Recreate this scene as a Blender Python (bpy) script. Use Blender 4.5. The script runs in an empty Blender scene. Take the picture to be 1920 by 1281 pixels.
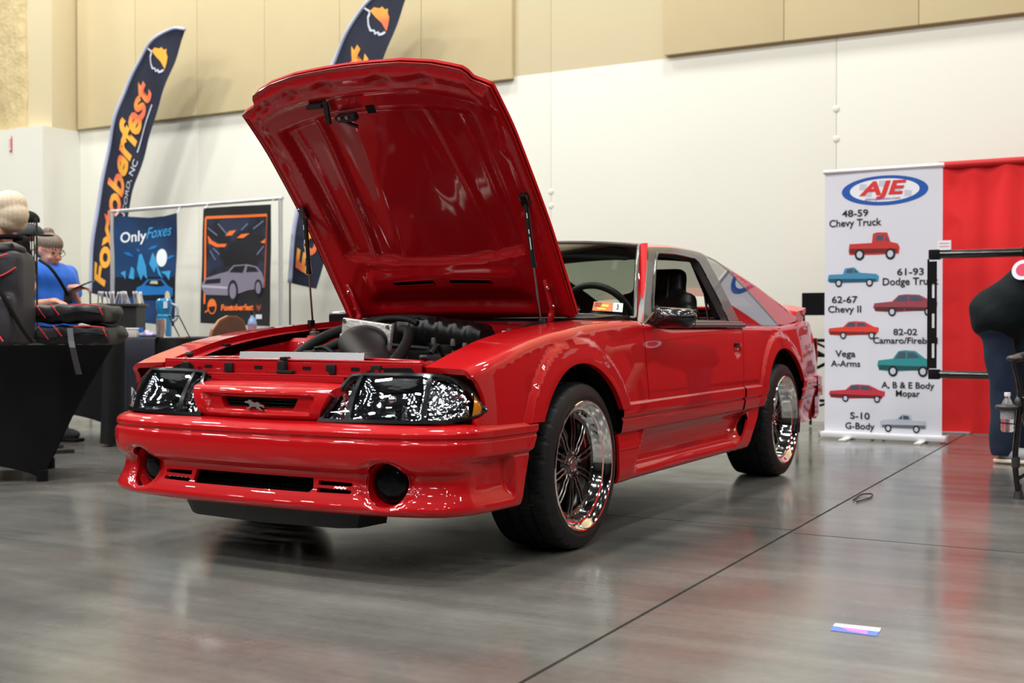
import bpy, bmesh, math, random
import numpy as np
from mathutils import Vector, Matrix
from mathutils.geometry import delaunay_2d_cdt

random.seed(7)
PI = math.pi
scene = bpy.context.scene
COL = scene.collection

# ---------------------------------------------------------------- camera
cam_data = bpy.data.cameras.new('camera')
cam = bpy.data.objects.new('camera', cam_data)
COL.objects.link(cam)
CAM = Vector((2.7824, -4.049, 0.8372))
YAW, PITCH, ROLL = -0.5127, -0.0124, -0.0008
F = Vector((math.sin(YAW) * math.cos(PITCH), math.cos(YAW) * math.cos(PITCH), math.sin(PITCH)))
R = F.cross(Vector((0, 0, 1))).normalized()
U = R.cross(F)
R2 = R * math.cos(ROLL) + U * math.sin(ROLL)
U2 = -R * math.sin(ROLL) + U * math.cos(ROLL)
M = Matrix((R2, U2, -F)).transposed().to_4x4()
M.translation = CAM
cam.matrix_world = M
cam_data.sensor_width = 36.0
cam_data.lens = 2248.9 / 1920 * 36.0
cam_data.clip_start = 0.05
cam_data.clip_end = 200
cam_data.dof.use_dof = True
cam_data.dof.focus_distance = 4.35
cam_data.dof.aperture_fstop = 4.0
scene.camera = cam

# ---------------------------------------------------------------- world, lamps, exposure
world = bpy.data.worlds.new('hall_air')
scene.world = world
world.use_nodes = True
world.node_tree.nodes['Background'].inputs[0].default_value = (0.85, 0.93, 1.0, 1)
world.node_tree.nodes['Background'].inputs[1].default_value = 0.04
scene.view_settings.view_transform = 'Standard'
scene.view_settings.look = 'None'
scene.view_settings.exposure = 0.0
scene.view_settings.gamma = 1.0
scene.view_settings.use_curve_mapping = False
scene.cycles.max_bounces = 8
scene.cycles.sample_clamp_indirect = 6.0

LAMP_Z = 8.6
def bay_lamp(x, y, w, l, power, col=(1.0, 0.985, 0.95)):
    d = bpy.data.lights.new('high_bay_lamp', 'AREA')
    d.shape = 'RECTANGLE'; d.size = w; d.size_y = l
    d.energy = power; d.color = col
    o = bpy.data.objects.new('high_bay_lamp', d)
    o.location = (x, y, LAMP_Z)
    COL.objects.link(o)
    return o
for ix in range(7):
    for iy in range(6):
        x = -12.5 + ix * 4.0; y = -15.6 + iy * 4.0 + (ix % 2) * 0.5
        bay_lamp(x, y, 0.75, 0.45, (192 if x < -3 else (172 if x < 2 else 108)) * (1.06 if y > -8 else 0.75))

# ---------------------------------------------------------------- materials
def srgb(r, g, b):
    f = lambda c: (c / 255) / 12.92 if c / 255 <= 0.04045 else ((c / 255 + 0.055) / 1.055) ** 2.4
    return (f(r), f(g), f(b), 1)

def mat(name, col, rough=0.5, metal=0.0, coat=0.0, coat_rough=0.03, noise=0.0, nscale=20, bump=0.0, bscale=60, spec=0.5, trans=0.0, ior=1.45, sheen=0.0):
    m = bpy.data.materials.new(name)
    m.use_nodes = True
    nt = m.node_tree; b = nt.nodes['Principled BSDF']
    if len(col) == 3: col = srgb(*col)
    b.inputs['Base Color'].default_value = col
    b.inputs['Roughness'].default_value = rough
    b.inputs['Metallic'].default_value = metal
    b.inputs['Coat Weight'].default_value = coat
    b.inputs['Coat Roughness'].default_value = coat_rough
    b.inputs['Specular IOR Level'].default_value = spec
    b.inputs['Transmission Weight'].default_value = trans
    b.inputs['IOR'].default_value = ior
    b.inputs['Sheen Weight'].default_value = sheen
    if noise or bump:
        tc = nt.nodes.new('ShaderNodeTexCoord')
    if noise:
        n = nt.nodes.new('ShaderNodeTexNoise'); n.inputs['Scale'].default_value = nscale; n.inputs['Detail'].default_value = 5
        nt.links.new(tc.outputs['Object'], n.inputs['Vector'])
        mx = nt.nodes.new('ShaderNodeMix'); mx.data_type = 'RGBA'
        a = tuple(min(1, c * (1 + noise)) for c in col[:3]) + (1,)
        c2 = tuple(c * (1 - noise) for c in col[:3]) + (1,)
        mx.inputs[6].default_value = a; mx.inputs[7].default_value = c2
        nt.links.new(n.outputs['Fac'], mx.inputs[0]); nt.links.new(mx.outputs[2], b.inputs['Base Color'])
    if bump:
        n2 = nt.nodes.new('ShaderNodeTexNoise'); n2.inputs['Scale'].default_value = bscale; n2.inputs['Detail'].default_value = 3
        nt.links.new(tc.outputs['Object'], n2.inputs['Vector'])
        bp = nt.nodes.new('ShaderNodeBump'); bp.inputs['Strength'].default_value = bump; bp.inputs['Distance'].default_value = 0.01
        nt.links.new(n2.outputs['Fac'], bp.inputs['Height']); nt.links.new(bp.outputs['Normal'], b.inputs['Normal'])
    return m

def glass_mat(name, tint, fac=0.08, rough=0.0):
    m = bpy.data.materials.new(name); m.use_nodes = True
    nt = m.node_tree; nt.nodes.clear()
    out = nt.nodes.new('ShaderNodeOutputMaterial')
    mix = nt.nodes.new('ShaderNodeMixShader')
    tr = nt.nodes.new('ShaderNodeBsdfTransparent'); tr.inputs[0].default_value = tint
    gl = nt.nodes.new('ShaderNodeBsdfGlossy'); gl.inputs['Roughness'].default_value = rough
    gl.inputs[0].default_value = (1, 1, 1, 1)
    fr = nt.nodes.new('ShaderNodeFresnel'); fr.inputs[0].default_value = 1.5
    ad = nt.nodes.new('ShaderNodeMath'); ad.operation = 'ADD'; ad.inputs[1].default_value = fac; ad.use_clamp = True
    geo = nt.nodes.new('ShaderNodeNewGeometry'); mi = nt.nodes.new('ShaderNodeMath'); mi.operation = 'MULTIPLY_ADD'
    mi.inputs[1].default_value = 1 / 1.5 - 1.5; mi.inputs[2].default_value = 1.5      # same pane from both sides
    nt.links.new(geo.outputs['Backfacing'], mi.inputs[0]); nt.links.new(mi.outputs[0], fr.inputs[0])
    nt.links.new(fr.outputs[0], ad.inputs[0]); nt.links.new(ad.outputs[0], mix.inputs[0])
    nt.links.new(tr.outputs[0], mix.inputs[1]); nt.links.new(gl.outputs[0], mix.inputs[2])
    nt.links.new(mix.outputs[0], out.inputs[0])
    return m

PAINT = mat('red_car_paint', (0.46, 0.0010, 0.004, 1), rough=0.5, coat=1.0, coat_rough=0.012, spec=0.15)
PAINT_BAY = mat('red_bay_paint', (0.38, 0.0015, 0.006, 1), rough=0.4, spec=.2, coat=0.8, coat_rough=0.06)
GLOSSBLACK = mat('gloss_black_trim', (0.008, 0.008, 0.009, 1), rough=0.22, spec=.3, coat=0.7, coat_rough=0.03)
SATINBLACK = mat('satin_black_plastic', (0.010, 0.010, 0.011, 1), rough=0.42, spec=.35, bump=0.05, bscale=300)
TRIM = mat('grey_black_window_trim', (0.05, 0.047, 0.045, 1), rough=0.28, coat=0.3)
MATTBLACK = mat('matt_black', (0.006, 0.006, 0.006, 1), rough=0.85, spec=.2)
RUBBER = mat('tyre_rubber', (0.010, 0.010, 0.011, 1), rough=0.5, spec=.35, noise=0.3, nscale=30, bump=0.08, bscale=250)
CHROME = mat('polished_aluminium', (0.92, 0.92, 0.93, 1), rough=0.06, metal=1.0)
GUNMETAL = mat('gunmetal_wheel_centre', (0.16, 0.15, 0.145, 1), rough=0.22, metal=1.0)
DARKCHROME = mat('dark_chrome', (0.35, 0.36, 0.38, 1), rough=0.12, metal=1.0)
BRUSHED = mat('brushed_aluminium', (0.40, 0.40, 0.41, 1), rough=0.36, metal=1.0, bump=0.04, bscale=200)
STEEL = mat('cast_steel', (0.25, 0.24, 0.23, 1), rough=0.4, metal=1.0, noise=0.3)
CALIPER = mat('red_caliper', (0.6, 0.02, 0.02, 1), rough=0.3, coat=0.5)
LEATHER = mat('black_leather', (0.012, 0.012, 0.012, 1), rough=0.42, bump=0.1, bscale=160)
FABRICBLACK = mat('black_stretch_cloth', (0.0055, 0.0055, 0.006, 1), rough=0.9, noise=0.25, nscale=9, bump=0.06, bscale=400, spec=.15)
HOSE = mat('ribbed_black_hose', (0.007, 0.007, 0.007, 1), rough=0.6, spec=.25, bump=0.2, bscale=350)
AMBER = mat('amber_reflector', (0.75, 0.22, 0.01, 1), rough=0.15, coat=1.0)
BELT = mat('grey_seat_belt', (0.35, 0.34, 0.32, 1), rough=0.6)
WS_GLASS = glass_mat('green_tint_windshield', (0.60, 0.70, 0.62, 1), 0.02)
SIDE_GLASS = glass_mat('tinted_side_glass', (0.52, 0.52, 0.47, 1), 0.02)
QTR_GLASS = glass_mat('dark_tinted_quarter_glass', (0.10, 0.10, 0.10, 1), 0.22)
LENS = glass_mat('clear_lamp_lens', (0.93, 0.95, 0.97, 1), 0.03)
WHITE = mat('white_print', (232, 234, 240), rough=0.45)
BLACKINK = mat('black_ink', (12, 12, 14), rough=0.5)

PAINT.node_tree.nodes['Principled BSDF'].inputs['Coat IOR'].default_value = 1.40
# ---------------------------------------------------------------- helpers
def setp(o, **k):
    for a, v in k.items(): o[a] = v
    return o

def tag(o, label, cat, group=None):
    o['label'] = label; o['category'] = cat
    if group: o['group'] = group
    return o

def link(name, me, m=None, parent=None, smooth=False):
    if m is not None and len(me.materials) == 0: me.materials.append(m)
    o = bpy.data.objects.new(name, me)
    COL.objects.link(o)
    if parent is not None: o.parent = parent
    if smooth:
        me.shade_smooth()
    return o

def empty(name, label, cat, loc=(0, 0, 0), group=None):
    o = bpy.data.objects.new(name, None); COL.objects.link(o)
    o.location = loc; o.empty_display_size = 0.1
    tag(o, label, cat, group)
    bpy.context.view_layer.update()
    return o

def adopt(o, parent):
    """parent o (built in world coordinates) under an Empty standing elsewhere"""
    o.parent = parent
    o.matrix_parent_inverse = Matrix.Translation(parent.location).inverted() if parent.parent is None else Matrix.Identity(4)
    return o

def structure(o):
    o['kind'] = 'structure'; return o

def bm_new(): return bmesh.new()

def done(name, bm, m, parent=None, smooth=False, angle=None, recalc=True):
    if recalc: bmesh.ops.recalc_face_normals(bm, faces=bm.faces)
    me = bpy.data.meshes.new(name)
    bm.to_mesh(me); bm.free()
    mats = m if isinstance(m, (list, tuple)) else [m]
    for x in mats: me.materials.append(x)
    o = bpy.data.objects.new(name, me); COL.objects.link(o)
    if smooth:
        me.shade_smooth()
        if angle is not None:
            try: me.set_sharp_from_angle(angle=angle)
            except Exception: pass
    if parent is not None:
        adopt(o, parent) if parent.type == 'EMPTY' else setattr(o, 'parent', parent)
        if parent.type != 'EMPTY' and parent.parent is not None: pass
    return o

def box(bm, c, s, rz=0.0, bevel=0.0, rot=None, mi=0):
    r = bmesh.ops.create_cube(bm, size=1.0)
    vs = r['verts']
    mt = Matrix.Translation(Vector(c)) @ (rot.to_4x4() if rot is not None else Matrix.Rotation(rz, 4, 'Z')) @ Matrix.Diagonal((s[0], s[1], s[2], 1))
    bmesh.ops.transform(bm, matrix=mt, verts=vs)
    fs = {f for v in vs for f in v.link_faces}
    for f in fs: f.material_index = mi
    if bevel:
        es = {e for v in vs for e in v.link_edges}
        bmesh.ops.bevel(bm, geom=list(es), offset=bevel, segments=2, affect='EDGES', profile=0.6)
    return vs

def bx(name, c, s, m, parent=None, rz=0.0, bevel=0.0, rot=None):
    bm = bm_new(); box(bm, c, s, rz, bevel, rot)
    return done(name, bm, m, parent, smooth=bevel > 0, angle=0.7)

def tube(bm, pts, r, n=12, cap=True, radii=None):
    pts = [Vector(p) for p in pts]
    rings = []
    prev = None
    for i, p in enumerate(pts):
        if i == 0: t = pts[1] - p
        elif i == len(pts) - 1: t = p - pts[i - 1]
        else: t = pts[i + 1] - pts[i - 1]
        t.normalize()
        if prev is None:
            a = Vector((0, 0, 1)) if abs(t.z) < 0.9 else Vector((1, 0, 0))
            nrm = t.cross(a).normalized()
        else:
            nrm = (prev - t * prev.dot(t)).normalized()
        prev = nrm
        b = t.cross(nrm)
        rr = radii[i] if radii else r
        rings.append([bm.verts.new(p + (nrm * math.cos(2 * PI * k / n) + b * math.sin(2 * PI * k / n)) * rr) for k in range(n)])
    for a, b in zip(rings, rings[1:]):
        for k in range(n):
            bm.faces.new((a[k], a[(k + 1) % n], b[(k + 1) % n], b[k]))
    if cap:
        bm.faces.new(rings[0][::-1]); bm.faces.new(rings[-1])
    return rings

def curve_pts(ctrl, n=24):
    c = [Vector(p) for p in ctrl]
    c = [c[0] * 2 - c[1]] + c + [c[-1] * 2 - c[-2]]
    out = []
    seg = len(c) - 3
    for i in range(seg):
        m = max(2, n // seg)
        for j in range(m):
            t = j / m
            p0, p1, p2, p3 = c[i:i + 4]
            out.append(0.5 * ((2 * p1) + (p2 - p0) * t + (2 * p0 - 5 * p1 + 4 * p2 - p3) * t * t + (3 * p1 - p0 - 3 * p2 + p3) * t ** 3))
    out.append(c[-2])
    return out

def tb(name, pts, r, m, parent=None, n=12, smooth=True, curved=False, radii=None, angle=0.9):
    bm = bm_new()
    tube(bm, curve_pts(pts) if curved else pts, r, n, radii=radii)
    return done(name, bm, m, parent, smooth, angle)

def lathe(bm, prof, axis='Z', c=(0, 0, 0), n=32, close=False):
    """prof: (radius, height) list revolved round the axis through c"""
    c = Vector(c)
    rings = []
    for r, h in prof:
        ring = []
        for k in range(n):
            a = 2 * PI * k / n
            if axis == 'Z': p = Vector((r * math.cos(a), r * math.sin(a), h))
            elif axis == 'X': p = Vector((h, r * math.cos(a), r * math.sin(a)))
            else: p = Vector((r * math.cos(a), h, r * math.sin(a)))
            ring.append(bm.verts.new(c + p))
        rings.append(ring)
    pairs = list(zip(rings, rings[1:])) + ([(rings[-1], rings[0])] if close else [])
    for a, b in pairs:
        for k in range(n):
            bm.faces.new((a[k], a[(k + 1) % n], b[(k + 1) % n], b[k]))
    return rings

def lt(name, prof, m, parent=None, axis='Z', c=(0, 0, 0), n=32, close=False, smooth=True, angle=0.6):
    bm = bm_new(); lathe(bm, prof, axis, c, n, close)
    return done(name, bm, m, parent, smooth, angle)

def prism(bm, poly, d0, d1, plane='XZ', mi=0):
    """flat polygon extruded between two depths; plane XZ: (x,z) with y depth; YZ: (y,z) with x depth; XY: (x,y) with z depth"""
    def P(a, b, d):
        return (a, d, b) if plane == 'XZ' else (d, a, b) if plane == 'YZ' else (a, b, d)
    A = [bm.verts.new(P(a, b, d0)) for a, b in poly]
    B = [bm.verts.new(P(a, b, d1)) for a, b in poly]
    n = len(poly)
    fs = [bm.faces.new(A), bm.faces.new(B[::-1])]
    for i in range(n):
        fs.append(bm.faces.new((A[i], B[i], B[(i + 1) % n], A[(i + 1) % n])))
    for f in fs: f.material_index = mi
    return fs

def pr(name, poly, d0, d1, m, parent=None, plane='XZ'):
    bm = bm_new(); prism(bm, poly, d0, d1, plane)
    return done(name, bm, m, parent)

def interp(xs, ys, x):
    return float(np.interp(x, xs, ys))

class Spl:
    """Catmull/PCHIP-like smooth table"""
    def __init__(s, pts):
        s.x = np.array([p[0] for p in pts], float); s.y = np.array([p[1] for p in pts], float)
        h = np.diff(s.x); d = np.diff(s.y) / h
        m = np.zeros(len(s.x)); m[0] = d[0]; m[-1] = d[-1]
        for i in range(1, len(s.x) - 1):
            if d[i - 1] * d[i] <= 0: m[i] = 0
            else:
                w1 = 2 * h[i] + h[i - 1]; w2 = h[i] + 2 * h[i - 1]
                m[i] = (w1 + w2) / (w1 / d[i - 1] + w2 / d[i])
        s.m = m
    def __call__(s, x):
        x = min(max(x, s.x[0]), s.x[-1])
        i = min(int(np.searchsorted(s.x, x, side='right')) - 1, len(s.x) - 2)
        i = max(i, 0)
        h = s.x[i + 1] - s.x[i]; t = (x - s.x[i]) / h
        return float(s.y[i] * (1 + 2 * t) * (1 - t) ** 2 + h * s.m[i] * t * (1 - t) ** 2 + s.y[i + 1] * t * t * (3 - 2 * t) + h * s.m[i + 1] * t * t * (t - 1))

def sstep(a, b, x):
    t = min(1, max(0, (x - a) / (b - a))); return t * t * (3 - 2 * t)

def inpoly(p, poly):
    x, y = p; c = False; n = len(poly); j = n - 1
    for i in range(n):
        xi, yi = poly[i]; xj, yj = poly[j]
        if (yi > y) != (yj > y) and x < (xj - xi) * (y - yi) / (yj - yi) + xi: c = not c
        j = i
    return c

def resamp(poly, sp, closed=True):
    out = []
    n = len(poly)
    for i in range(n if closed else n - 1):
        a = poly[i]; b = poly[(i + 1) % n]
        L = math.hypot(b[0] - a[0], b[1] - a[1])
        k = max(1, int(math.ceil(L / sp)))
        for j in range(k):
            t = j / k; out.append((a[0] + (b[0] - a[0]) * t, a[1] + (b[1] - a[1]) * t))
    if not closed: out.append(poly[-1])
    return out

def inpoly_v(P, poly):
    x = P[:, 0]; y = P[:, 1]; c = np.zeros(len(P), bool); n = len(poly); j = n - 1
    for i in range(n):
        xi, yi = poly[i]; xj, yj = poly[j]
        if yi != yj:
            m = ((yi > y) != (yj > y)) & (x < (xj - xi) * (y - yi) / (yj - yi) + xi)
            c ^= m
        j = i
    return c

def triang(outline, holes, sp, spy=None, rows=()):
    """conforming triangulation of a flat outline with holes and a fine inner grid; rows: extra exact grid lines"""
    spy = spy or sp
    es = max(min(sp, spy), sp * 0.4)
    loops = [resamp(outline, es)] + [resamp(h, es * 0.8) for h in holes]
    pts = []; edges = []
    for lp in loops:
        b = len(pts); pts += lp
        edges += [(b + i, b + (i + 1) % len(lp)) for i in range(len(lp))]
    B = np.array(pts)
    x0, y0 = B.min(0); x1, y1 = B.max(0)
    md = min(sp, spy) * 0.45
    yrow = [y0 + j * spy - spy * 0.5 for j in range(1, int((y1 - y0) / spy) + 2)]
    if rows:
        yrow = [v for v in yrow if all(abs(v - r) > spy * .5 for r in rows)] + list(rows)
    G = []
    for j, yv in enumerate(sorted(yrow)):
        xs = x0 + (np.arange(1, int((x1 - x0) / sp) + 2) - (0.5 if (j % 2 and spy >= sp) else 0.0)) * sp
        G.append(np.stack([xs, np.full(len(xs), yv)], 1))
    inner = []
    if G:
        G = np.concatenate(G)
        ok = inpoly_v(G, outline)
        for h in holes: ok &= ~inpoly_v(G, h)
        G = G[ok]
        if len(G):
            d = np.full(len(G), 9.0)
            for i in range(0, len(B), 200):
                bb = B[i:i + 200]
                d = np.minimum(d, np.hypot(G[:, None, 0] - bb[None, :, 0], G[:, None, 1] - bb[None, :, 1]).min(1))
            inner = [tuple(p) for p in G[d >= md]]
    allp = [Vector(p) for p in pts + inner]
    vo, eo, fo, ov, oe, of = delaunay_2d_cdt(allp, edges, [], 0, 1e-6)
    V = [(v.x, v.y) for v in vo]
    VA = np.array(V); FA = np.array([f[:3] for f in fo])
    CT = VA[FA].mean(1)
    ok = inpoly_v(CT, outline)
    for h in holes: ok &= ~inpoly_v(CT, h)
    p = VA[FA]
    ar = np.abs((p[:, 1, 0] - p[:, 0, 0]) * (p[:, 2, 1] - p[:, 0, 1]) - (p[:, 2, 0] - p[:, 0, 0]) * (p[:, 1, 1] - p[:, 0, 1]))
    ok &= ar > 1e-10
    T = [tuple(int(i) for i in f) for f in FA[ok]]
    return V, T

def panel(name, outline, fn, m, parent=None, holes=(), sp=0.03, spy=None, thick=0.012, flip=False, mirror=False, rows=()):
    """curved sheet: 2D outline mapped by fn(a,b)->xyz, with analytic smooth normals and a turned-in rim.
    fn must give the outside on the side of d/da x d/db (flip to reverse). mirror: reflected in x = 0."""
    V, T = triang(list(outline), [list(h) for h in holes], sp, spy, rows)
    P = []; N = []
    e = 1e-3
    for a, b in V:
        p = Vector(fn(a, b)); pa = Vector(fn(a + e, b)) - Vector(fn(a - e, b)); pb = Vector(fn(a, b + e)) - Vector(fn(a, b - e))
        n = pa.cross(pb)
        n = n.normalized() if n.length > 1e-12 else Vector((0, 0, 1))
        if flip: n = -n
        if mirror: p = Vector((-p.x, p.y, p.z)); n = Vector((-n.x, n.y, n.z))
        P.append(p); N.append(n)
    faces = []
    for t in T:
        g = (P[t[1]] - P[t[0]]).cross(P[t[2]] - P[t[0]])
        nn = N[t[0]] + N[t[1]] + N[t[2]]
        faces.append(t if g.dot(nn) >= 0 else (t[0], t[2], t[1]))
    nv = len(P)
    verts = list(P); norms = list(N)
    allf = list(faces)
    if thick:
        cnt = {}
        for f in faces:
            for i in range(3):
                k = (f[i], f[(i + 1) % 3]); cnt[k] = 1
        bnd = [k for k in cnt if (k[1], k[0]) not in cnt]
        outv = {}
        acc = {}
        for a, b in bnd:
            d = (P[b] - P[a]); nn = (N[a] + N[b]).normalized()
            w = d.cross(nn)
            if w.length < 1e-9: continue
            w.normalize()
            for i in (a, b): acc[i] = acc.get(i, Vector((0, 0, 0))) + w
        for i, w in acc.items():
            w = w.normalized() if w.length > 1e-6 else N[i]
            outv[i] = (len(verts), len(verts) + 1)
            verts.append(P[i]); norms.append(w)
            verts.append(P[i] - N[i] * thick); norms.append(w)
        for a, b in bnd:
            if a in outv and b in outv:
                allf.append((b, a, outv[a][1], outv[b][1]))
                # keep the rim on its own vertices for a crisp edge
                allf[-1] = (outv[b][0], outv[a][0], outv[a][1], outv[b][1])
    me = bpy.data.meshes.new(name)
    me.from_pydata([tuple(v) for v in verts], [], allf)
    me.materials.append(m)
    me.shade_smooth()
    try: me.normals_split_custom_set_from_vertices([tuple(n) for n in norms])
    except Exception as ex: print('normals', ex)
    o = bpy.data.objects.new(name, me); COL.objects.link(o)
    if parent is not None:
        if parent.type == 'EMPTY': adopt(o, parent)
        else: o.parent = parent
    return o

def txt_mesh(s, size=0.1, bold=0.0, shear=0.0, depth=0.0008, spacing=1.0, align='LEFT', res=3):
    c = bpy.data.curves.new('t', 'FONT')
    c.body = s; c.size = size; c.offset = bold; c.shear = shear; c.extrude = depth
    c.space_character = spacing; c.align_x = align; c.resolution_u = res
    o = bpy.data.objects.new('t', c); COL.objects.link(o)
    dg = bpy.context.evaluated_depsgraph_get()
    me = bpy.data.meshes.new_from_object(o.evaluated_get(dg))
    bpy.data.objects.remove(o); bpy.data.curves.remove(c)
    return me

def text_wall(name, s, x0, x1, z, h, y, m, parent, bold=0.0, shear=0.0, depth=0.0012):
    """lettering standing in a plane of constant y, fitted between x0 and x1, base line z, capital height h"""
    me = txt_mesh(s, 1.0, bold, shear, 0.0)
    co = np.array([v.co[:] for v in me.vertices])
    a0, a1 = co[:, 0].min(), co[:, 0].max()
    cap = 0.70
    for v, c in zip(me.vertices, co):
        v.co = (x0 + (c[0] - a0) / (a1 - a0) * (x1 - x0), y, z + c[1] / cap * h)
    bm = bm_new(); bm.from_mesh(me); bpy.data.meshes.remove(me)
    for f in bm.faces: f.normal_update()
    r = bmesh.ops.extrude_face_region(bm, geom=bm.faces[:])
    vs = [g for g in r['geom'] if isinstance(g, bmesh.types.BMVert)]
    bmesh.ops.translate(bm, vec=(0, -depth, 0), verts=vs)
    return done(name, bm, m, parent)

def blob(name, prims, m, parent=None, voxel=0.02, smooth=6, fac=0.5, deform=None, keep=None):
    """organic body: union of tapered capsules and ellipsoids, remeshed to one skin.
    ('c', p0, p1, r0, r1) or ('e', centre, (rx,ry,rz), Matrix or None) or ('b', centre, size, rotz, bevel)"""
    bm = bm_new()
    for q in prims:
        if q[0] == 'c':
            p0, p1, r0, r1 = Vector(q[1]), Vector(q[2]), q[3], q[4]
            n = 8
            pts = [p0.lerp(p1, i / n) for i in range(n + 1)]
            rad = [r0 + (r1 - r0) * i / n for i in range(n + 1)]
            if (p1 - p0).length > 1e-5:
                tube(bm, pts, 0, 16, True, rad)
            for p, r in ((p0, r0), (p1, r1)):
                bmesh.ops.create_uvsphere(bm, u_segments=16, v_segments=10, radius=r, matrix=Matrix.Translation(p))
        elif q[0] == 'e':
            mt = Matrix.Translation(Vector(q[1])) @ ((q[3].to_4x4()) if len(q) > 3 and q[3] is not None else Matrix.Identity(4)) @ Matrix.Diagonal((*q[2], 1))
            bmesh.ops.create_uvsphere(bm, u_segments=24, v_segments=16, radius=1, matrix=mt)
        else:
            box(bm, q[1], q[2], q[3] if not isinstance(q[3], Matrix) else 0, q[4] if len(q) > 4 else 0, rot=q[3] if isinstance(q[3], Matrix) else None)
    me = bpy.data.meshes.new(name + '_raw'); bm.to_mesh(me); bm.free()
    o = bpy.data.objects.new(name, me); COL.objects.link(o)
    md = o.modifiers.new('r', 'REMESH'); md.mode = 'VOXEL'; md.voxel_size = voxel; md.use_smooth_shade = True
    if smooth:
        sm = o.modifiers.new('s', 'SMOOTH'); sm.factor = fac; sm.iterations = smooth
    dg = bpy.context.evaluated_depsgraph_get()
    me2 = bpy.data.meshes.new_from_object(o.evaluated_get(dg))
    o.modifiers.clear(); o.data = me2; me2.name = name
    bpy.data.meshes.remove(me)
    me2.materials.clear(); me2.materials.append(m)
    if deform:
        for v in me2.vertices: v.co = deform(v.co.copy())
    if keep:
        b2 = bm_new(); b2.from_mesh(me2)
        bmesh.ops.delete(b2, geom=[v for v in b2.verts if not keep(v.co)], context='VERTS')
        b2.to_mesh(me2); b2.free()
    me2.shade_smooth()
    if parent is not None: adopt(o, parent)
    return o

import mathutils.noise as mnoise
# ================================================================ THE HALL
def wall_mat(name, col, nz=0.03, rough=0.75, stain=0.0):
    return mat(name, col, rough=rough, noise=nz, nscale=0.9, bump=0.10, bscale=14)
CREAM = wall_mat('cream_painted_concrete', (220, 219, 208))
BEIGE = wall_mat('beige_painted_concrete', (216, 202, 166))
BEIGEP = mat('beige_fabric_panel', (206, 190, 150), rough=0.95, noise=0.04, nscale=3, bump=0.05, bscale=200)

def floor_material():
    m = bpy.data.materials.new('polished_concrete'); m.use_nodes = True
    nt = m.node_tree; b = nt.nodes['Principled BSDF']; L = nt.links.new
    tc = nt.nodes.new('ShaderNodeTexCoord')
    def noise(scale, detail, rough=0.5, vec=None):
        n = nt.nodes.new('ShaderNodeTexNoise'); n.inputs['Scale'].default_value = scale; n.inputs['Detail'].default_value = detail; n.inputs['Roughness'].default_value = rough
        L(vec if vec else tc.outputs['Object'], n.inputs['Vector']); return n
    def ramp(src, stops):
        r = nt.nodes.new('ShaderNodeValToRGB'); L(src, r.inputs[0])
        el = r.color_ramp.elements
        el[0].position, el[0].color = stops[0]; el[1].position, el[1].color = stops[1]
        for p, c in stops[2:]:
            e = el.new(p); e.color = c
        return r
    big = ramp(noise(0.55, 6, 0.6).outputs['Fac'], [(0.32, srgb(78, 79, 77)), (0.7, srgb(126, 125, 119))])
    mpn = nt.nodes.new('ShaderNodeMapping'); mpn.inputs['Scale'].default_value = (0.5, 5.0, 1); mpn.inputs['Rotation'].default_value = (0, 0, 0.12)
    L(tc.outputs['Object'], mpn.inputs[0])
    streak = ramp(noise(1.6, 5, 0.6, mpn.outputs[0]).outputs['Fac'], [(0.35, (0.78, 0.78, 0.78, 1)), (0.7, (1.12, 1.12, 1.12, 1))])
    mul = nt.nodes.new('ShaderNodeMix'); mul.data_type = 'RGBA'; mul.blend_type = 'MULTIPLY'; mul.inputs[0].default_value = 1.0
    L(big.outputs[0], mul.inputs[6]); L(streak.outputs[0], mul.inputs[7])
    brown = ramp(noise(0.8, 7, 0.65).outputs['Fac'], [(0.52, (0, 0, 0, 1)), (0.68, (1, 1, 1, 1))])
    mx = nt.nodes.new('ShaderNodeMix'); mx.data_type = 'RGBA'
    sc = nt.nodes.new('ShaderNodeMath'); sc.operation = 'MULTIPLY'; sc.inputs[1].default_value = 0.45
    L(brown.outputs[0], sc.inputs[0]); L(sc.outputs[0], mx.inputs[0])
    L(mul.outputs[2], mx.inputs[6]); mx.inputs[7].default_value = srgb(118, 98, 88)
    fine = ramp(noise(30, 4).outputs['Fac'], [(0.3, (0.93, 0.93, 0.93, 1)), (0.7, (1.05, 1.05, 1.05, 1))])
    mf = nt.nodes.new('ShaderNodeMix'); mf.data_type = 'RGBA'; mf.blend_type = 'MULTIPLY'; mf.inputs[0].default_value = 1.0
    L(mx.outputs[2], mf.inputs[6]); L(fine.outputs[0], mf.inputs[7])
    L(mf.outputs[2], b.inputs['Base Color'])
    rr = ramp(noise(2.3, 5).outputs['Fac'], [(0.3, (0.13, 0.13, 0.13, 1)), (0.72, (0.24, 0.24, 0.24, 1))])
    L(rr.outputs[0], b.inputs['Roughness'])
    b.inputs['Specular IOR Level'].default_value = 0.55
    bp = nt.nodes.new('ShaderNodeBump'); bp.inputs['Strength'].default_value = 0.035; bp.inputs['Distance'].default_value = 0.02
    L(noise(5, 4).outputs['Fac'], bp.inputs['Height']); L(bp.outputs[0], b.inputs['Normal'])
    return m
CONCRETE = floor_material()
JOINT = mat('floor_joint_filler', (52, 46, 42), rough=0.7, noise=0.4, nscale=40)

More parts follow.
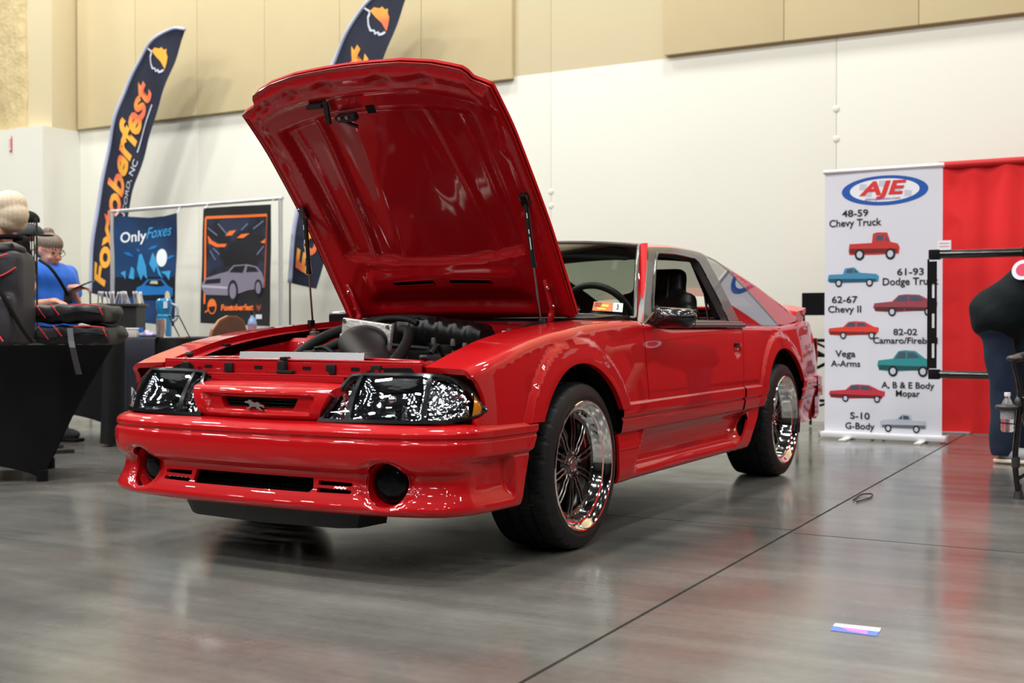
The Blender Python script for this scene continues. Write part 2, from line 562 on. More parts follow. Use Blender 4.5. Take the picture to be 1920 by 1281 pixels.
# floor slabs with sawn joints: the long joint runs away from the lens, the cross joints meet it
floor = structure(bx('floor', (0, -8, -0.035), (60, 44, 0.05), JOINT))
def slab(poly):
    o = pr('concrete_slab', poly, -0.03, 0.0, CONCRETE, floor, 'XY'); o.parent = floor; o.matrix_parent_inverse = floor.matrix_world.inverted(); return o
def jx(y): return 1.452 - 0.0185 * (y + 3.2)          # the long joint
g = 0.006
ys = [14.0, 4.95, 0.73, -3.5, -7.7, -12.0, -30.0]
for a, b in zip(ys, ys[1:]):
    slab([(jx(a) + g, a - g), (30, a - g), (30, b + g), (jx(b) + g, b + g)])
ysl = [14.0, 0.80, -12.0, -30.0]
for a, b in zip(ysl, ysl[1:]):
    slab([(-30, a - g), (jx(a) - g, a - g), (jx(b) - g, b + g), (-30, b + g)])

# back wall: painted precast slabs below, beige above, fabric panels standing proud
wall_back = structure(bx('wall_back', (10, 6.56, 4.5), (39, 0.2, 9.0), BEIGE))
def _wp(name, x0, x1, y0, y1, z0, z1, m, parent, bevel):
    o = bx(name, ((x0 + x1) / 2, (y0 + y1) / 2, (z0 + z1) / 2), (x1 - x0, abs(y1 - y0), z1 - z0), m, None, bevel=bevel)
    o.parent = parent; return o
seams = [-9.3, -7.3, -5.0, -2.66, 0.125, 2.9, 5.7, 8.5, 11.3, 14.1, 17, 20, 23, 26, 29]
for a, b in zip(seams, seams[1:]):
    _wp('painted_slab', a + 0.0012, b - 0.0012, 6.40, 6.47, 0.0, 3.33, CREAM, wall_back, 0.004)
    _wp('beige_slab', a + 0.0012, b - 0.0012, 6.403, 6.47, 3.331, 9.0, BEIGE, wall_back, 0.004)
for a, b in zip([-9.28, -8.27, -7.27, -6.25, -5.2, -4.146], [-8.27, -7.27, -6.25, -5.2, -4.146, -3.068]):
    _wp('fabric_panel', a + 0.002, b - 0.002, 6.345, 6.402, 3.30, 6.2, BEIGEP, wall_back, 0.006)
for a, b in zip([-1.454, -0.323, 0.82, 1.96, 3.1, 4.24], [-0.323, 0.82, 1.96, 3.1, 4.24, 5.4]):
    _wp('fabric_panel', a + 0.002, b - 0.002, 6.345, 6.402, 3.35, 6.2, BEIGEP, wall_back, 0.006)
for x, z in ((-2.66, 2.16), (-2.66, 2.02), (0.125, 2.72), (0.125, 2.46)):
    bm = bm_new(); bmesh.ops.create_uvsphere(bm, u_segments=12, v_segments=8, radius=0.03, matrix=Matrix.Translation((x, 6.40, z)) @ Matrix.Diagonal((1, 0.25, 1, 1)))
    o = done('filler_patch', bm, CREAM, None, True); o.parent = wall_back

# pier at the left with a beige upper stage and a foamed duct on its ledge
PLASTER = mat('spray_foam_coat', (196, 178, 134), rough=0.9, noise=0.12, nscale=9, bump=1.0, bscale=22)
pier = structure(bx('wall_left', (-14.66, 6.15, 1.64), (10.72, 0.62, 3.28), CREAM))
_wp('upper_stage', -20, -9.3, 5.98, 6.44, 3.28, 9.0, BEIGE, pier, 0.004)
bm = bm_new()
vs = bmesh.ops.create_grid(bm, x_segments=46, y_segments=90, size=0.5)['verts']
for v in vs:
    a = (v.co.x + 0.5) * PI; zz = 3.27 + (v.co.y + 0.5) * 3.2
    rr = 0.27 + 0.03 * mnoise.noise(Vector((a * 1.2, zz * 1.6, 3.1))) + 0.012 * mnoise.noise(Vector((a * 5, zz * 7, 1.0)))
    px, py = -math.cos(a), -math.sin(a)
    k = (abs(px) ** 4 + abs(py) ** 4) ** 0.25
    v.co = Vector((-10.0 + rr * px / k, 6.05 + (rr - 0.10) * py / k * 0.8, zz))
o = done('foamed_duct', bm, PLASTER, None, True); o.parent = pier; o['label'] = 'rough beige foam-coated duct rising from the ledge'
bm = bm_new()
vs = bmesh.ops.create_grid(bm, x_segments=20, y_segments=50, size=0.5)['verts']
for v in vs:
    a = (v.co.x + 0.5) * PI; zz = 3.27 + (v.co.y + 0.5) * 3.2
    v.co = Vector((-10.62 - 0.26 * math.cos(a), 6.0 - 0.2 * math.sin(a) * (1 + 0.12 * mnoise.noise(Vector((a * 2, zz * 4, 8.0)))), zz))
o = done('foamed_duct', bm, PLASTER, None, True); o.parent = pier

# side walls, rear wall and ceiling of the hall (outside the frame, seen in the paintwork)
HALLGREY = mat('hall_grey', (84, 82, 78), rough=0.8, noise=0.1, nscale=0.5)
HALLDARK = mat('dark_ceiling_deck', (44, 44, 46), rough=0.8, noise=0.2, nscale=0.7)
structure(bx('wall_right', (29.9, -8, 4.5), (0.2, 44, 9), HALLGREY))
structure(bx('wall_front', (0, -29.9, 4.5), (60, 0.2, 9), HALLGREY))
structure(bx('wall_far_left', (-29.9, -8, 4.5), (0.2, 44, 9), HALLGREY))  # left side wall of the hall, out of view
structure(bx('ceiling', (0, -8, 9.1), (60, 44, 0.1), HALLDARK))
structure(bx('wall_back_left', (-25, 6.1, 4.5), (10, 0.5, 9), CREAM))  # unseen wall carrying the pier's line further left

# ================================================================ THE CAR: body surfaces in metres
# x to the car's left, y from the front axle rearward, z up
_zt = Spl([(-0.95, .63), (-.82, .672), (-.75, .695), (-.56, .745), (-.4, .782), (-.2, .812), (0, .832), (.2, .848), (.4, .858), (.60, .862), (.80, .852), (1.0, .842), (2.6, .840), (3.0, .858), (3.25, .872), (3.6, .868)])
_xs = Spl([(.15, .775), (.30, .795), (.42, .812), (.50, .820), (.56, .818), (.62, .813), (.70, .803), (.78, .789), (.84, .775), (.95, .765)])
_taper = Spl([(-1.0, .16), (-.85, .085), (-.72, .036), (-.6, .012), (-.45, 0.0), (2.9, 0), (3.15, .012), (3.35, .035), (3.5, .075), (3.6, .13)])
WY = (-0.033, 2.535)          # arch centres
def flare(y, z):
    d = min(math.hypot(y - WY[0], z - .315), math.hypot(y - WY[1], z - .315))
    return .016 * sstep(.492, .462, d) + .004 * sstep(.462, .40, d) if d < .492 else 0.0
def sstep2(a, b, x):
    t = min(1, max(0, (x - a) / (b - a))); return t * t * (3 - 2 * t)
def side(y, q):
    """body side: q is the height up to the shoulder, then runs over the top of the wing"""
    r = .042
    zt = _zt(y); qs = zt - r
    if q <= qs:
        x = _xs(q) - _taper(y) + flare(y, q)
        return (x, y, q)
    a = q - qs
    xb = _xs(qs) - _taper(y) + flare(y, qs)
    # slope at the shoulder carried into the arc
    if a < r * PI / 2:
        th = a / r
        return (xb - r * (1 - math.cos(th)), y, qs + r * math.sin(th))
    e = a - r * PI / 2
    return (xb - r - e, y, zt + .05 * e)
def gx(z):
    return .752 - .47 * (z - .835) - .10 * (z - .835) ** 2
_rc = Spl([(1.10, 1.222), (1.22, 1.250), (1.4, 1.268), (1.65, 1.280), (1.9, 1.277), (2.1, 1.255), (2.3, 1.215), (2.6, 1.145), (2.9, 1.058), (3.2, .965), (3.4, .905), (3.5, .88)])
def roof_z(x, y):
    w = .56
    return _rc(y) - .042 * (abs(x) / w) ** 2.2

def q_at_x(y, x):
    lo = _zt(y) - .03; hi = lo + .5
    for _ in range(30):
        m = (lo + hi) / 2
        if side(y, m)[0] > x: lo = m
        else: hi = m
    return lo
def _edge(y):
    lo, hi = .80, 1.32
    for _ in range(30):
        z = (lo + hi) / 2
        if roof_z(gx(z), y) > z: lo = z
        else: hi = z
    return lo
_ecache = {}
def gh(y, q):
    """greenhouse side: q is height up the glass plane, then round the roof edge and inward"""
    k = round(y, 4)
    if k not in _ecache:
        ze = _edge(y); z0 = ze - .042; x0 = gx(z0); xe = gx(ze); x2 = xe - .055
        z2 = roof_z(x2, y); sl = (roof_z(x2 - .01, y) - roof_z(x2 + .01, y)) / .02     # rise per metre inward
        ss = (gx(z0) - gx(z0 + .01)) / .01                                             # inward per metre up
        # P1: on side line x = x0 - ss*(z-z0) and roof line z = z2 - sl*(x-x2)
        z1 = (z2 - sl * (x0 + ss * z0 - x2)) / (1 - sl * ss); x1 = x0 - ss * (z1 - z0)
        _ecache[k] = (z0, x0, x1, z1, x2, z2)
    z0, x0, x1, z1, x2, z2 = _ecache[k]
    if q <= z0: return (gx(q), y, q)
    if q < z0 + .1:
        t = (q - z0) / .1
        return ((1 - t) ** 2 * x0 + 2 * t * (1 - t) * x1 + t * t * x2, y, (1 - t) ** 2 * z0 + 2 * t * (1 - t) * z1 + t * t * z2)
    x = x2 - (q - z0 - .1)
    return (x, y, roof_z(x, y))
def gh_off(o):
    def f(y, q):
        x, yy, z = gh(y, q); return (x + o, yy, z + o * .45)
    return f
def q_gh_at_x(y, x):
    gh(y, 1.0); z0, x0, x1, z1, x2, z2 = _ecache[round(y, 4)]
    return z0 + .1 + (x2 - x)

car = empty('sports_coupe', 'glossy red hatchback coupe with its hood propped open on the hall floor', 'car', (0, 1.27, 0))
def both(name, outline, fn, m, **k):
    parent = k.pop('parent', car)
    a = panel(name, outline, fn, m, parent, **k)
    b = panel(name, outline, fn, m, parent, mirror=True, **k)
    return a, b
def arc(cy, cz, r, a0, a1, n):
    return [(cy + r * math.cos(math.radians(a0 + (a1 - a0) * i / n)), cz + r * math.sin(math.radians(a0 + (a1 - a0) * i / n))) for i in range(n + 1)]

# ---- wings
RA = .386
a_f = math.degrees(math.asin((.507 - .315) / RA))
fo = [(-.742, q_at_x(-.742, .59)), (-.735, _zt(-.735) - .02), (-.71, .655), (-.688, .61), (-.682, .565), (-.70, .545), (-.73, .535), (-.73, .507)]
fo += arc(WY[0], .315, RA, 180 - a_f, a_f, 40)
fo += [(.604, .507), (.603, .66), (.622, .76), (.640, .83), (.665, q_at_x(.665, .735)), (.70, q_at_x(.70, .70))]
fo += [(y, q_at_x(y, .592)) for y in (.62, .45, .3, .15, 0, -.15, -.3, -.45, -.6, -.7)]
wing_l, wing_r = both('front_wing', fo, side, PAINT, sp=.015, thick=.02)
# folded inner flange of each wing
for s in (1, -1):
    bm = bm_new(); pa = []; pb = []; pc = []
    for i in range(30):
        y = -.742 + i * (.70 + .742) / 29
        x, _, z = side(y, q_at_x(y, .592)); pa.append(bm.verts.new((s * x, y, z))); pb.append(bm.verts.new((s * (x - .004), y, z - .022))); pc.append(bm.verts.new((s * (x - .035), y, z - .026)))
    for i in range(29):
        bm.faces.new((pa[i], pa[i + 1], pb[i + 1], pb[i])); bm.faces.new((pb[i], pb[i + 1], pc[i + 1], pc[i]))
    done('wing_flange', bm, PAINT_BAY, car, True, .5)

# ---- doors
do = [(.611, .42), (.611, .66), (.630, .76), (.648, .825), (.68, q_at_x(.68, .753))]
do += [(y, q_at_x(y, .750)) for y in (.8, 1.0, 1.2, 1.4, 1.6, 1.8, 1.93)] + [(1.93, .81), (1.865, .66), (1.832, .53), (1.828, .42)]
def door_fn(y, q):
    x, yy, z = side(y, q)
    # finger dish round the handle
    d = math.hypot((y - 1.80) / .055, (q - .716) / .03)
    return (x - .018 * sstep(1.0, .55, d), yy, z)
door_l, door_r = both('door', do, door_fn, PAINT, sp=.026, thick=.02)
door_l['label'] = 'red driver door with black handle and gloss mirror'
# ---- rear quarters
a_r = math.degrees(math.asin((.52 - .315) / .40))
qo = [(1.836, .42), (1.840, .53), (1.873, .66), (1.938, .81), (1.938, q_at_x(1.94, .750))]
qo += [(y, q_at_x(y, .750)) for y in (2.1, 2.3, 2.5, 2.65)] + [(2.85, q_at_x(2.85, .700)), (3.1, q_at_x(3.1, .655)), (3.3, q_at_x(3.3, .64)), (3.47, q_at_x(3.47, .62))]
qo += [(3.475, .80), (3.485, .68), (3.49, .52)] + arc(WY[1], .315, .40, a_r, 180 - a_r, 40) + [(2.17, .50), (2.13, .42)]
both('rear_quarter', qo, side, PAINT, sp=.016, thick=.02)

# ---- belt and frames of the greenhouse
fr = [(.70, .846), (.80, .925), (1.0, 1.07), (1.19, 1.206), (1.225, 1.226), (1.30, 1.236), (1.6, 1.238), (1.90, 1.236), (1.948, 1.222), (1.965, 1.10), (1.985, .846)]
hole = [(.83, .866), (.94, .965), (1.10, 1.083), (1.232, 1.168), (1.275, 1.183), (1.5, 1.186), (1.745, 1.178), (1.772, 1.166), (1.785, 1.10), (1.80, .95), (1.80, .866)]
both('window_frame', fr, gh_off(.007), TRIM, holes=[hole], sp=.03, thick=.03)
hole2 = [(.815, .858), (.93, .960), (1.095, 1.080), (1.225, 1.166), (1.27, 1.190), (1.5, 1.193), (1.75, 1.184), (1.782, 1.168), (1.795, 1.10), (1.81, .95), (1.81, .858)]
for s in (1, -1):
    # raised inner bead round the door glass and dark sill moulding
    tb('glass_seal', [(s * (gh(y, q)[0] + .010), y, gh(y, q)[2]) for y, q in resamp(hole2, .05)] + [(s * (gh(.815, .858)[0] + .010), .815, .858)], .007, GLOSSBLACK, car, n=8)
    for (o1, dz, rr) in ((.026, 0.0, .011), (.012, .012, .008)):
        tb('belt_moulding', [(s * (.752 + o1), y, .842 + dz + .0 * y) for y in np.linspace(.78, 1.97, 14)], rr, TRIM, car, n=8)
panel('door_glass', hole, gh_off(-.012), SIDE_GLASS, car, sp=.06, thick=0, mirror=True)      # the driver's window is down
qg = [(1.962, 1.20), (2.02, 1.210), (2.10, 1.198), (2.20, 1.150), (2.32, 1.072), (2.50, .948), (2.635, .850), (2.60, .842), (2.2, .846), (1.992, .850), (1.985, .95)]
qf = [(1.950, 1.222), (2.03, 1.228), (2.115, 1.214), (2.22, 1.163), (2.34, 1.086), (2.52, .961), (2.665, .852), (2.65, .832), (2.2, .834), (1.978, .838)]
both('quarter_glass', qg, gh_off(.001), QTR_GLASS, sp=.05, thick=0)
both('quarter_glass_surround', qf, gh_off(.002), GLOSSBLACK, holes=[qg], sp=.03, thick=.01)
both('quarter_inner_trim', qf, gh_off(-.03), MATTBLACK, holes=[[(a + .02 if a < 2.3 else a - .03, b - .01 if b > 1 else b + .01) for a, b in qg]], sp=.06, thick=0)

both('roof_rail_lining', [(1.18, 1.19), (1.92, 1.195), (2.13, 1.22), (2.13, 1.38), (1.18, 1.36)], gh_off(-.03), MATTBLACK, sp=.1, thick=0)
# ---- roof skin, roof rails, rear pillars
def roof_fn(x, y): return (x, y, roof_z(x, y))
gh(1.5, 1.0)
def x2(y):
    gh(y, 1.0); return _ecache[round(y, 4)][4]
yy = list(np.linspace(1.195, 2.10, 12))
def yfront(x): return 1.170 + .035 * (x / .5) ** 2
ro = [(-x2(y), y) for y in yy[::-1]] + [(x, yfront(x)) for x in np.linspace(-.46, .46, 9)] + [(x2(y), y) for y in yy]
panel('roof', ro, roof_fn, PAINT, car, sp=.05, thick=.015)
rail = [(y, q_gh_at_x(y, x2(y))) for y in yy] + [(2.10, 1.205), (2.03, 1.226), (1.948, 1.221), (1.90, 1.234), (1.6, 1.236), (1.30, 1.234), (1.225, 1.224), (1.195, 1.208)]
both('roof_rail', rail[::-1], gh, PAINT, sp=.025, thick=.012)
cp = [(2.10, q_gh_at_x(2.10, x2(2.10)))] + [(y, q_gh_at_x(y, .535)) for y in (2.14, 2.3, 2.5, 2.7, 2.95)] + [(y, q_gh_at_x(y, .535)) for y in (2.97, 3.03)]
cp += [(3.12, .90), (3.05, .868), (2.8, .846), (2.665, .848), (2.52, .957), (2.34, 1.082), (2.22, 1.159), (2.115, 1.210)]
both('rear_pillar', cp[::-1], gh, PAINT, sp=.028, thick=.012)
both('rear_pillar_lining', [(a, b - .004) for a, b in cp[::-1]], gh_off(-.025), MATTBLACK, sp=.06, thick=0)
hg = [(-.52, 2.14)] + [(x, 2.115) for x in (-.3, 0, .3)] + [(.52, 2.14), (.53, 2.5), (.53, 2.95), (.3, 2.99), (-.3, 2.99), (-.53, 2.95), (-.53, 2.5)]
panel('rear_hatch_glass', hg, lambda x, y: (x, y, roof_z(x, y) - .004), SIDE_GLASS, car, sp=.07, thick=0)
dk = [(-.53, 2.96), (-.3, 3.0), (.3, 3.0), (.53, 2.96), (.62, 3.08), (.66, 3.2), (.655, 3.46), (.3, 3.50), (-.3, 3.50), (-.655, 3.46), (-.66, 3.2), (-.62, 3.08)]
panel('hatch_panel', dk, lambda x, y: (x, y, min(roof_z(x, y), .96) - .01 * abs(x)), PAINT, car, sp=.06, thick=.015)

# front pillars (painted strip between windscreen and door frame)
def ap(s, t):
    w = Vector((.692, .770, .872)).lerp(Vector((.524, 1.195, 1.222)), t)
    z = .862 + (1.224 - .862) * t
    d = Vector((gx(z) + .004, .715 + (1.212 - .715) * t, z))
    p = w.lerp(d, s); b = .012 * 4 * s * (1 - s)
    return (p.x + b * .7, p.y - b * .5, p.z + b * .2)
both('front_pillar_lining', [(0, 0), (1, 0), (1, 1), (0, 1)], lambda s, t: tuple(Vector(ap(s, t)) + Vector((-.03, .02, -.01))), MATTBLACK, sp=.3, spy=.1, thick=0)
both('front_pillar', [(0, -.02), (1, -.02), (1, 1.02), (0, 1.02)], ap, PAINT, sp=.12, spy=.06, thick=.02)

# ---- windscreen
def ws(s, t):
    k = abs(s) ** 2.2
    b = Vector((.690 * s, .600 + .165 * k, .897 - .025 * k)); c = Vector((.520 * s, 1.172 + .022 * k, 1.248 - .028 * k))
    p = b.lerp(c, t); o = .018 * 4 * t * (1 - t)
    return (p.x, p.y - o * .5, p.z + o * .8)
panel('windshield', [(-1, 0), (1, 0), (1, 1), (-1, 1)], ws, WS_GLASS, car, sp=.1, spy=.1, thick=0)
for pts in ([ws(-1, t) for t in np.linspace(0, 1, 9)], [ws(1, t) for t in np.linspace(0, 1, 9)], [ws(s, 1) for s in np.linspace(-1, 1, 13)]):
    tb('windshield_moulding', pts, .009, TRIM, car, n=8)
tb('windshield_moulding', [(p[0], p[1] - .004, p[2] + .001) for p in [ws(s, 0) for s in np.linspace(-1, 1, 21)]], .008, TRIM, car, n=8)
# registration sticker on the inside of the glass
STO = mat('orange_sticker', (222, 96, 28), rough=0.5); STW = mat('pale_sticker', (214, 232, 228), rough=0.5, noise=.1, nscale=200); YEL = mat('yellow_print', (235, 200, 60), rough=.5)
def on_ws(name, s0, s1, t0, t1, m, off):
    def f(a, b):
        p = Vector(ws(a, b)); return (p.x + .0 * off, p.y - off * .65, p.z + off * .75)
    return panel(name, [(s0, t0), (s1, t0), (s1, t1), (s0, t1)], f, m, car, sp=.05, thick=0)
on_ws('registration_sticker', .745, .865, .055, .155, STO, .003)
on_ws('month_sticker', .867, .925, .055, .155, STW, .003)
on_ws('sticker_stripe', .775, .825, .068, .085, YEL, .0045)
on_ws('sticker_picture', .80, .84, .10, .125, YEL, .0045)
def ws_text(s, a0, a1, t0, t1, m, off=.0055):
    me = txt_mesh(s, 1.0, .03, 0, 0)
    co = np.array([v.co[:] for v in me.vertices]); lo = co.min(0); hi = co.max(0)
    for v, c in zip(me.vertices, co):
        a = a0 + (c[0] - lo[0]) / (hi[0] - lo[0]) * (a1 - a0); b = t0 + (c[1] - lo[1]) / (hi[1] - lo[1]) * (t1 - t0)
        p = Vector(ws(a, b)); v.co = (p.x, p.y - off * .65, p.z + off * .75)
    me.materials.append(m); o = bpy.data.objects.new('sticker_lettering', me); COL.objects.link(o); adopt(o, car); return o
ws_text('2027', .752, .797, .100, .145, BLACKINK)
ws_text('3', .889, .902, .075, .135, BLACKINK)

# ---- body-side mouldings
_band = Spl([(.404, -.03), (.410, .004), (.418, .014), (.462, .016), (.467, .009), (.474, .009), (.479, .018), (.520, .018), (.528, .012), (.536, -.004)])
_brow = (.462, .467, .4705, .474, .479)
def band(o):
    def f(y, z): return (_xs(z) - _taper(y) + _band(z) - .006 + o, y, z)
    return f
def strip_panel(name, ends, qs, fn, m, parent=None, sp=.04):
    """structured strip: ends(q) -> (y0, y1); qs the profile rows from the bottom up"""
    parent = parent or car
    for mirror in (False, True):
        y0, y1 = ends(qs[0]); n = max(2, int(abs(y1 - y0) / sp)); P = []; N = []; e = 4e-4
        for q in qs:
            a, b = ends(q)
            for i in range(n + 1):
                y = a + (b - a) * i / n; p = Vector(fn(y, q))
                nn = (Vector(fn(y + .01, q)) - Vector(fn(y - .01, q))).cross(Vector(fn(y, q + e)) - Vector(fn(y, q - e))).normalized()
                if mirror: p.x = -p.x; nn.x = -nn.x
                P.append(p); N.append(nn)
        fs = []
        for j in range(len(qs) - 1):
            for i in range(n):
                k = j * (n + 1) + i; f = (k, k + 1, k + n + 2, k + n + 1); fs.append(f[::-1] if mirror else f)
        base = len(P)
        for i_ in (0, n):          # end caps turned in
            for j in range(len(qs)):
                k = j * (n + 1) + i_
                for d_ in (0, .02): P.append(P[k] - Vector((math.copysign(d_, P[k].x), 0, 0))); N.append(Vector((0, -1 if i_ == 0 else 1, 0)))
        for c_ in range(2):
            for j in range(len(qs) - 1):
                k = base + c_ * len(qs) * 2 + j * 2; fs.append((k, k + 1, k + 3, k + 2))
        me = bpy.data.meshes.new(name); me.from_pydata([tuple(v) for v in P], [], fs); me.materials.append(m); me.shade_smooth()
        me.normals_split_custom_set_from_vertices([tuple(v) for v in N])
        o = bpy.data.objects.new(name, me); COL.objects.link(o); adopt(o, parent)
_rowsB = [.404, .407, .410, .414, .418, .43, .445, .456, .4595, .462, .4645, .467, .4705, .474, .4765, .479, .482, .495, .508, .5175, .520, .523, .526, .529, .532, .536]
strip_panel('side_moulding', lambda q: (.322 - .004 * (q - .404) / .13, .604), _rowsB, band(.003), PAINT)
strip_panel('side_moulding', lambda q: (.612, 1.836), _rowsB, band(-.002), PAINT, sp=.1)
strip_panel('side_moulding', lambda q: (1.842, 2.172 + .05 * ((q - .404) / .132)), _rowsB, band(.003), PAINT)
strip_panel('side_moulding', lambda q: (2.868 + .017 * (q - .404) / .13, 3.27), _rowsB, band(.004), PAINT)

# ---- side skirt
_sk = Spl([(.205, .770), (.213, .796), (.224, .806), (.238, .806), (.262, .790), (.276, .770), (.30, .766), (.36, .774), (.41, .800)])
_sf = Spl([(.205, .780), (.215, .804), (.26, .813), (.34, .812), (.41, .805)])
def skirt(y, z):
    lo = sstep(.44 + .16 * (z - .22) / .2, .49 + .17 * (z - .22) / .2, y) * sstep(1.80 + .2 * (z - .26) / .15, 1.765 + .2 * (z - .26) / .15, y)
    return (_sf(z) * (1 - lo) + _sk(z) * lo, y, z)
so = [(.322, .205), (1.93, .205), (1.99, .27), (2.09, .36), (2.14, .415), (.322, .415)]
vent = [(1.815, .254), (1.872, .290), (1.915, .335), (1.952, .388), (1.925, .378), (1.870, .335), (1.820, .285)]
both('side_skirt', so, skirt, PAINT, holes=[vent], sp=.018, spy=.010, thick=.012)
for s in (1, -1):
    bx('skirt_vent', (s * .738, 1.885, .320), (.02, .26, .17), MATTBLACK, car)

# ---- arch liners and lip undersides
for s in (1, -1):
    for cy, r, z1 in ((WY[0], .388, .5), (WY[1], .402, .5)):
        bm = bm_new(); n = 36; rings = []
        prof = [(.80, r - .002), (.765, r + .004), (.70, r + .015), (.42, r + .015), (.40, r - .02)]
        for i in range(n + 1):
            a = math.radians(-28 + 236 * i / n)
            rings.append([bm.verts.new((s * x, cy + rr * math.cos(a), max(.215, .315 + rr * math.sin(a)))) for x, rr in prof])
        for a, b in zip(rings, rings[1:]):
            for k in range(len(prof) - 1): bm.faces.new((a[k], a[k + 1], b[k + 1], b[k]))
        f = bm.faces.new
        done('wheel_arch_liner', bm, MATTBLACK, car, True, .6)

# ---- dark core: sills, floor pan, body box behind the door gaps
for s in (1, -1):
    bx('inner_sill', (s * .70, 1.14, .50), (.05, 1.50, .60), MATTBLACK, car)
    bx('inner_quarter', (s * .70, 3.17, .58), (.05, .48, .50), MATTBLACK, car)
    bx('door_gap_backing', (s * .745, .607, .60), (.02, .09, .40), MATTBLACK, car)
    bx('door_gap_backing', (s * .735, 1.87, .60), (.02, .16, .40), MATTBLACK, car)
bx('floor_pan', (0, 1.55, .24), (1.36, 3.2, .05), MATTBLACK, car, bevel=.02)
bx('exhaust_pipe', (.30, 2.0, .19), (.06, 2.0, .06), STEEL, car, bevel=.025)
bx('rear_axle', (0, 2.553, .30), (1.10, .09, .09), STEEL, car, bevel=.03)
tb('trailing_arm', [(.45, 1.75, .20), (.50, 2.45, .25)], .025, SATINBLACK, car)
tb('trailing_arm', [(-.45, 1.75, .20), (-.50, 2.45, .25)], .025, SATINBLACK, car)

# ---- front bumper
_plan = [(0, -.955), (.15, -.953), (.3, -.947), (.45, -.934), (.57, -.914), (.67, -.882), (.745, -.832), (.786, -.765), (.805, -.68), (.815, -.58), (.822, -.48), (.826, -.40)]
_pl = [(-x, y) for x, y in _plan[:0:-1]] + _plan
_pc = curve_pts([(x, y, 0) for x, y in _pl], 600)
_pw = [0.0]
for a, b in zip(_pc, _pc[1:]): _pw.append(_pw[-1] + (b - a).length)
_tot = _pw[-1]; _pw = np.array(_pw) - _tot / 2
_px = np.array([p.x for p in _pc]); _py = np.array([p.y for p in _pc])
WEND = _tot / 2 - .002
def plan(w):
    x = float(np.interp(w, _pw, _px)); y = float(np.interp(w, _pw, _py))
    e = .012
    dx = float(np.interp(w + e, _pw, _px) - np.interp(w - e, _pw, _px)); dy = float(np.interp(w + e, _pw, _py) - np.interp(w - e, _pw, _py))
    l = math.hypot(dx, dy) or 1
    return x, y, dy / l, -dx / l      # outward normal
def w_at_y(y, sgn=1):
    lo, hi = .5, WEND
    for _ in range(30):
        m = (lo + hi) / 2
        if float(np.interp(m, _pw, _py)) < y: lo = m
        else: hi = m
    return lo * sgn
def w_at_x(x):
    return float(np.interp(x, _px[np.argsort(_px)], _pw[np.argsort(_px)]))
_bf = Spl([(.222, .05), (.228, .022), (.236, .008), (.25, .002), (.27, .010), (.30, .028), (.335, .038), (.352, .034), (.366, .010), (.380, .0), (.42, -.006), (.455, -.004), (.462, .0), (.468, .006), (.473, .006), (.479, .0), (.492, .001), (.503, .010), (.514, .024), (.525, .044), (.60, .118)])
_bs = Spl([(.222, .05), (.228, .016), (.24, .004), (.27, .0), (.39, .0), (.402, .004), (.410, -.006), (.42, -.010), (.458, -.010), (.463, -.004), (.470, -.004), (.475, -.012), (.498, -.012), (.507, -.006), (.515, .006), (.53, .02), (.60, .04)])
_bz = Spl([(.22, .22), (.50, .50), (.514, .511), (.525, .517), (.56, .524), (.60, .528)])
WC = w_at_y(-.80); WS_ = w_at_y(-.66)
WI0 = w_at_y(-.62); WI1 = w_at_y(-.545)
def bump_fn(w, q):
    x, y, nx, ny = plan(w)
    k = sstep(WC - .10, WS_, abs(w))
    off = _bf(q) * (1 - k) + _bs(q) * k
    a = abs(w)
    ins = .034 * sstep(WC - .06, WI0, a) * sstep(WI1 + .010, WI1 - .004, a - (.335 - q) * .10)
    off += ins * sstep(.240, .315, q) * sstep(.402, .385, q)
    # bell round the driving lamps
    xl = abs(x); d = math.hypot((xl - .545) / .115, (q - .325) / .085)
    off += .012 * sstep(1.0, .75, d) * (1 - k)
    return (x - nx * off, y - ny * off, _bz(q))
wr_edge = [(WEND, .513), (w_at_y(-.412), .46), (w_at_y(-.438), .41), (w_at_y(-.448), .40), (w_at_y(-.475), .32), (w_at_y(-.50), .222)]
top = [(WEND, .516), (WS_ + .02, .518), (WC + .05, .535), (WC - .05, .585), (WC - .14, .60)]
edge = [(w_at_y(-.50), .222), (w_at_y(-.475), .32), (w_at_y(-.448), .40), (w_at_y(-.438), .41), (w_at_y(-.412), .46)]
outl = edge + top + [(-a, b) for a, b in top[::-1]] + [(-a, b) for a, b in edge[::-1]]
def ell(cx, cz, a, b, n=28): return [(cx + a * math.cos(2 * PI * i / n), cz + b * math.sin(2 * PI * i / n)) for i in range(n)]
wf = w_at_x(.545)
hs = [ell(wf, .325, .076, .070), ell(-wf, .325, .076, .070),
      [(-.255, .288), (.255, .288), (.268, .300), (.262, .332), (-.262, .332), (-.268, .300)]]
for s in (1, -1):
    for z in (.296, .318):
        r_ = [(s * .285, z - .006), (s * .415, z - .005), (s * .420, z), (s * .415, z + .006), (s * .285, z + .008)]
        hs.append(r_)
bumper = panel('front_bumper', outl, bump_fn, PAINT, car, holes=hs, sp=.016, spy=.004, thick=.014, rows=(.4562, .459, .462, .465, .468, .471, .474, .477, .480))
bumper['label'] = 'red front bumper cover with round driving lamps'
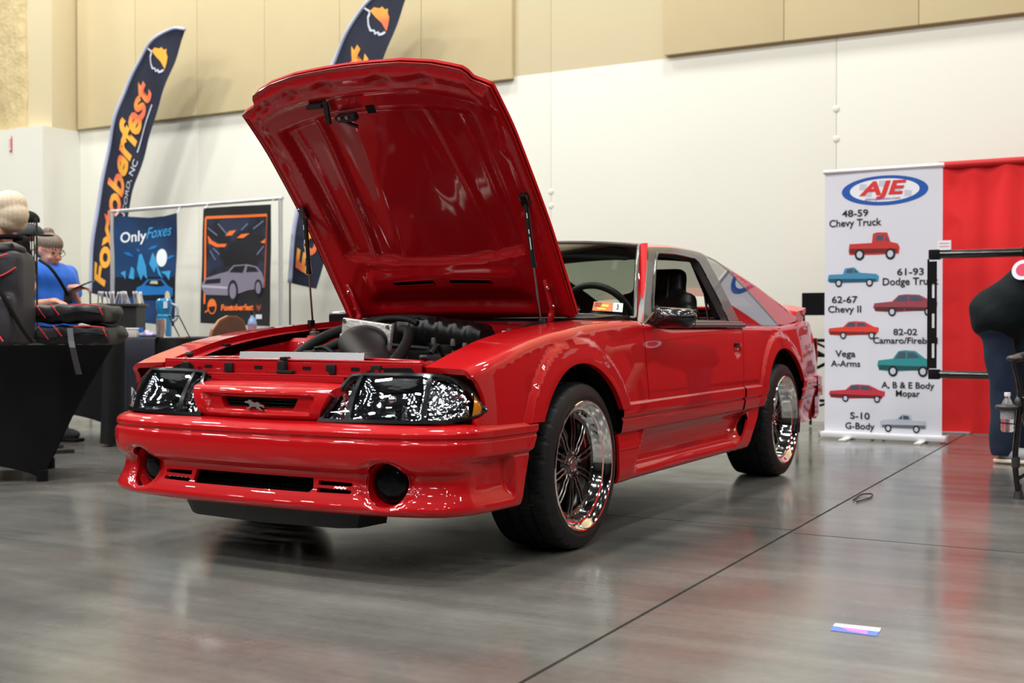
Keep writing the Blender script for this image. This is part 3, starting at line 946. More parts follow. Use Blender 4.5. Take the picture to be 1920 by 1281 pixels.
# intake back, air dam, driving lamps
bx('intake_mesh', (0, -.84, .31), (.92, .012, .085), MATTBLACK, car)
bm = bm_new()
for i in range(46):
    box(bm, (-.44 + i * .0195, -.86, .31), (.003, .004, .08))
for i in range(5):
    box(bm, (0, -.861, .283 + i * .014), (.90, .004, .003))
o = done('intake_grille', bm, MATTBLACK, car); o['kind'] = 'stuff'
for s in (1, -1):
    x, y, nx, ny = plan(s * wf)
    ang = math.atan2(nx, -ny)
    rot = Matrix.Rotation(ang, 4, 'Z')
    def loc(bm): bmesh.ops.transform(bm, matrix=Matrix.Translation((x, y, .325)) @ rot, verts=bm.verts)
    bm = bm_new(); lathe(bm, [(.078, .046), (.074, .055), (.066, .09), (.06, .12)], 'Y', n=40); loc(bm)
    done('lamp_cup', bm, PAINT, car, True, .6)
    bm = bm_new(); lathe(bm, [(.0005, .058), (.03, .059), (.052, .063), (.060, .070), (.062, .085), (.06, .11), (.001, .112)], 'Y', n=40); loc(bm)
    dl = done('driving_lamp', bm, mat('smoked_lamp_glass', (.004, .004, .005, 1), rough=.05, spec=.3, bump=.1, bscale=60), car, True, .6)
dam = bm_new()
pts = [(-.40, -.84), (-.34, -.875), (0, -.905), (.34, -.875), (.40, -.84), (.42, -.70)]
ptl = [(-.42, -.70)] + pts
A = [dam.verts.new((a, b, .24)) for a, b in ptl]; B = [dam.verts.new((a * .93, b + .02, .165)) for a, b in ptl]
C_ = [dam.verts.new((a * .86, b + .07, .155)) for a, b in ptl]
for i in range(len(ptl) - 1): dam.faces.new((A[i], A[i + 1], B[i + 1], B[i])); dam.faces.new((B[i], B[i + 1], C_[i + 1], C_[i]))
dam.faces.new(C_)
done('air_dam', dam, SATINBLACK, car, True, .8)
bx('front_crossmember', (0, -.45, .26), (1.0, .5, .05), MATTBLACK, car)

# ---- rear end cap
rb = [(.80, 3.25), (.79, 3.38), (.755, 3.48), (.66, 3.54), (.40, 3.57), (0, 3.58)]
rpl = rb + [(-x, y) for x, y in rb[-2::-1]]
rcv = curve_pts([(x, y, 0) for x, y in rpl], 60)
bm = bm_new(); prof = [(.26, .03), (.27, .01), (.30, 0), (.405, 0), (.412, -.018), (.47, -.020), (.476, -.012), (.482, -.020), (.527, -.018), (.54, .02)]
rings = []
for i, p in enumerate(rcv):
    t = (rcv[min(i + 1, len(rcv) - 1)] - rcv[max(i - 1, 0)]).normalized(); nrm = Vector((-t.y, t.x, 0)) * -1
    if nrm.y < 0 and abs(nrm.y) > .5: nrm = -nrm
    if nrm.x * p.x < 0 and abs(nrm.x) > .3: nrm = -nrm
    rings.append([bm.verts.new((p.x - nrm.x * o_, p.y - nrm.y * o_, z)) for z, o_ in prof])
for a, b in zip(rings, rings[1:]):
    for k in range(len(prof) - 1): bm.faces.new((a[k], b[k], b[k + 1], a[k + 1]))
done('rear_bumper', bm, PAINT, car, True, .7)
both('rear_corner', [(2.87, .27), (3.27, .26), (3.27, .41), (2.88, .41)], lambda y, z: (_xs(z) - _taper(y) + .004, y, z), PAINT, sp=.04, thick=.015)
bx('tail_panel', (0, 3.47, .69), (1.34, .02, .36), SATINBLACK, car)
TL = mat('dark_red_tail_lamp', (.12, .004, .004, 1), rough=.12, coat=1)
for s in (1, -1):
    bx('tail_lamp', (s * .58, 3.487, .68), (.34, .03, .17), TL, car, bevel=.01)

# ---- rear wing
bm = bm_new()
sec = [(-.13, .000), (-.10, .016), (-.03, .024), (.06, .030), (.12, .046), (.135, .044), (.12, .020), (.05, -.004), (-.05, -.012), (-.12, -.010)]
st = []
n = 40
for i in range(n + 1):
    s = -1 + 2 * i / n; x = .718 * s
    k = abs(s)
    drop = .016 * sstep(.80, 1.0, k); yb = 3.33 - .10 * sstep(.45, 1.0, k); sc = 1.0 - .12 * sstep(.85, 1, k)
    st.append([bm.verts.new((x, yb + a * sc, .928 + (b if b > .01 else b - .035 * sstep(.88, .97, k)) * sc - drop)) for a, b in sec])
for a, b in zip(st, st[1:]):
    for k in range(len(sec)): bm.faces.new((a[k], a[(k + 1) % len(sec)], b[(k + 1) % len(sec)], b[k]))
bm.faces.new(st[0]); bm.faces.new(st[-1][::-1])
wing = done('rear_wing', bm, PAINT, car, True, .9)
for s in (1, -1):
    pr_ = [(3.10, .86), (3.40, .87), (3.37, .925), (3.15, .90)]
    bm = bm_new(); prism(bm, pr_, s * .60, s * .685, 'YZ'); done('wing_stand', bm, PAINT, car)

# ================================================================ nose panel between the lamps
def xin(z):            # inner lamp edge (half width of the nose) at height z
    return .268 + (.332 - .268) * min(1, max(0, (z - .528) / .15))
_ny = Spl([(.515, -.885), (.535, -.905), (.56, -.915), (.615, -.905), (.628, -.890), (.640, -.868), (.70, -.775)])   # front profile by arc q
_nz = Spl([(.515, .520), (.535, .535), (.56, .56), (.615, .617), (.628, .629), (.640, .634), (.70, .652)])
def nose(x, q):
    y = _ny(q) + .25 * x * x; z = _nz(q)
    # tray round the grille slot
    k = sstep(.245, .225, abs(x - .0) - (q - .575) * .35) * sstep(.540, .550, q) * sstep(.606, .597, q)
    return (x, y + .022 * k, z)
slot = [(-.158, .566), (-.150, .556), (.150, .556), (.160, .566), (.172, .588), (.166, .594), (-.166, .594), (-.172, .588)]
nout = [(-.262, .515), (.262, .515), (.272, .545), (.305, .615), (.318, .645), (.325, .70), (-.325, .70), (-.318, .645), (-.305, .615), (-.272, .545)]
panel('nose_panel', nout, nose, PAINT, car, holes=[slot], sp=.016, spy=.006, thick=.03)
bx('grille_backing', (0, -.83, .575), (.36, .01, .06), MATTBLACK, car)
bm = bm_new()
for i in range(3): box(bm, (0, -.858, .564 + i * .0105), (.345, .012, .0022))
for i in range(-3, 4): box(bm, (i * .05, -.854, .575), (.002, .008, .04))
o = done('grille_bars', bm, SATINBLACK, car)
# running horse emblem in chrome
horse = [(-.052, .566), (-.040, .572), (-.030, .571), (-.022, .577), (-.010, .580), (.004, .577), (.016, .580), (.026, .586), (.036, .586), (.048, .580), (.052, .583), (.060, .579), (.058, .575), (.046, .575), (.036, .573),
         (.030, .566), (.040, .560), (.052, .561), (.050, .557), (.036, .555), (.024, .561), (.012, .564), (-.004, .563), (-.012, .557), (-.026, .554), (-.040, .549), (-.042, .553), (-.030, .558), (-.022, .563), (-.034, .565), (-.052, .561)]
horse = [(-a * .78 + .0, b) for a, b in horse]
pr('running_horse_emblem', horse, -.902, -.893, CHROME, car)

# ================================================================ head lamps
_bx = [Spl([(0, .268), (.2, .38), (.4, .52), (.6, .655), (.8, .745), (1, .789)]), Spl([(0, -.892), (.2, -.888), (.4, -.874), (.6, -.840), (.8, -.772), (1, -.688)]), Spl([(0, .529), (.6, .532), (.8, .537), (1, .552)])]
_tx = [Spl([(0, .332), (.2, .390), (.4, .520), (.6, .628), (.8, .700), (.9, .744), (1, .787)]), Spl([(0, -.800), (.2, -.800), (.4, -.793), (.6, -.768), (.8, -.728), (.9, -.705), (1, -.684)]), Spl([(0, .676), (.2, .681), (.4, .683), (.6, .681), (.8, .668), (.9, .640), (1, .575)])]
def lamp(s, t, off=0.0):
    s0 = s; s = min(1, max(0, s))
    b = Vector([f(s) for f in _bx]); c = Vector([f(s) for f in _tx])
    tang = Vector([f(min(1, s + .02)) for f in _bx]) - Vector([f(max(0, s - .02)) for f in _bx])
    p = b.lerp(c, t) + tang.normalized() * (s0 - s) * .5
    t = min(1.04, max(-.04, t))
    n = tang.cross(c - b).normalized()
    return p + n * (.010 * 4 * t * (1 - t) - .004 + off)
def lampf(off): return lambda s, t: tuple(lamp(s, t, off))
REFL = mat('faceted_chrome_reflector', (.85, .87, .9, 1), rough=.07, metal=1)
_nt = REFL.node_tree; _b = _nt.nodes['Principled BSDF']; _tc = _nt.nodes.new('ShaderNodeTexCoord'); _v = _nt.nodes.new('ShaderNodeTexVoronoi'); _v.inputs['Scale'].default_value = 60
_bp = _nt.nodes.new('ShaderNodeBump'); _bp.inputs['Strength'].default_value = .5; _bp.inputs['Distance'].default_value = .01
_nt.links.new(_tc.outputs['Object'], _v.inputs['Vector']); _nt.links.new(_v.outputs['Distance'], _bp.inputs['Height']); _nt.links.new(_bp.outputs[0], _b.inputs['Normal'])
BOWL = mat('smoked_chrome_bowl', (.50, .52, .56, 1), rough=.05, metal=1)
_nt = BOWL.node_tree; _b = _nt.nodes['Principled BSDF']; _tc = _nt.nodes.new('ShaderNodeTexCoord'); _v = _nt.nodes.new('ShaderNodeTexNoise'); _v.inputs['Scale'].default_value = 22
_mp = _nt.nodes.new('ShaderNodeMapping'); _mp.inputs['Scale'].default_value = (.5, 1, 2.2)
_bp = _nt.nodes.new('ShaderNodeBump'); _bp.inputs['Strength'].default_value = .3; _bp.inputs['Distance'].default_value = .01
_nt.links.new(_tc.outputs['Object'], _mp.inputs[0]); _nt.links.new(_mp.outputs[0], _v.inputs['Vector']); _nt.links.new(_v.outputs['Fac'], _bp.inputs['Height']); _nt.links.new(_bp.outputs[0], _b.inputs['Normal'])
def quad(s0, s1, t0, t1, d0=0, d1=0): return [(s0, t0), (s1, t0), (s1 + d1, t1), (s0 + d0, t1)]
for mir in (False, True):
    body = panel('head_lamp', [(-.004, -.03), (1.01, -.03), (1.01, 1.03), (-.004, 1.03)], lampf(-.055), MATTBLACK, car, sp=.05, thick=0, mirror=mir)
    def sub(name, poly, off, m, **k):
        o = panel(name, poly, lampf(off), m, None, mirror=mir, **k); o.parent = body; return o
    # outer rim, black dividers
    rim_o = [(-.012, -.035), (.5, -.035), (1.012, -.035), (1.012, 1.06), (.8, 1.035), (.5, 1.03), (-.012, 1.03)]
    rim_i = [(.022, .03), (.97, .035), (.975, .9), (.80, .965), (.022, .965)]
    sub('lamp_rim', rim_o, .001, GLOSSBLACK, holes=[rim_i], sp=.03, thick=.018)
    sub('lamp_divider', quad(.178, .215, .02, .98, -.03, -.03), .0, GLOSSBLACK, sp=.03, spy=.1, thick=.03)
    sub('lamp_divider', quad(.575, .605, .02, .98, .012, .012), .0, GLOSSBLACK, sp=.03, spy=.1, thick=.03)
    # bowl of the main beam: deep concave
    def bowl(s, t):
        u = (s - .39) / .19; v = (t - .5) / .48
        return tuple(lamp(s, t, -.012 - .045 * max(0, (1 - abs(u) ** 2.5)) * max(0, (1 - abs(v) ** 2.5))))
    o = panel('main_beam_bowl', quad(.205, .585, .03, .97), bowl, BOWL, None, sp=.014, spy=.06, thick=0, mirror=mir); o.parent = body
    sub('park_reflector', quad(.03, .175, .04, .96, .0, -.02), -.022, REFL, sp=.03, spy=.1, thick=0)
    sub('side_reflector', [(.61, .04), (.90, .04), (.875, .94), (.78, .97), (.615, .97)], -.022, REFL, sp=.03, spy=.1, thick=0)
    sub('amber_marker', [(.905, .05), (.975, .06), (.978, .55), (.965, .85), (.93, .90)], -.006, AMBER, sp=.02, spy=.1, thick=0)
    sub('lamp_lens', rim_i, .002, LENS, sp=.05, spy=.1, thick=0)
    bm = bm_new(); c_ = lamp(.39, .5, -.030); sx = -1 if mir else 1
    bmesh.ops.create_uvsphere(bm, u_segments=12, v_segments=8, radius=.016, matrix=Matrix.Translation((c_.x * sx, c_.y, c_.z)))
    o = done('bulb_cap', bm, CHROME, None, True); o.parent = body

# ================================================================ radiator support and engine bay
# upper tie bar, pressed steel painted red
bm = bm_new()
box(bm, (0, -.700, .712), (1.18, .075, .016), bevel=.004)
box(bm, (0, -.742, .688), (1.16, .010, .050), bevel=.003)
box(bm, (0, -.660, .695), (1.16, .012, .045), bevel=.003)
done('radiator_support', bm, PAINT_BAY, car, True, .6)
bm = bm_new()
box(bm, (0, -.765, .668), (.66, .06, .006), bevel=.002); box(bm, (0, -.772, .655), (.60, .05, .02), bevel=.004)
done('nose_reinforcement', bm, PAINT_BAY, car, True, .6)
for s in (1, -1):
    bm = bm_new()
    prism(bm, [(s * .36, -.70), (s * .60, -.63), (s * .60, -.58), (s * .34, -.65)], .698, .716, 'XY')
    prism(bm, [(s * .40, -.76), (s * .66, -.66), (s * .62, -.60), (s * .40, -.70)], .680, .692, 'XY')
    done('support_gusset', bm, PAINT_BAY, car)
    # rubber bump stops on the support
    lt('bump_stop', [(.001, .742), (.012, .742), (.016, .735), (.014, .728), (.008, .724), (.008, .716), (.017, .715), (.017, .708), (.001, .708)], mat('black_rubber', (.01, .01, .01, 1), rough=.5), car, 'Z', (s * .535, -.665, 0), 16)
for x in (-.257, .209, .40, -.47): bx('support_clip', (x, -.750, .690), (.040, .010, .034), SATINBLACK, car, bevel=.003)
for x in (-.12, .10, .31, -.36):
    bx('support_slot', (x, -.7475, .692), (.036, .002, .012), MATTBLACK, car)
for x in (-.52, -.40, -.31, -.19, -.06, .05, .15, .27, .36, .47, .55):
    lt('support_bolt', [(.0005, .005), (.006, .005), (.007, 0), (.0005, 0)], PAINT_BAY if x > .1 else STEEL, car, 'Z', (x, -.70, .720), 6)
bm = bm_new()
box(bm, (-.002, -.752, .688), (.034, .03, .058), bevel=.004); box(bm, (.02, -.765, .678), (.07, .02, .012), bevel=.003); box(bm, (-.002, -.735, .725), (.02, .05, .012), bevel=.003)
done('hood_latch', bm, SATINBLACK, car, True, .6)
for x0_, x1_, z_ in ((.34, .56, .688), (-.56, -.42, .688)):
    pr('support_opening_shade', [(x0_, z_ - .012), (x1_, z_ - .010), (x1_ - .02, z_ + .012), (x0_ + .05, z_ + .010)], -.7485, -.747, MATTBLACK, car)  # thin black slabs stand in for the shade inside openings and gaps
for x_, w_ in ((-.33, .10), (-.14, .13), (.13, .16), (.30, .08)):
    pr('pressed_rib', [(x_ - w_ / 2, .668), (x_ + w_ / 2, .668), (x_ + w_ / 2 - .012, .682), (x_ - w_ / 2 + .012, .682)], -.756, -.747, PAINT_BAY, car)
for s in (1, -1): tb('support_bead', [(s * .02, -.668, .722), (s * .25, -.672, .724), (s * .42, -.675, .722), (s * .57, -.66, .716)], .006, PAINT_BAY, car, curved=True, n=8)
tb('support_bead', [(-.57, -.735, .716), (0, -.738, .720), (.57, -.735, .716)], .005, PAINT_BAY, car, n=8)
# aluminium cover bar
bm = bm_new()
box(bm, (.050, -.722, .7325), (.560, .004, .030), rot=Matrix.Rotation(-.25, 3, 'X')); box(bm, (.050, -.695, .7455), (.560, .038, .003))
done('aluminium_cover_bar', bm, BRUSHED, car)
# inner aprons, strut towers, firewall, cowl
for s in (1, -1):
    bm = bm_new()
    prism(bm, [(-.66, .40), (.42, .40), (.42, .80), (.1, .795), (-.3, .745), (-.66, .66)], s * .555, s * .565, 'YZ')
    done('inner_apron', bm, PAINT_BAY, car)
    lt('strut_tower', [(.13, .45), (.125, .72), (.11, .775), (.09, .79), (.035, .79), (.03, .80), (.001, .80)], PAINT_BAY, car, 'Z', (s * .48, .02, 0), 28)
    lt('strut_nut', [(.022, .80), (.022, .815), (.012, .818), (.012, .83), (.001, .83)], STEEL, car, 'Z', (s * .48, .02, 0), 12)
bm = bm_new(); box(bm, (0, .455, .64), (1.16, .02, .44)); done('firewall', bm, PAINT_BAY, car)
bx('engine_bay_floor', (0, -.12, .38), (1.12, 1.1, .02), MATTBLACK, car)
bx('bay_left_filler', (0, -.60, .50), (1.14, .08, .30), MATTBLACK, car)
def cowl(x, y):
    return (x, y, .872 + .030 * sstep(.46, .60, y) * (1 - (x / .66) ** 2 * .6))
panel('cowl_panel', [(-.60, .45), (.60, .45), (.67, .56), (.675, .74), (.5, .665), (.25, .615), (0, .605), (-.25, .615), (-.5, .665), (-.675, .74), (-.67, .56)], cowl, SATINBLACK, car, sp=.05, thick=.02)
bx('cowl_seal', (0, .462, .862), (1.12, .022, .026), MATTBLACK, car, bevel=.008)
bm = bm_new()
for i in range(16): box(bm, (.34 + i * .016, .565 + i * .001, .8985 - i * .0004), (.006, .055, .002))
for i in range(16): box(bm, (-.34 - i * .016, .565 + i * .001, .8985 - i * .0004), (.006, .055, .002))
o = done('cowl_vent_ribs', bm, mat('grey_plastic', (.25, .25, .25, 1), rough=.4), car)
for x0, x1 in ((-.52, -.02), (.02, .50)):
    p0 = Vector((x1, .585, .915)); 
    tb('wiper_blade', [(x0, .655 + .04, .915), (x0 * .6 + x1 * .4, .630, .921), (x1, .600, .919)], .006, MATTBLACK, car, curved=True, n=6)
    tb('wiper_arm', [(x1 + .02, .565, .908), ((x0 + x1) / 2, .60, .925), ((x0 + x1) / 2 - .03, .635, .928)], .006, GLOSSBLACK, car, n=6)

# engine top
LOOM = mat('dull_engine_black', (.008, .008, .008, 1), rough=.5, spec=.3)
bm = bm_new()
box(bm, (0, -.05, .55), (.50, .62, .30), bevel=.03); box(bm, (0, -.02, .70), (.34, .50, .08), bevel=.02)
done('engine_block', bm, MATTBLACK, car, True, .6)
# ribbed plenum running across behind the throttle
bm = bm_new()
n = 46
for half in (0,):
    rings = []
    for i in range(n + 1):
        x = -.255 + .53 * i / n
        rib = .007 * (1 if (i // 3) % 2 == 0 else 0)
        endk = min(1, min(i, n - i) / 3.0); w = .085 * (.75 + .25 * endk) + rib; h = .062 * (.75 + .25 * endk) + rib
        dz = -.035 * max(0, (x - .0)) / .3
        ring = []
        for k in range(16):
            a = 2 * PI * k / 16; ca, sa = math.cos(a), math.sin(a)
            f = (abs(ca) ** 4 + abs(sa) ** 4) ** -.25
            ring.append(bm.verts.new((x, .20 + w * ca * f * 1.05, .812 + dz + h * sa * f)))
        rings.append(ring)
    for a, b in zip(rings, rings[1:]):
        for k in range(16): bm.faces.new((a[k], a[(k + 1) % 16], b[(k + 1) % 16], b[k]))
    bm.faces.new(rings[0]); bm.faces.new(rings[-1][::-1])
done('intake_plenum', bm, mat('satin_black_plenum', (.006, .006, .007, 1), rough=.3, spec=.4), car, True, .7)
tb('plenum_flange', [(-.22, .10, .765), (.05, .095, .745), (.31, .11, .715)], .012, LOOM, car, n=8)
for x in (-.2, -.08, .06, .18, .28): lt('plenum_bolt', [(.001, .008), (.006, .008), (.006, 0), (.001, 0)], CHROME, car, 'Z', (x, .095, .775 - .05 * (x + .2)), 6)
# machined throttle body
MACH = mat('machined_aluminium', (.88, .86, .82, 1), rough=.38, metal=.85, bump=.25, bscale=45)
bm = bm_new(); 
box(bm, (-.105, -.115, .797), (.246, .020, .128), rot=Matrix.Rotation(.12, 3, 'Y'), bevel=.006)
box(bm, (-.105, -.08, .785), (.17, .06, .10), rot=Matrix.Rotation(.12, 3, 'Y'), bevel=.01)
box(bm, (-.215, -.08, .765), (.05, .08, .09), bevel=.006)
tbd = done('throttle_body', bm, MACH, car, True, .6)
for x, z in ((-.210, .862), (.005, .836), (-.222, .757), (-.008, .735)):
    o = lt('throttle_bolt', [(.001, -.130), (.008, -.130), (.009, -.124), (.001, -.122)], STEEL, None, 'Y', (x, 0, z), 8); o.parent = tbd
# oval inlet elbow that sweeps forward and down to the left
bm = bm_new(); rings = []
cp_ = curve_pts([(-.100, -.125, .786), (-.075, -.19, .768), (.02, -.29, .735), (.13, -.40, .705), (.22, -.50, .68), (.25, -.56, .62)], 30)
for i, p in enumerate(cp_):
    t = (cp_[min(i + 1, len(cp_) - 1)] - cp_[max(0, i - 1)]).normalized()
    sidev = t.cross(Vector((0, 0, 1))).normalized(); upv = sidev.cross(t)
    k = i / (len(cp_) - 1); a_ = .106 * (1 - k) ** 1.3 + .060 * (1 - (1 - k) ** 1.3); b_ = .060 * (1 - k) + .052 * k
    rings.append([bm.verts.new(p + sidev * a_ * math.cos(2 * PI * j / 28) + upv * b_ * math.sin(2 * PI * j / 28)) for j in range(28)])
for a, b in zip(rings, rings[1:]):
    for k in range(28): bm.faces.new((a[k], a[(k + 1) % 28], b[(k + 1) % 28], b[k]))
bm.faces.new(rings[0]); bm.faces.new(rings[-1][::-1])
done('intake_elbow', bm, mat('black_silicone', (.010, .010, .011, 1), rough=.55, spec=.25), car, True, .9)
lt('elbow_screw', [(.001, -.012), (.010, -.012), (.010, 0), (.001, 0)], CHROME, car, 'Y', (.145, -.485, .735), 10)
# hoses and looms
tb('coolant_hose', [(-.42, -.20, .690), (-.405, -.16, .735), (-.35, -.04, .805), (-.22, .10, .858), (-.06, .16, .868), (.05, .17, .855)], .022, HOSE, car, curved=True, n=14)
tb('coolant_hose', [(-.36, -.34, .66), (-.33, -.26, .70), (-.27, -.16, .75), (-.18, -.05, .81)], .019, HOSE, car, curved=True, n=14)
tb('coolant_hose', [(.00, -.02, .825), (.06, -.06, .815), (.12, -.16, .775), (.20, -.32, .735), (.27, -.46, .71), (.33, -.55, .67)], .021, HOSE, car, curved=True, n=14)
tb('coolant_hose', [(-.16, -.02, .845), (-.10, .01, .87), (0, .02, .868), (.05, .02, .85)], .013, HOSE, car, curved=True, n=10)
tb('hose_fitting', [(-.425, -.225, .675), (-.415, -.19, .702)], .020, CHROME, car, n=10)
tb('hose_fitting', [(-.43, -.245, .66), (-.424, -.225, .675)], .017, GLOSSBLACK, car, n=10)
rnd = random.Random(5)
for i in range(16):
    a = Vector((rnd.uniform(-.40, .42), rnd.uniform(-.42, .05), rnd.uniform(.66, .74))); b = a + Vector((rnd.uniform(-.12, .12), rnd.uniform(-.1, .16), rnd.uniform(-.03, .03)))
    tb('engine_wire', [a, (a + b) / 2 + Vector((0, 0, rnd.uniform(.01, .04))), b], rnd.choice((.004, .006, .009)), HOSE, car, curved=True, n=6)
for i, (x, y, z, sx, sy, sz) in enumerate([(-.30, -.12, .70, .14, .18, .08), (-.33, .12, .70, .12, .12, .10), (.26, -.05, .70, .16, .2, .06), (.34, -.22, .68, .12, .12, .06), (-.22, -.30, .66, .16, .12, .08), (.16, .02, .74, .06, .1, .05), (.38, .1, .74, .08, .10, .08)]):
    bx('engine_module', (x, y, z), (sx, sy, sz), LOOM, car, rz=.2 * i, bevel=.012)
for x, y, z in ((.22, .02, .76), (.30, -.02, .745), (.36, -.06, .735), (.16, -.03, .765)):
    lt('injector_cap', [(.001, .03), (.009, .028), (.011, .01), (.011, 0)], STEEL, car, 'Z', (x, y, z), 10)
lt('brake_booster', [(.001, .03), (.06, .03), (.105, .06), (.115, .10), (.115, .15), (.001, .16)], GLOSSBLACK, car, 'Y', (.36, .28, .69), 28)
tb('master_cylinder', [(.36, .14, .71), (.36, .31, .71)], .022, STEEL, car)
blob('washer_tank', [('e', (.44, .32, .80), (.075, .07, .055)), ('c', (.40, .26, .80), (.36, .22, .78), .035, .028), ('e', (.46, .38, .83), (.06, .05, .03))], SATINBLACK, car, voxel=.008, smooth=3)
lt('white_cap', [(.001, .02), (.010, .02), (.010, 0), (.001, 0)], WHITE, car, 'Z', (.375, .165, .80), 10)

# ================================================================ the raised hood
HP = Vector((0, .425, .890)); HA = math.radians(50.2)
EU = Vector((0, -math.cos(HA), math.sin(HA))); EN = Vector((0, math.sin(HA), math.cos(HA)))   # along the hood, and out of its painted top
_hl = Spl([(0, 1.245), (.2, 1.240), (.35, 1.22), (.46, 1.185), (.50, 1.165), (.515, 1.125), (.60, 1.095)])
_hb = Spl([(0, 0), (.2, .014), (.5, .030), (.85, .022), (1.05, -.004), (1.25, -.050)])
def hood_top(x, u, d=0.0):
    n = _hb(u) + .020 * (1 - (x / .59) ** 2) - .018 * sstep(.52, .60, abs(x))
    p = HP + EU * u + EN * (n - d)
    return Vector((x, p.y, p.z))
def hmax(x): return _hl(abs(x))
ho = [(-.585, .01), (-.40, -.012), (0, -.03), (.40, -.012), (.585, .01), (.59, .4), (.592, .9), (.590, 1.094)] + [(x, hmax(x)) for x in (.57, .53, .515, .505, .49, .45, .38, .25, .1, 0, -.1, -.25, -.38, -.45, -.49, -.505, -.515, -.53, -.57)] + [(-.590, 1.094), (-.592, .9), (-.59, .4)]
hood = panel('hood', ho, lambda x, u: tuple(hood_top(x, u)), PAINT, car, sp=.04, thick=.012)
hood['label'] = 'propped open red hood, ribbed underside showing'
def under(x, u):
    ax = abs(x)
    edge = min((.592 - ax), u + .02, (hmax(x) - u))
    d = .013 + .030 * sstep(.006, .05, edge)                     # pressed frame
    # big pan let into the frame
    px_ = .455 + .02 * u; r = .10
    u0 = .285 + .05 * (x / .45) ** 2 - .03 * 0; u1 = 1.045 - .06 * (x / .45) ** 2
    k = sstep(px_, px_ - .035, ax) * sstep(u0 - .018, u0 + .022, u) * sstep(u1 + .02, u1 - .025, u)
    d -= .030 * k
    # two long swages converging toward the front, and a raised centre
    c1 = .31 - .07 * (u - .3)
    d += k * (.012 * math.exp(-((ax - c1) / .016) ** 2) + .010 * sstep(c1 - .06, c1 - .16, ax) + .004 * math.exp(-((ax - .40) / .012) ** 2))
    # rear cross beam with raised boss round the slots
    d += .012 * sstep(.40, .34, ax) * math.exp(-((u - .195) / .055) ** 4)
    d -= .016 * math.exp(-((u - .085) / .03) ** 2) * sstep(.44, .36, ax)
    # front beam: groove and dimples
    d += .010 * math.exp(-((u - (hmax(x) - .105)) / .018) ** 2) * sstep(.56, .50, ax)
    for cx in (-.46, -.30, -.12, .14, .33):
        d -= .016 * math.exp(-(((x - cx) / .035) ** 2 + ((u - (hmax(x) - .065)) / .022) ** 2))
    for cx in (-.535, .535):
        d -= .012 * math.exp(-(((x - cx) / .022) ** 2 + ((u - .95) / .05) ** 2)) - .006 * math.exp(-(((x - cx) / .018) ** 2 + ((u - .82) / .03) ** 2))
    return tuple(hood_top(x, u, d))
hi = [(a * .9985, max(b, -.028) if abs(a) > .2 else b) for a, b in ho]
slots = [[(-.245, .185), (-.04, .190), (-.035, .197), (-.04, .212), (-.245, .207), (-.250, .196)], [(.045, .190), (.245, .185), (.250, .196), (.245, .207), (.045, .212), (.040, .20)]]
und = panel('hood_underside', hi, under, PAINT_BAY, None, holes=slots, sp=.014, thick=.004, flip=True); und.parent = hood
for a, b in ((-.145, .197), (.145, .199)):
    p = hood_top(a, b, .022); o = bx('slot_backing', p, (.24, .05, .003), MATTBLACK, None, rot=Matrix.Rotation(-HA, 3, 'X')); o.parent = hood
# latch striker, hinge straps, strut brackets
def hl(name, x, u, d, s, m, rz=0):
    p = hood_top(x, u, d)
    o = bx(name, p, s, m, None, rot=(Matrix.Rotation(-HA, 3, 'X') @ Matrix.Rotation(rz, 3, 'Z')), bevel=min(s) * .25); o.parent = hood; return o
hl('latch_striker', -.195, 1.105, .062, (.075, .016, .03), SATINBLACK); hl('latch_striker', -.155, 1.07, .07, (.022, .10, .012), SATINBLACK, .3); hl('latch_striker', -.08, 1.035, .065, (.09, .03, .03), SATINBLACK); hl('latch_striker', -.10, 1.01, .062, (.10, .012, .012), SATINBLACK, .5)
hl('square_opening', .03, 1.055, .0445, (.040, .045, .002), MATTBLACK)
for a in (-.10, -.065): 
    p = hood_top(a, 1.045, .085)
    o = bx('striker_bolt', p, (.014, .014, .01), STEEL, None, rot=Matrix.Rotation(-HA, 3, 'X'), bevel=.003); o.parent = hood
for s in (1, -1):
    ha = bm_new()
    p0 = hood_top(s * .50, .20, .045); p1 = hood_top(s * .495, .06, .05)
    tube(ha, [p0, p1, (s * .49, .355, .885), (s * .49, .335, .835)], .013, 10, radii=[.009, .013, .015, .012])
    o = done('hood_hinge', ha, PAINT_BAY, None, True); o.parent = hood
    for uu in (.075, .165):
        p = hood_top(s * .505, uu, .052)
        b2 = bm_new(); bmesh.ops.create_uvsphere(b2, u_segments=10, v_segments=8, radius=.010, matrix=Matrix.Translation(p)); o = done('hinge_bolt', b2, CHROME, None, True); o.parent = hood
    top = hood_top(s * .545, .575, .055); bot = Vector((s * .567, .115, .862)); d_ = (bot - top)
    st_ = tb('gas_strut', [top, top + d_ * .53], .0105, GLOSSBLACK, None, n=14); st_.parent = hood
    o = tb('strut_rod', [top + d_ * .53, bot], .0045, DARKCHROME, None, n=10); o.parent = st_
    o = tb('strut_collar', [top + d_ * .50, top + d_ * .545], .0125, GLOSSBLACK, None, n=14); o.parent = st_
    for i_, (t0, t1) in enumerate(((.08, .13), (.22, .26), (.28, .40))):
        o = bx('strut_lettering', top + d_ * ((t0 + t1) / 2) + Vector((s * .002, -.0098, 0)), (.006, .001, d_.length * (t1 - t0) * .9), WHITE, None, rot=Vector((0, 0, 1)).rotation_difference(-d_).to_matrix()); o.parent = st_
    hl('strut_bracket', s * .545, .59, .05, (.035, .055, .03), GLOSSBLACK)
    bx('strut_foot', (s * .575, .115, .852), (.02, .03, .03), SATINBLACK, car, bevel=.004)
bx('wing_bumper', (-.575, -.42, .76), (.03, .03, .02), MATTBLACK, car, bevel=.006)

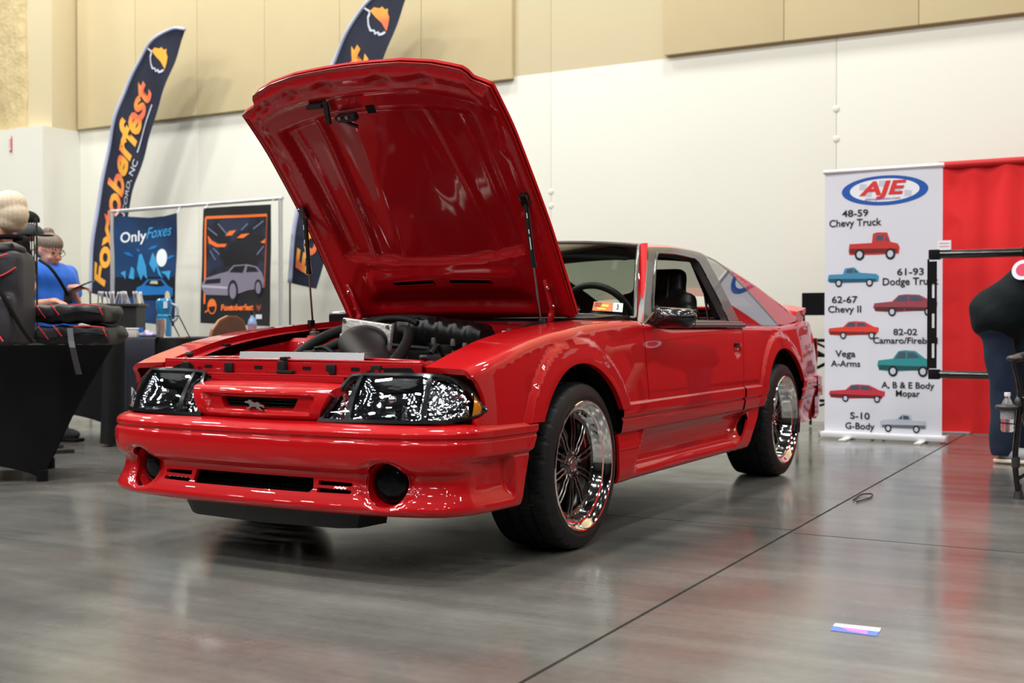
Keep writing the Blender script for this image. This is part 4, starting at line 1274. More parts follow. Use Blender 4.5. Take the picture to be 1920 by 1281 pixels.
# ================================================================ wheels
def tyre_mesh(R=.315, ri=.232, xo=0.0, W=.27, seg=336):
    # x measured inward from the outer face, axis X
    prof = [(ri - .004, .012, 0), (ri + .004, .004, 0), (ri + .02, .0, 0), (R - .052, -.003, 0), (R - .040, .000, 0), (R - .022, .006, 0), (R - .010, .014, 1), (R - .004, .026, 1), (R - .001, .046, 1), (R, .068, 1), (R - .008, .070, 0), (R - .008, .078, 0), (R, .080, 1), (R, .118, 1), (R - .008, .120, 0), (R - .008, .130, 0), (R, .132, 1), (R, .17, 1), (R - .008, .172, 0), (R - .008, .182, 0), (R, .184, 1), (R - .001, W - .05, 1), (R - .006, W - .02, 1), (R - .03, W - .004, 0), (R - .06, W, 0), (ri, W - .01, 0)]
    bm = bm_new(); rings = []
    for r, d, g in prof:
        ring = []
        for k in range(seg):
            a = 2 * PI * k / seg
            rr = r
            if g:
                ph = (k + int(d * 110)) % 12
                if ph == 0: rr -= .0055
            ring.append(bm.verts.new((-d, rr * math.cos(a), rr * math.sin(a))))
        rings.append(ring)
    for a, b in zip(rings, rings[1:]):
        for k in range(seg): bm.faces.new((a[k], a[(k + 1) % seg], b[(k + 1) % seg], b[k]))
    bmesh.ops.recalc_face_normals(bm, faces=bm.faces)
    me = bpy.data.meshes.new('tyre'); bm.to_mesh(me); bm.free(); me.materials.append(RUBBER); me.shade_smooth(); me.set_sharp_from_angle(angle=.5)
    return me
def rim_mesh(depth):
    prof = [(.236, -.006), (.244, -.003), (.246, .0005), (.243, .004), (.238, .003), (.234, -.004), (.226, -.012), (.222, -.016), (.218, -.022), (.210, -.024), (.207, -.030), (.204, -depth + .012), (.200, -depth + .006), (.196, -depth), (.180, -depth - .004), (.180, -depth - .02), (.198, -depth - .03), (.200, -.2), (.222, -.24), (.236, -.245)]
    bm = bm_new(); lathe(bm, [(r, h) for r, h in prof], 'X', n=96)
    bmesh.ops.recalc_face_normals(bm, faces=bm.faces)
    me = bpy.data.meshes.new('rim_lip'); bm.to_mesh(me); bm.free(); me.materials.append(CHROME); me.shade_smooth(); me.set_sharp_from_angle(angle=.7)
    return me
def spoke_mesh(depth, lean):
    bm = bm_new()
    # slim bar from hub to ring, in the plane of the wheel face, bowed
    n = 8; rings = []
    for i in range(n + 1):
        t = i / n; r = .050 + (.190 - .050) * t
        a = lean * (math.sin(t * PI * .5) - .0) 
        w = .0052 - .0014 * math.sin(t * PI); th = .016 - .006 * t
        xx = -depth + .010 * math.sin(PI * t) + (.006 if t < .15 else 0) + .002
        cy, cz = r * math.cos(a), r * math.sin(a); ty, tz = -math.sin(a), math.cos(a)
        rings.append([bm.verts.new((xx + o, cy + ty * ww, cz + tz * ww)) for o, ww in ((-th, -w), (-.001, -w), (.002, -w * .4), (.002, w * .4), (-.001, w), (-th, w))])
    for a, b in zip(rings, rings[1:]):
        for k in range(6): bm.faces.new((a[k], a[(k + 1) % 6], b[(k + 1) % 6], b[k]))
    bm.faces.new(rings[0]); bm.faces.new(rings[-1][::-1]); bmesh.ops.recalc_face_normals(bm, faces=bm.faces)
    me = bpy.data.meshes.new('spoke'); bm.to_mesh(me); bm.free(); me.materials.append(GUNMETAL); me.shade_smooth(); me.set_sharp_from_angle(angle=.6)
    return me
def lathe_me(name, prof, m, n=32, ang=.6):
    bm = bm_new(); lathe(bm, prof, 'X', n=n); bmesh.ops.recalc_face_normals(bm, faces=bm.faces)
    me = bpy.data.meshes.new(name); bm.to_mesh(me); bm.free(); me.materials.append(m); me.shade_smooth(); me.set_sharp_from_angle(angle=ang); return me
WM = {}
for key, dp in (('front', .062), ('rear', .082)):
    WM[key] = dict(rim=rim_mesh(dp), sa=spoke_mesh(dp, .09), sb=spoke_mesh(dp, -.09),
        hub=lathe_me('wheel_hub', [(.001, -dp + .012), (.030, -dp + .012), (.034, -dp + .008), (.050, -dp + .006), (.060, -dp + .002), (.072, -dp - .004), (.074, -dp - .03), (.001, -dp - .03)], GUNMETAL, 40),
        ring=lathe_me('spoke_ring', [(.178, -dp + .001), (.196, -dp + .004), (.199, -dp), (.196, -dp - .012), (.178, -dp - .012), (.178, -dp + .001)], GUNMETAL, 64),
        cap=lathe_me('centre_cap', [(.001, -dp + .017), (.018, -dp + .017), (.021, -dp + .020), (.026, -dp + .020), (.028, -dp + .016), (.028, -dp + .008)], DARKCHROME, 32),
        nut=lathe_me('lug_nut', [(.001, -dp + .022), (.006, -dp + .021), (.0085, -dp + .016), (.0085, -dp)], DARKCHROME, 8),
        bolt=lathe_me('rim_bolt', [(.0005, -dp + .009), (.003, -dp + .009), (.0035, -dp + .004), (.0035, -dp)], CHROME, 6))
TY = tyre_mesh()
DISC = lathe_me('brake_disc', [(.06, -.135), (.165, -.135), (.166, -.14), (.166, -.155), (.06, -.158)], STEEL, 64)
def wheel(x, y, key, sgn, rot=0.0, steer=0.0):
    md = WM[key]
    w = bpy.data.objects.new('wheel', md['rim']); COL.objects.link(w)
    w.parent = car; w.matrix_parent_inverse = Matrix.Translation(car.location).inverted()
    w.matrix_world = Matrix.Translation((x * sgn, y, .315)) @ Matrix.Rotation(0 if sgn > 0 else PI, 4, 'Z') @ Matrix.Rotation(steer, 4, 'Z') @ Matrix.Rotation(rot, 4, 'X')
    def ch(me, mt=None):
        o = bpy.data.objects.new(me.name.split('.')[0], me); COL.objects.link(o); o.parent = w
        if mt is not None: o.matrix_local = mt
        return o
    w['label'] = 'deep polished rim with dark mesh centre' 
    ch(TY); ch(md['hub']); ch(md['ring']); ch(md['cap'])
    for i in range(10):
        a = 2 * PI * i / 10
        ch(md['sa'], Matrix.Rotation(a, 4, 'X')); ch(md['sb'], Matrix.Rotation(a + 2 * PI / 20 + .0, 4, 'X'))
    for i in range(5):
        a = 2 * PI * i / 5 + .3
        ch(md['nut'], Matrix.Rotation(a, 4, 'X') @ Matrix.Translation((0, .046, 0)))
    for i in range(20):
        a = 2 * PI * i / 20 + .06
        ch(md['bolt'], Matrix.Rotation(a, 4, 'X') @ Matrix.Translation((0, .190, 0)))
    ch(DISC)
    cal = bm_new()
    rg = []
    for i in range(9):
        a = math.radians(-12 + 36 * i / 8)
        rg.append([cal.verts.new((xx, rr * math.cos(a), rr * math.sin(a))) for xx, rr in ((-.112, .112), (-.106, .13), (-.112, .152), (-.13, .156), (-.17, .156), (-.17, .11))])
    for p_, q_ in zip(rg, rg[1:]):
        for k in range(6): cal.faces.new((p_[k], p_[(k + 1) % 6], q_[(k + 1) % 6], q_[k]))
    cal.faces.new(rg[0]); cal.faces.new(rg[-1][::-1]); bmesh.ops.recalc_face_normals(cal, faces=cal.faces)
    me = bpy.data.meshes.new('brake_caliper'); cal.to_mesh(me); cal.free(); me.materials.append(CALIPER)
    ch(me, Matrix.Rotation(-rot + .15, 4, 'X'))
    return w
wheel(.815, 0, 'front', 1, .1); wheel(.815, 0, 'front', -1, .4)
wheel(.822, 2.553, 'rear', 1, .25); wheel(.822, 2.553, 'rear', -1, .8)

# ================================================================ mirror, handle, interior
mir = blob('wing_mirror', [('b', (.878, .745, .876), (.165, .055, .085), Matrix.Rotation(.06, 3, 'Y'), .02), ('c', (.80, .77, .855), (.83, .76, .86), .028, .03), ('e', (.90, .735, .876), (.085, .05, .040))], GLOSSBLACK, None, voxel=.006, smooth=5)
mir.parent = door_l; 
pr('mirror_sail', [(.70, .852), (.83, .862), (.845, .93), (.80, .90)], .752, .765, GLOSSBLACK, car, 'YZ')
o = tb('mirror_glass_edge', [(.80, .775, .84), (.96, .775, .84), (.965, .775, .905), (.80, .775, .915), (.80, .775, .84)], .004, TRIM, None); o.parent = door_l
hnd = bx('door_handle', (.797, 1.805, .745), (.022, .075, .020), GLOSSBLACK, None, bevel=.006); hnd.parent = door_l
o = bx('handle_lock', (.789, 1.805, .722), (.014, .05, .014), CHROME, None, bevel=.004); o.parent = door_l
# right mirror
blob('right_mirror', [('b', (-.878, .745, .876), (.165, .055, .085), Matrix.Rotation(-.06, 3, 'Y'), .02), ('c', (-.80, .77, .855), (-.83, .76, .86), .028, .03)], GLOSSBLACK, car, voxel=.008, smooth=5)

INT = mat('dark_interior_trim', (.016, .016, .017, 1), rough=.7)
HEADL = mat('dark_headliner', (.012, .013, .018, 1), rough=.9)
gh(1.5, 1.0)
panel('headliner', [(-.46, 1.18), (.46, 1.18), (.47, 1.5), (.47, 2.10), (-.47, 2.10), (-.47, 1.5)], lambda x, y: (x, y, roof_z(x, y) - .035 - .02 * sstep(1.35, 1.2, y)), HEADL, car, sp=.15, thick=.01)
bm = bm_new()
box(bm, (0, .86, .82), (1.34, .34, .10), bevel=.03); box(bm, (.34, .96, .86), (.38, .16, .07), bevel=.03); box(bm, (0, 1.0, .66), (1.34, .12, .26), bevel=.03)
done('dashboard', bm, INT, car, True, .7)
# steering wheel
bm = bm_new(); n = 40; cc = Vector((.34, 1.12, .865)); rt = Matrix.Rotation(math.radians(24), 3, 'X')
ringp = [cc + rt @ Vector((.182 * math.cos(2 * PI * i / n), 0, .182 * math.sin(2 * PI * i / n))) for i in range(n + 1)]
tube(bm, ringp, .0165, 12, cap=False)
for a in (PI * .02, PI * .98, PI * 1.5): tube(bm, [cc, cc + rt @ Vector((.18 * math.cos(a), 0, .18 * math.sin(a)))], .014, 8)
bmesh.ops.create_uvsphere(bm, u_segments=14, v_segments=10, radius=.055, matrix=Matrix.Translation(cc))
done('steering_wheel', bm, LEATHER, car, True)
for sx, nm in ((.36, 'driver'), (-.36, 'passenger')):
    st_ = blob('bucket_seat', [
        ('b', (sx, 1.50, .47), (.48, .50, .16), 0, .05), ('b', (sx - .21, 1.50, .53), (.08, .46, .14), 0, .035), ('b', (sx + .21, 1.50, .53), (.08, .46, .14), 0, .035),
        ('b', (sx, 1.76, .73), (.42, .12, .58), Matrix.Rotation(math.radians(-14), 3, 'X'), .045),
        ('b', (sx - .19, 1.725, .72), (.08, .15, .46), Matrix.Rotation(math.radians(-14), 3, 'X'), .03), ('b', (sx + .19, 1.725, .72), (.08, .15, .46), Matrix.Rotation(math.radians(-14), 3, 'X'), .03),
        ('b', (sx, 1.845, 1.045), (.285, .10, .19), Matrix.Rotation(math.radians(-10), 3, 'X'), .04)], LEATHER, car, voxel=.014, smooth=5)
    for dx in (-.07, .07):
        o = tb('seat_seam', [(sx + dx, 1.695, .60), (sx + dx, 1.745, .85), (sx + dx, 1.79, 1.10)], .006, mat('seam_thread', (.05, .05, .05, 1), rough=.6), None, n=6); o.parent = st_
# shoulder belt and buckle at the pillar
def strap(name, pts, w, m, parent):
    bm = bm_new(); L = []
    for p in pts:
        p = Vector(p); L.append((bm.verts.new(p + Vector((0, -w / 2, 0))), bm.verts.new(p + Vector((0, w / 2, 0)))))
    for a, b in zip(L, L[1:]): bm.faces.new((a[0], a[1], b[1], b[0]))
    o = done(name, bm, m, parent, True); md = o.modifiers.new('t', 'SOLIDIFY'); md.thickness = .002; return o
strap('seat_belt', [(.585, 1.95, 1.10), (.62, 1.955, 1.00), (.645, 1.96, .92), (.66, 1.96, .84), (.67, 1.96, .70)], .05, BELT, car)
strap('seat_belt', [(.585, 1.95, 1.10), (.58, 1.92, 1.02), (.60, 1.90, .93), (.62, 1.88, .86)], .035, BELT, car)
bx('belt_guide', (.64, 1.94, .945), (.03, .075, .025), GLOSSBLACK, car, bevel=.006)
blob('belt_latch', [('b', (.675, 1.93, .905), (.012, .035, .06), Matrix.Rotation(.5, 3, 'X'), .004)], CHROME, car, voxel=.004, smooth=3)
bx('pillar_trim', (.60, 1.92, 1.03), (.05, .09, .34), INT, car, bevel=.02, rot=Matrix.Rotation(-.42, 3, 'Y'))
bx('pillar_trim', (-.60, 1.92, 1.03), (.05, .09, .34), INT, car, bevel=.02, rot=Matrix.Rotation(.42, 3, 'Y'))
for s in (1, -1):
    bx('door_card', (s * .715, 1.25, .62), (.03, 1.18, .42), INT, car, bevel=.01)
    bx('rear_side_trim', (s * .67, 2.42, .69), (.05, 1.0, .34), INT, car, bevel=.01)
bx('rear_seat', (0, 2.15, .62), (1.1, .22, .38), INT, car, bevel=.05)
bx('cargo_floor', (0, 2.75, .62), (1.25, 1.1, .04), INT, car)
panel('header_trim', [(-1, 0), (1, 0), (1, 1), (-1, 1)], lambda s_, t_: (.50 * s_, 1.165 + .03 * s_ * s_ + .04 * t_, 1.243 - .028 * abs(s_) ** 2.2 - .05 * t_), HEADL, car, sp=.2, thick=.01)
bx('rear_view_mirror', (0, 1.20, 1.165), (.22, .02, .055), GLOSSBLACK, car, bevel=.008)

# ================================================================ banners, flags and stands
NAVY = mat('navy_flag_cloth', (24, 29, 50), rough=.75, noise=.08, nscale=6, bump=.06, bscale=300)
SLEEVE = mat('pale_flag_sleeve', (176, 184, 212), rough=.6)
def gradient_mat(name, c0, c1, scale=3.0, rough=.7):
    m = mat(name, c0, rough=rough); nt = m.node_tree; b = nt.nodes['Principled BSDF']
    tc = nt.nodes.new('ShaderNodeTexCoord'); n = nt.nodes.new('ShaderNodeTexNoise'); n.inputs['Scale'].default_value = scale; n.inputs['Detail'].default_value = 1
    r = nt.nodes.new('ShaderNodeValToRGB'); r.color_ramp.elements[0].position = .42; r.color_ramp.elements[1].position = .56
    r.color_ramp.elements[0].color = srgb(*c0); r.color_ramp.elements[1].color = srgb(*c1)
    nt.links.new(tc.outputs['Object'], n.inputs['Vector']); nt.links.new(n.outputs['Fac'], r.inputs[0]); nt.links.new(r.outputs[0], b.inputs['Base Color']); return m
FLAME = gradient_mat('amber_to_coral_print', (238, 168, 58), (228, 112, 74))
ORANGE = mat('orange_print', (240, 116, 44), rough=.6)
FLAGWHITE = mat('white_flag_print', (206, 208, 222), rough=.7)
METALPOLE = mat('pale_metal_tube', (.62, .63, .64, 1), rough=.35, metal=.6)

def guide(pts):
    P = curve_pts([(a, 0, b) for a, b in pts], 80); L = [0]
    for a, b in zip(P, P[1:]): L.append(L[-1] + (b - a).length)
    xs = [p.x for p in P]; zs = [p.z for p in P]
    tot = L[-1]
    def f(t):
        l = t * tot
        return Vector((float(np.interp(l, L, xs)), 0, float(np.interp(l, L, zs))))
    f.length = tot
    return f
def flag(dx, dz, label, wave_ph=0.0, droop=True):
    Lf = guide([(-8.475, 1.24), (-8.39, 1.86), (-8.25, 2.535), (-8.114, 3.02), (-7.938, 3.435), (-7.764, 3.724), (-7.568, 3.957), (-7.342, 4.12), (-7.12, 4.178), (-6.91, 4.135)])
    Rg = guide([(-8.105, 1.17), (-7.888, 1.90), (-7.748, 2.322), (-7.627, 2.619), (-7.491, 2.96), (-7.322, 3.318), (-7.156, 3.661), (-7.02, 3.93), (-6.905, 4.13)])
    def wv(x, z): return 5.80 + .012 * math.sin(x * 9 + wave_ph + z * 2.2) + .008 * math.sin(z * 5 + x * 14)
    def fp(s, t, o=0.0):
        # s up the flag, t from the pole sleeve (0) to the free edge (1)
        p = Lf(s).lerp(Rg(s), t)
        return (p.x + dx, wv(p.x, p.z) - o, p.z + dz)
    root = empty('feather_flag', label, 'flag', (-8.6 + dx, 5.85, 0), 'tall printed feather flags by the back wall')
    def sheet(name, poly, m, o=0.0, sp=.02):
        return panel(name, poly, lambda s, t: fp(s, t, o), m, root, sp=sp, spy=sp * 4, thick=0)
    sheet('flag_cloth', [(0, .06), (1, .06), (1, 1), (0, 1)], NAVY)
    # pale pole sleeve
    bm = bm_new(); ptsl = [Vector(fp(i / 60, .03, 0)) for i in range(61)]
    rad = [.028 - .010 * i / 60 for i in range(61)]
    tube(bm, ptsl, .03, 10, radii=rad); done('pole_sleeve', bm, SLEEVE, root, True)
    b0 = ptsl[0]
    tb('flag_pole', [(b0.x, b0.y, .02), (b0.x, b0.y, b0.z + .1)], .010, GLOSSBLACK, root)
    bx('flag_base', (b0.x, b0.y, .02), (.42, .42, .02), SATINBLACK, root, bevel=.006); bx('flag_base', (b0.x, b0.y, .034), (.10, .10, .03), SATINBLACK, root)
    # lettering up the blade
    def lettering(name, s, s0, s1, t_base, t_top, m, bold, shear, o):
        me = txt_mesh(s, 1.0, bold, shear, 0)
        bm = bm_new(); bm.from_mesh(me); bmesh.ops.triangulate(bm, faces=bm.faces[:]); bmesh.ops.subdivide_edges(bm, edges=[e for e in bm.edges if e.calc_length() > .25], cuts=1, use_grid_fill=False)
        bm.to_mesh(me); bm.free()
        co = np.array([v.co[:] for v in me.vertices]); a0, a1 = co[:, 0].min(), co[:, 0].max()
        for v, c in zip(me.vertices, co):
            v.co = fp(s0 + (c[0] - a0) / (a1 - a0) * (s1 - s0), t_base + (c[1] / .72) * (t_top - t_base), o)
        me.materials.append(m); ob = bpy.data.objects.new(name, me); COL.objects.link(ob); adopt(ob, root)
    lettering('event_lettering', 'Foxtoberfest', .035, .735, .70, .20, FLAME, .035, .15, .006)
    lettering('town_lettering', 'CONCORD, NC', .22, .50, .90, .78, FLAGWHITE, .0, 0, .006)
    sheet('printed_rule', [(.525, .80), (.70, .80), (.70, .825), (.525, .825)], FLAGWHITE, .006, .02)
    # leaf emblem: orange upper half, white outlined lower half with stalk
    cs, ct = .835, .52
    def leaf(poly): return [(cs + a * .046, ct + b * .30) for a, b in poly]
    up_ = [(-.05, -1.0), (.30, -.95), (.55, -.55), (.75, -.5), (.78, -.15), (1.0, .0), (.80, .25), (.72, .6), (.35, .85), (-.05, 1.0), (.05, .3), (-.02, -.3)]
    sheet('leaf_emblem', leaf(up_), FLAME, .006, .008)
    lo_ = [(-.15, 1.0), (-.45, .85), (-.70, .6), (-.62, .45), (-.85, .3), (-.75, .1), (-.95, -.15), (-.80, -.5), (-.45, -.9), (-.15, -1.0), (-.28, -1.5), (-.18, -1.55), (-.02, -1.0), (-.20, -.8), (-.42, -.75), (-.68, -.45), (-.78, -.12), (-.62, .12), (-.68, .3), (-.48, .42), (-.52, .58), (-.38, .72), (-.15, .85)]
    sheet('leaf_outline', leaf(lo_), FLAGWHITE, .006, .008)
    return root
flag(0, 0, 'navy feather flag left of the two hanging posters, lettering fully in view')
flag(3.02, .06, 'navy feather flag behind the raised hood, middle hidden by it', 1.3)

# ---- tube frame with two hanging posters
FY = 5.3
fr_ = empty('poster_frame', 'pale metal tube frame holding two hanging posters', 'display frame', (-6.33, FY, 0))
for x in (-7.525, -5.14):
    tb('frame_post', [(x, FY, .03), (x, FY, 2.12)], .022, METALPOLE, fr_)
    bx('frame_foot', (x, FY, .015), (.12, .10, .03), METALPOLE, fr_, bevel=.008)
tb('frame_rail', [(-7.55, FY, 2.105), (-5.11, FY, 2.125)], .020, METALPOLE, fr_)
tb('frame_rail', [(-7.525, FY, 1.37), (-7.0, FY + .01, 1.365)], .006, METALPOLE, fr_)
def cloth_fn(y0, amp, ph):
    return lambda x, z: y0 + amp * math.sin(x * 8 + ph) * (.4 + .6 * math.sin(z * 2.6 + ph)) + amp * .5 * math.sin(z * 9 + x * 5)
class Poster:
    def __init__(s, name, label, outline, y0, m, amp, ph, group=None, loc=None):
        s.y = cloth_fn(y0, amp, ph)
        cx = sum(p[0] for p in outline) / len(outline)
        s.root = empty(name, label, 'poster', (cx, y0, min(p[1] for p in outline)), group)
        s.sheet('poster_cloth', outline, m, 0, .08, .003)
        s.n = 0
    def sheet(s, name, poly, m, o=.003, sp=.08, thick=0, holes=()):
        return panel(name, poly, lambda x, z: (x, s.y(x, z) - o, z), m, s.root, sp=sp, thick=thick, holes=holes)
    def text(s, name, t, x0, x1, z, h, m, o=.005, bold=0, shear=0, z1=None, lo=0.0):
        me = txt_mesh(t, 1.0, bold, shear, 0); co = np.array([v.co[:] for v in me.vertices]); a0, a1 = co[:, 0].min(), co[:, 0].max()
        for v, c in zip(me.vertices, co):
            k = (c[0] - a0) / (a1 - a0); x = x0 + k * (x1 - x0); zz = z + ((z1 - z) * k if z1 is not None else 0) + c[1] / .72 * h
            v.co = (x, s.y(x, zz) - o, zz)
        me.materials.append(m); ob = bpy.data.objects.new(name, me); COL.objects.link(ob); adopt(ob, s.root); return ob
BLUEB = gradient_mat('deep_blue_print', (14, 58, 104), (8, 38, 74), 1.6)
SKYB = mat('bright_blue_print', (58, 158, 216), rough=.6); MIDB = mat('mid_blue_print', (24, 112, 186), rough=.6); DARKB = mat('dark_print', (8, 14, 26), rough=.6)
MOONW = mat('moon_white_print', (228, 236, 242), rough=.6); CREAMP = mat('cream_print', (204, 196, 168), rough=.6)
Y3 = 5.262
of = Poster('blue_poster', 'blue poster of a night forest and car, curly white and blue title', [(-7.419, 2.051), (-7.167, 2.028), (-6.888, 2.004), (-6.653, 2.010), (-6.476, 2.036), (-6.494, 1.474), (-6.521, 0.843), (-6.934, 0.878), (-7.402, 0.914), (-7.414, 1.497)], 5.225, BLUEB, .010, .3, 'posters hung from the tube frame')
for u in ((-7.394, 2.050), (-6.484, 2.030)): tb('poster_tie', [(u[0], 5.225, u[1] - .01), (u[0], 5.275, 2.11)], .004, METALPOLE, of.root, n=6)
x0, z0 = (-7.306, 1.744); x1, z1 = (-6.921, 1.771)
of.text('title_lettering', 'Only', x0, x1, z0 + .005, .115, MOONW, bold=.012, z1=z0 + .02)
x0, z0 = (-6.921, 1.759); x1, z1 = (-6.554, 1.769)
of.text('title_lettering', 'Foxes', x0, x1, z0 + .02, .12, SKYB, bold=.004, shear=.35, z1=z0 + .05)
for poly in ([(-7.066, 1.460), (-7.025, 1.614), (-6.985, 1.624), (-6.923, 1.485), (-6.915, 1.347), (-6.971, 1.400), (-7.011, 1.338)],
             [(-6.875, 1.512), (-6.827, 1.631), (-6.796, 1.595), (-6.750, 1.480), (-6.680, 1.343), (-6.742, 1.395), (-6.773, 1.481), (-6.805, 1.414)],
             [(-7.195, 1.365), (-7.154, 1.491), (-7.106, 1.461), (-7.115, 1.351)], [(-7.317, 1.425), (-7.243, 1.447), (-7.244, 1.348), (-7.268, 1.389)], [(-6.711, 1.423), (-6.564, 1.431), (-6.588, 1.330), (-6.634, 1.387)]):
    of.sheet('printed_trees', poly, SKYB, .004, .05)
for poly in ([(-6.898, 1.656), (-6.850, 1.694), (-6.756, 1.708), (-6.788, 1.675)], [(-7.072, 1.684), (-7.001, 1.659), (-7.041, 1.643)], [(-7.274, 1.644), (-7.185, 1.647), (-7.105, 1.593), (-7.194, 1.607)], [(-6.632, 1.568), (-6.571, 1.594), (-6.509, 1.587), (-6.602, 1.550)]):
    of.sheet('printed_cloud', poly, MIDB, .004, .05)
c = (-6.695, 1.570)
of.sheet('printed_moon', ell(c[0], c[1], .075, .095, 20), MOONW, .005, .05)
of.sheet('printed_forest_floor', [(-7.399, 1.380), (-6.503, 1.362), (-6.504, 1.136), (-7.400, 1.171)], DARKB, .002, .1)
of.sheet('printed_car', [(-7.076, 1.212), (-7.075, 1.259), (-6.995, 1.286), (-6.908, 1.347), (-6.680, 1.343), (-6.603, 1.273), (-6.534, 1.244), (-6.535, 1.176), (-6.581, 1.126), (-7.028, 1.131)], MIDB, .006, .05)
of.sheet('printed_car_glass', [(-6.955, 1.285), (-6.884, 1.335), (-6.704, 1.332), (-6.650, 1.274), (-6.774, 1.265)], DARKB, .007, .05)
of.sheet('printed_car_glass', [(-6.876, 1.301), (-6.852, 1.329), (-6.758, 1.327), (-6.751, 1.293)], CREAMP, .008, .05)
of.sheet('printed_car_shade', [(-7.044, 1.178), (-6.558, 1.182), (-6.573, 1.126), (-7.028, 1.131)], DARKB, .007, .05)
for u in ((-7.028, 1.137), (-6.612, 1.149)): of.sheet('printed_wheel', ell(u[0], u[1], .040, .07, 16), CREAMP, .009, .05)

BLK = gradient_mat('charcoal_print', (30, 26, 30), (18, 20, 26), 2.0); STORM = gradient_mat('storm_blue_print', (34, 44, 68), (20, 20, 28), 5.0); SILV = mat('silver_car_print', (128, 122, 140), rough=.5); DKG = mat('shadow_print', (22, 20, 26), rough=.6)
ft = Poster('black_poster', 'black poster with orange border and a printed silver car', [(-6.107, 2.068), (-5.647, 2.067), (-5.197, 2.061), (-5.207, 1.442), (-5.223, 0.842), (-5.689, 0.859), (-6.158, 0.877), (-6.132, 1.465)], 5.225, BLK, .006, 1.1, 'posters hung from the tube frame')
for u in ((-6.092, 2.067), (-5.211, 2.056)): tb('poster_tie', [(u[0], 5.225, u[1] - .01), (u[0], 5.275, 2.115)], .004, METALPOLE, ft.root, n=6)
b_o = [(-6.070, 1.967), (-5.246, 1.956), (-5.284, 1.229), (-6.096, 1.242)]
ft.sheet('printed_sky', b_o, STORM, .002, .1)
def strip(a, b, w): 
    d = Vector((b[0] - a[0], b[1] - a[1])).normalized(); n = Vector((-d.y, d.x)) * w
    return [(a[0] - n.x, a[1] - n.y), (b[0] - n.x, b[1] - n.y), (b[0] + n.x, b[1] + n.y), (a[0] + n.x, a[1] + n.y)]
ft.sheet('printed_border', strip(b_o[0], b_o[1], .014), ORANGE, .005, .2); ft.sheet('printed_border', strip(b_o[0], (-6.090, 1.076), .012), ORANGE, .005, .2); ft.sheet('printed_border', strip(b_o[1], b_o[2], .008), mat('dull_orange_print', (150, 74, 44), rough=.6), .005, .2)
for poly in ([(-6.041, 1.783), (-5.983, 1.726), (-5.902, 1.690), (-5.779, 1.686), (-5.808, 1.654), (-5.924, 1.658), (-6.027, 1.700)], [(-5.800, 1.768), (-5.749, 1.816), (-5.656, 1.823), (-5.713, 1.771)], [(-5.649, 1.741), (-5.592, 1.777), (-5.478, 1.783), (-5.563, 1.738)], [(-5.338, 1.687), (-5.268, 1.722), (-5.282, 1.674)]):
    ft.sheet('printed_cloud', poly, ORANGE, .004, .05)
PALEL = mat('pale_lightning_print', (110, 120, 150), rough=.6)
for a, b in (((-5.901, 1.899), (-5.778, 1.784)), ((-5.506, 1.882), (-5.591, 1.820)), ((-5.295, 1.900), (-5.435, 1.825)), ((-5.380, 1.564), (-5.296, 1.648)), ((-6.013, 1.627), (-5.940, 1.526)), ((-5.968, 1.648), (-5.881, 1.579)), ((-6.041, 1.860), (-5.909, 1.778))):
    ft.sheet('printed_lightning', strip(a, b, .006), PALEL, .004, .05)
ft.sheet('printed_mountain', [(-5.838, 1.457), (-5.764, 1.663), (-5.678, 1.699), (-5.564, 1.667), (-5.450, 1.718), (-5.352, 1.633), (-5.367, 1.446)], DKG, .0035, .06)
ft.sheet('printed_car', [(-6.126, 1.237), (-6.126, 1.287), (-6.073, 1.342), (-5.926, 1.377), (-5.766, 1.406), (-5.693, 1.465), (-5.508, 1.471), (-5.381, 1.446), (-5.311, 1.380), (-5.284, 1.309), (-5.298, 1.229), (-5.509, 1.206), (-5.609, 1.180), (-5.781, 1.160), (-6.074, 1.170)], SILV, .006, .05)
ft.sheet('printed_car_glass', [(-5.751, 1.395), (-5.679, 1.453), (-5.529, 1.460), (-5.565, 1.385)], DKG, .007, .05)
ft.sheet('printed_car_glass', [(-5.522, 1.390), (-5.501, 1.454), (-5.395, 1.436), (-5.353, 1.391)], DKG, .007, .05)
ft.sheet('printed_car_grille', [(-6.089, 1.281), (-6.066, 1.325), (-5.868, 1.337), (-5.875, 1.288)], DKG, .007, .05)
ft.sheet('printed_bumper', strip((-6.118, 1.259), (-5.781, 1.237), .012), mat('light_grey_print', (176, 172, 186), rough=.5), .007, .05)
for u, r in (((-5.702, 1.203), 1.0), ((-5.361, 1.230), .75)):
    ft.sheet('printed_wheel', ell(u[0], u[1], .07 * r, .115 * r, 18), DKG, .0075, .05); ft.sheet('printed_rim', ell(u[0], u[1], .045 * r, .08 * r, 18), SILV, .009, .05)
c = (-5.986, 1.047)
ft.sheet('printed_emblem', ell(c[0], c[1], .062, .08, 24), ORANGE, .004, .03, holes=[ell(c[0], c[1] - .01, .045, .058, 20)])
ft.sheet('printed_emblem', [(c[0] - .045, c[1] - .005), (c[0] + .045, c[1] + .005), (c[0] + .03, c[1] + .05), (c[0], c[1] + .07), (c[0] - .03, c[1] + .05)], ORANGE, .005, .05)
ft.sheet('printed_emblem', strip((c[0] - .10, c[1] - .06), (c[0] - .045, c[1] - .035), .008), ORANGE, .005, .05)
x0, z0 = (-5.862, 1.008); x1, z1 = (-5.432, 1.005)
ft.text('title_lettering', 'Foxtoberfest', x0, x1, z0, .058, ORANGE, bold=.045, shear=.1)
c = (-5.362, 1.031)
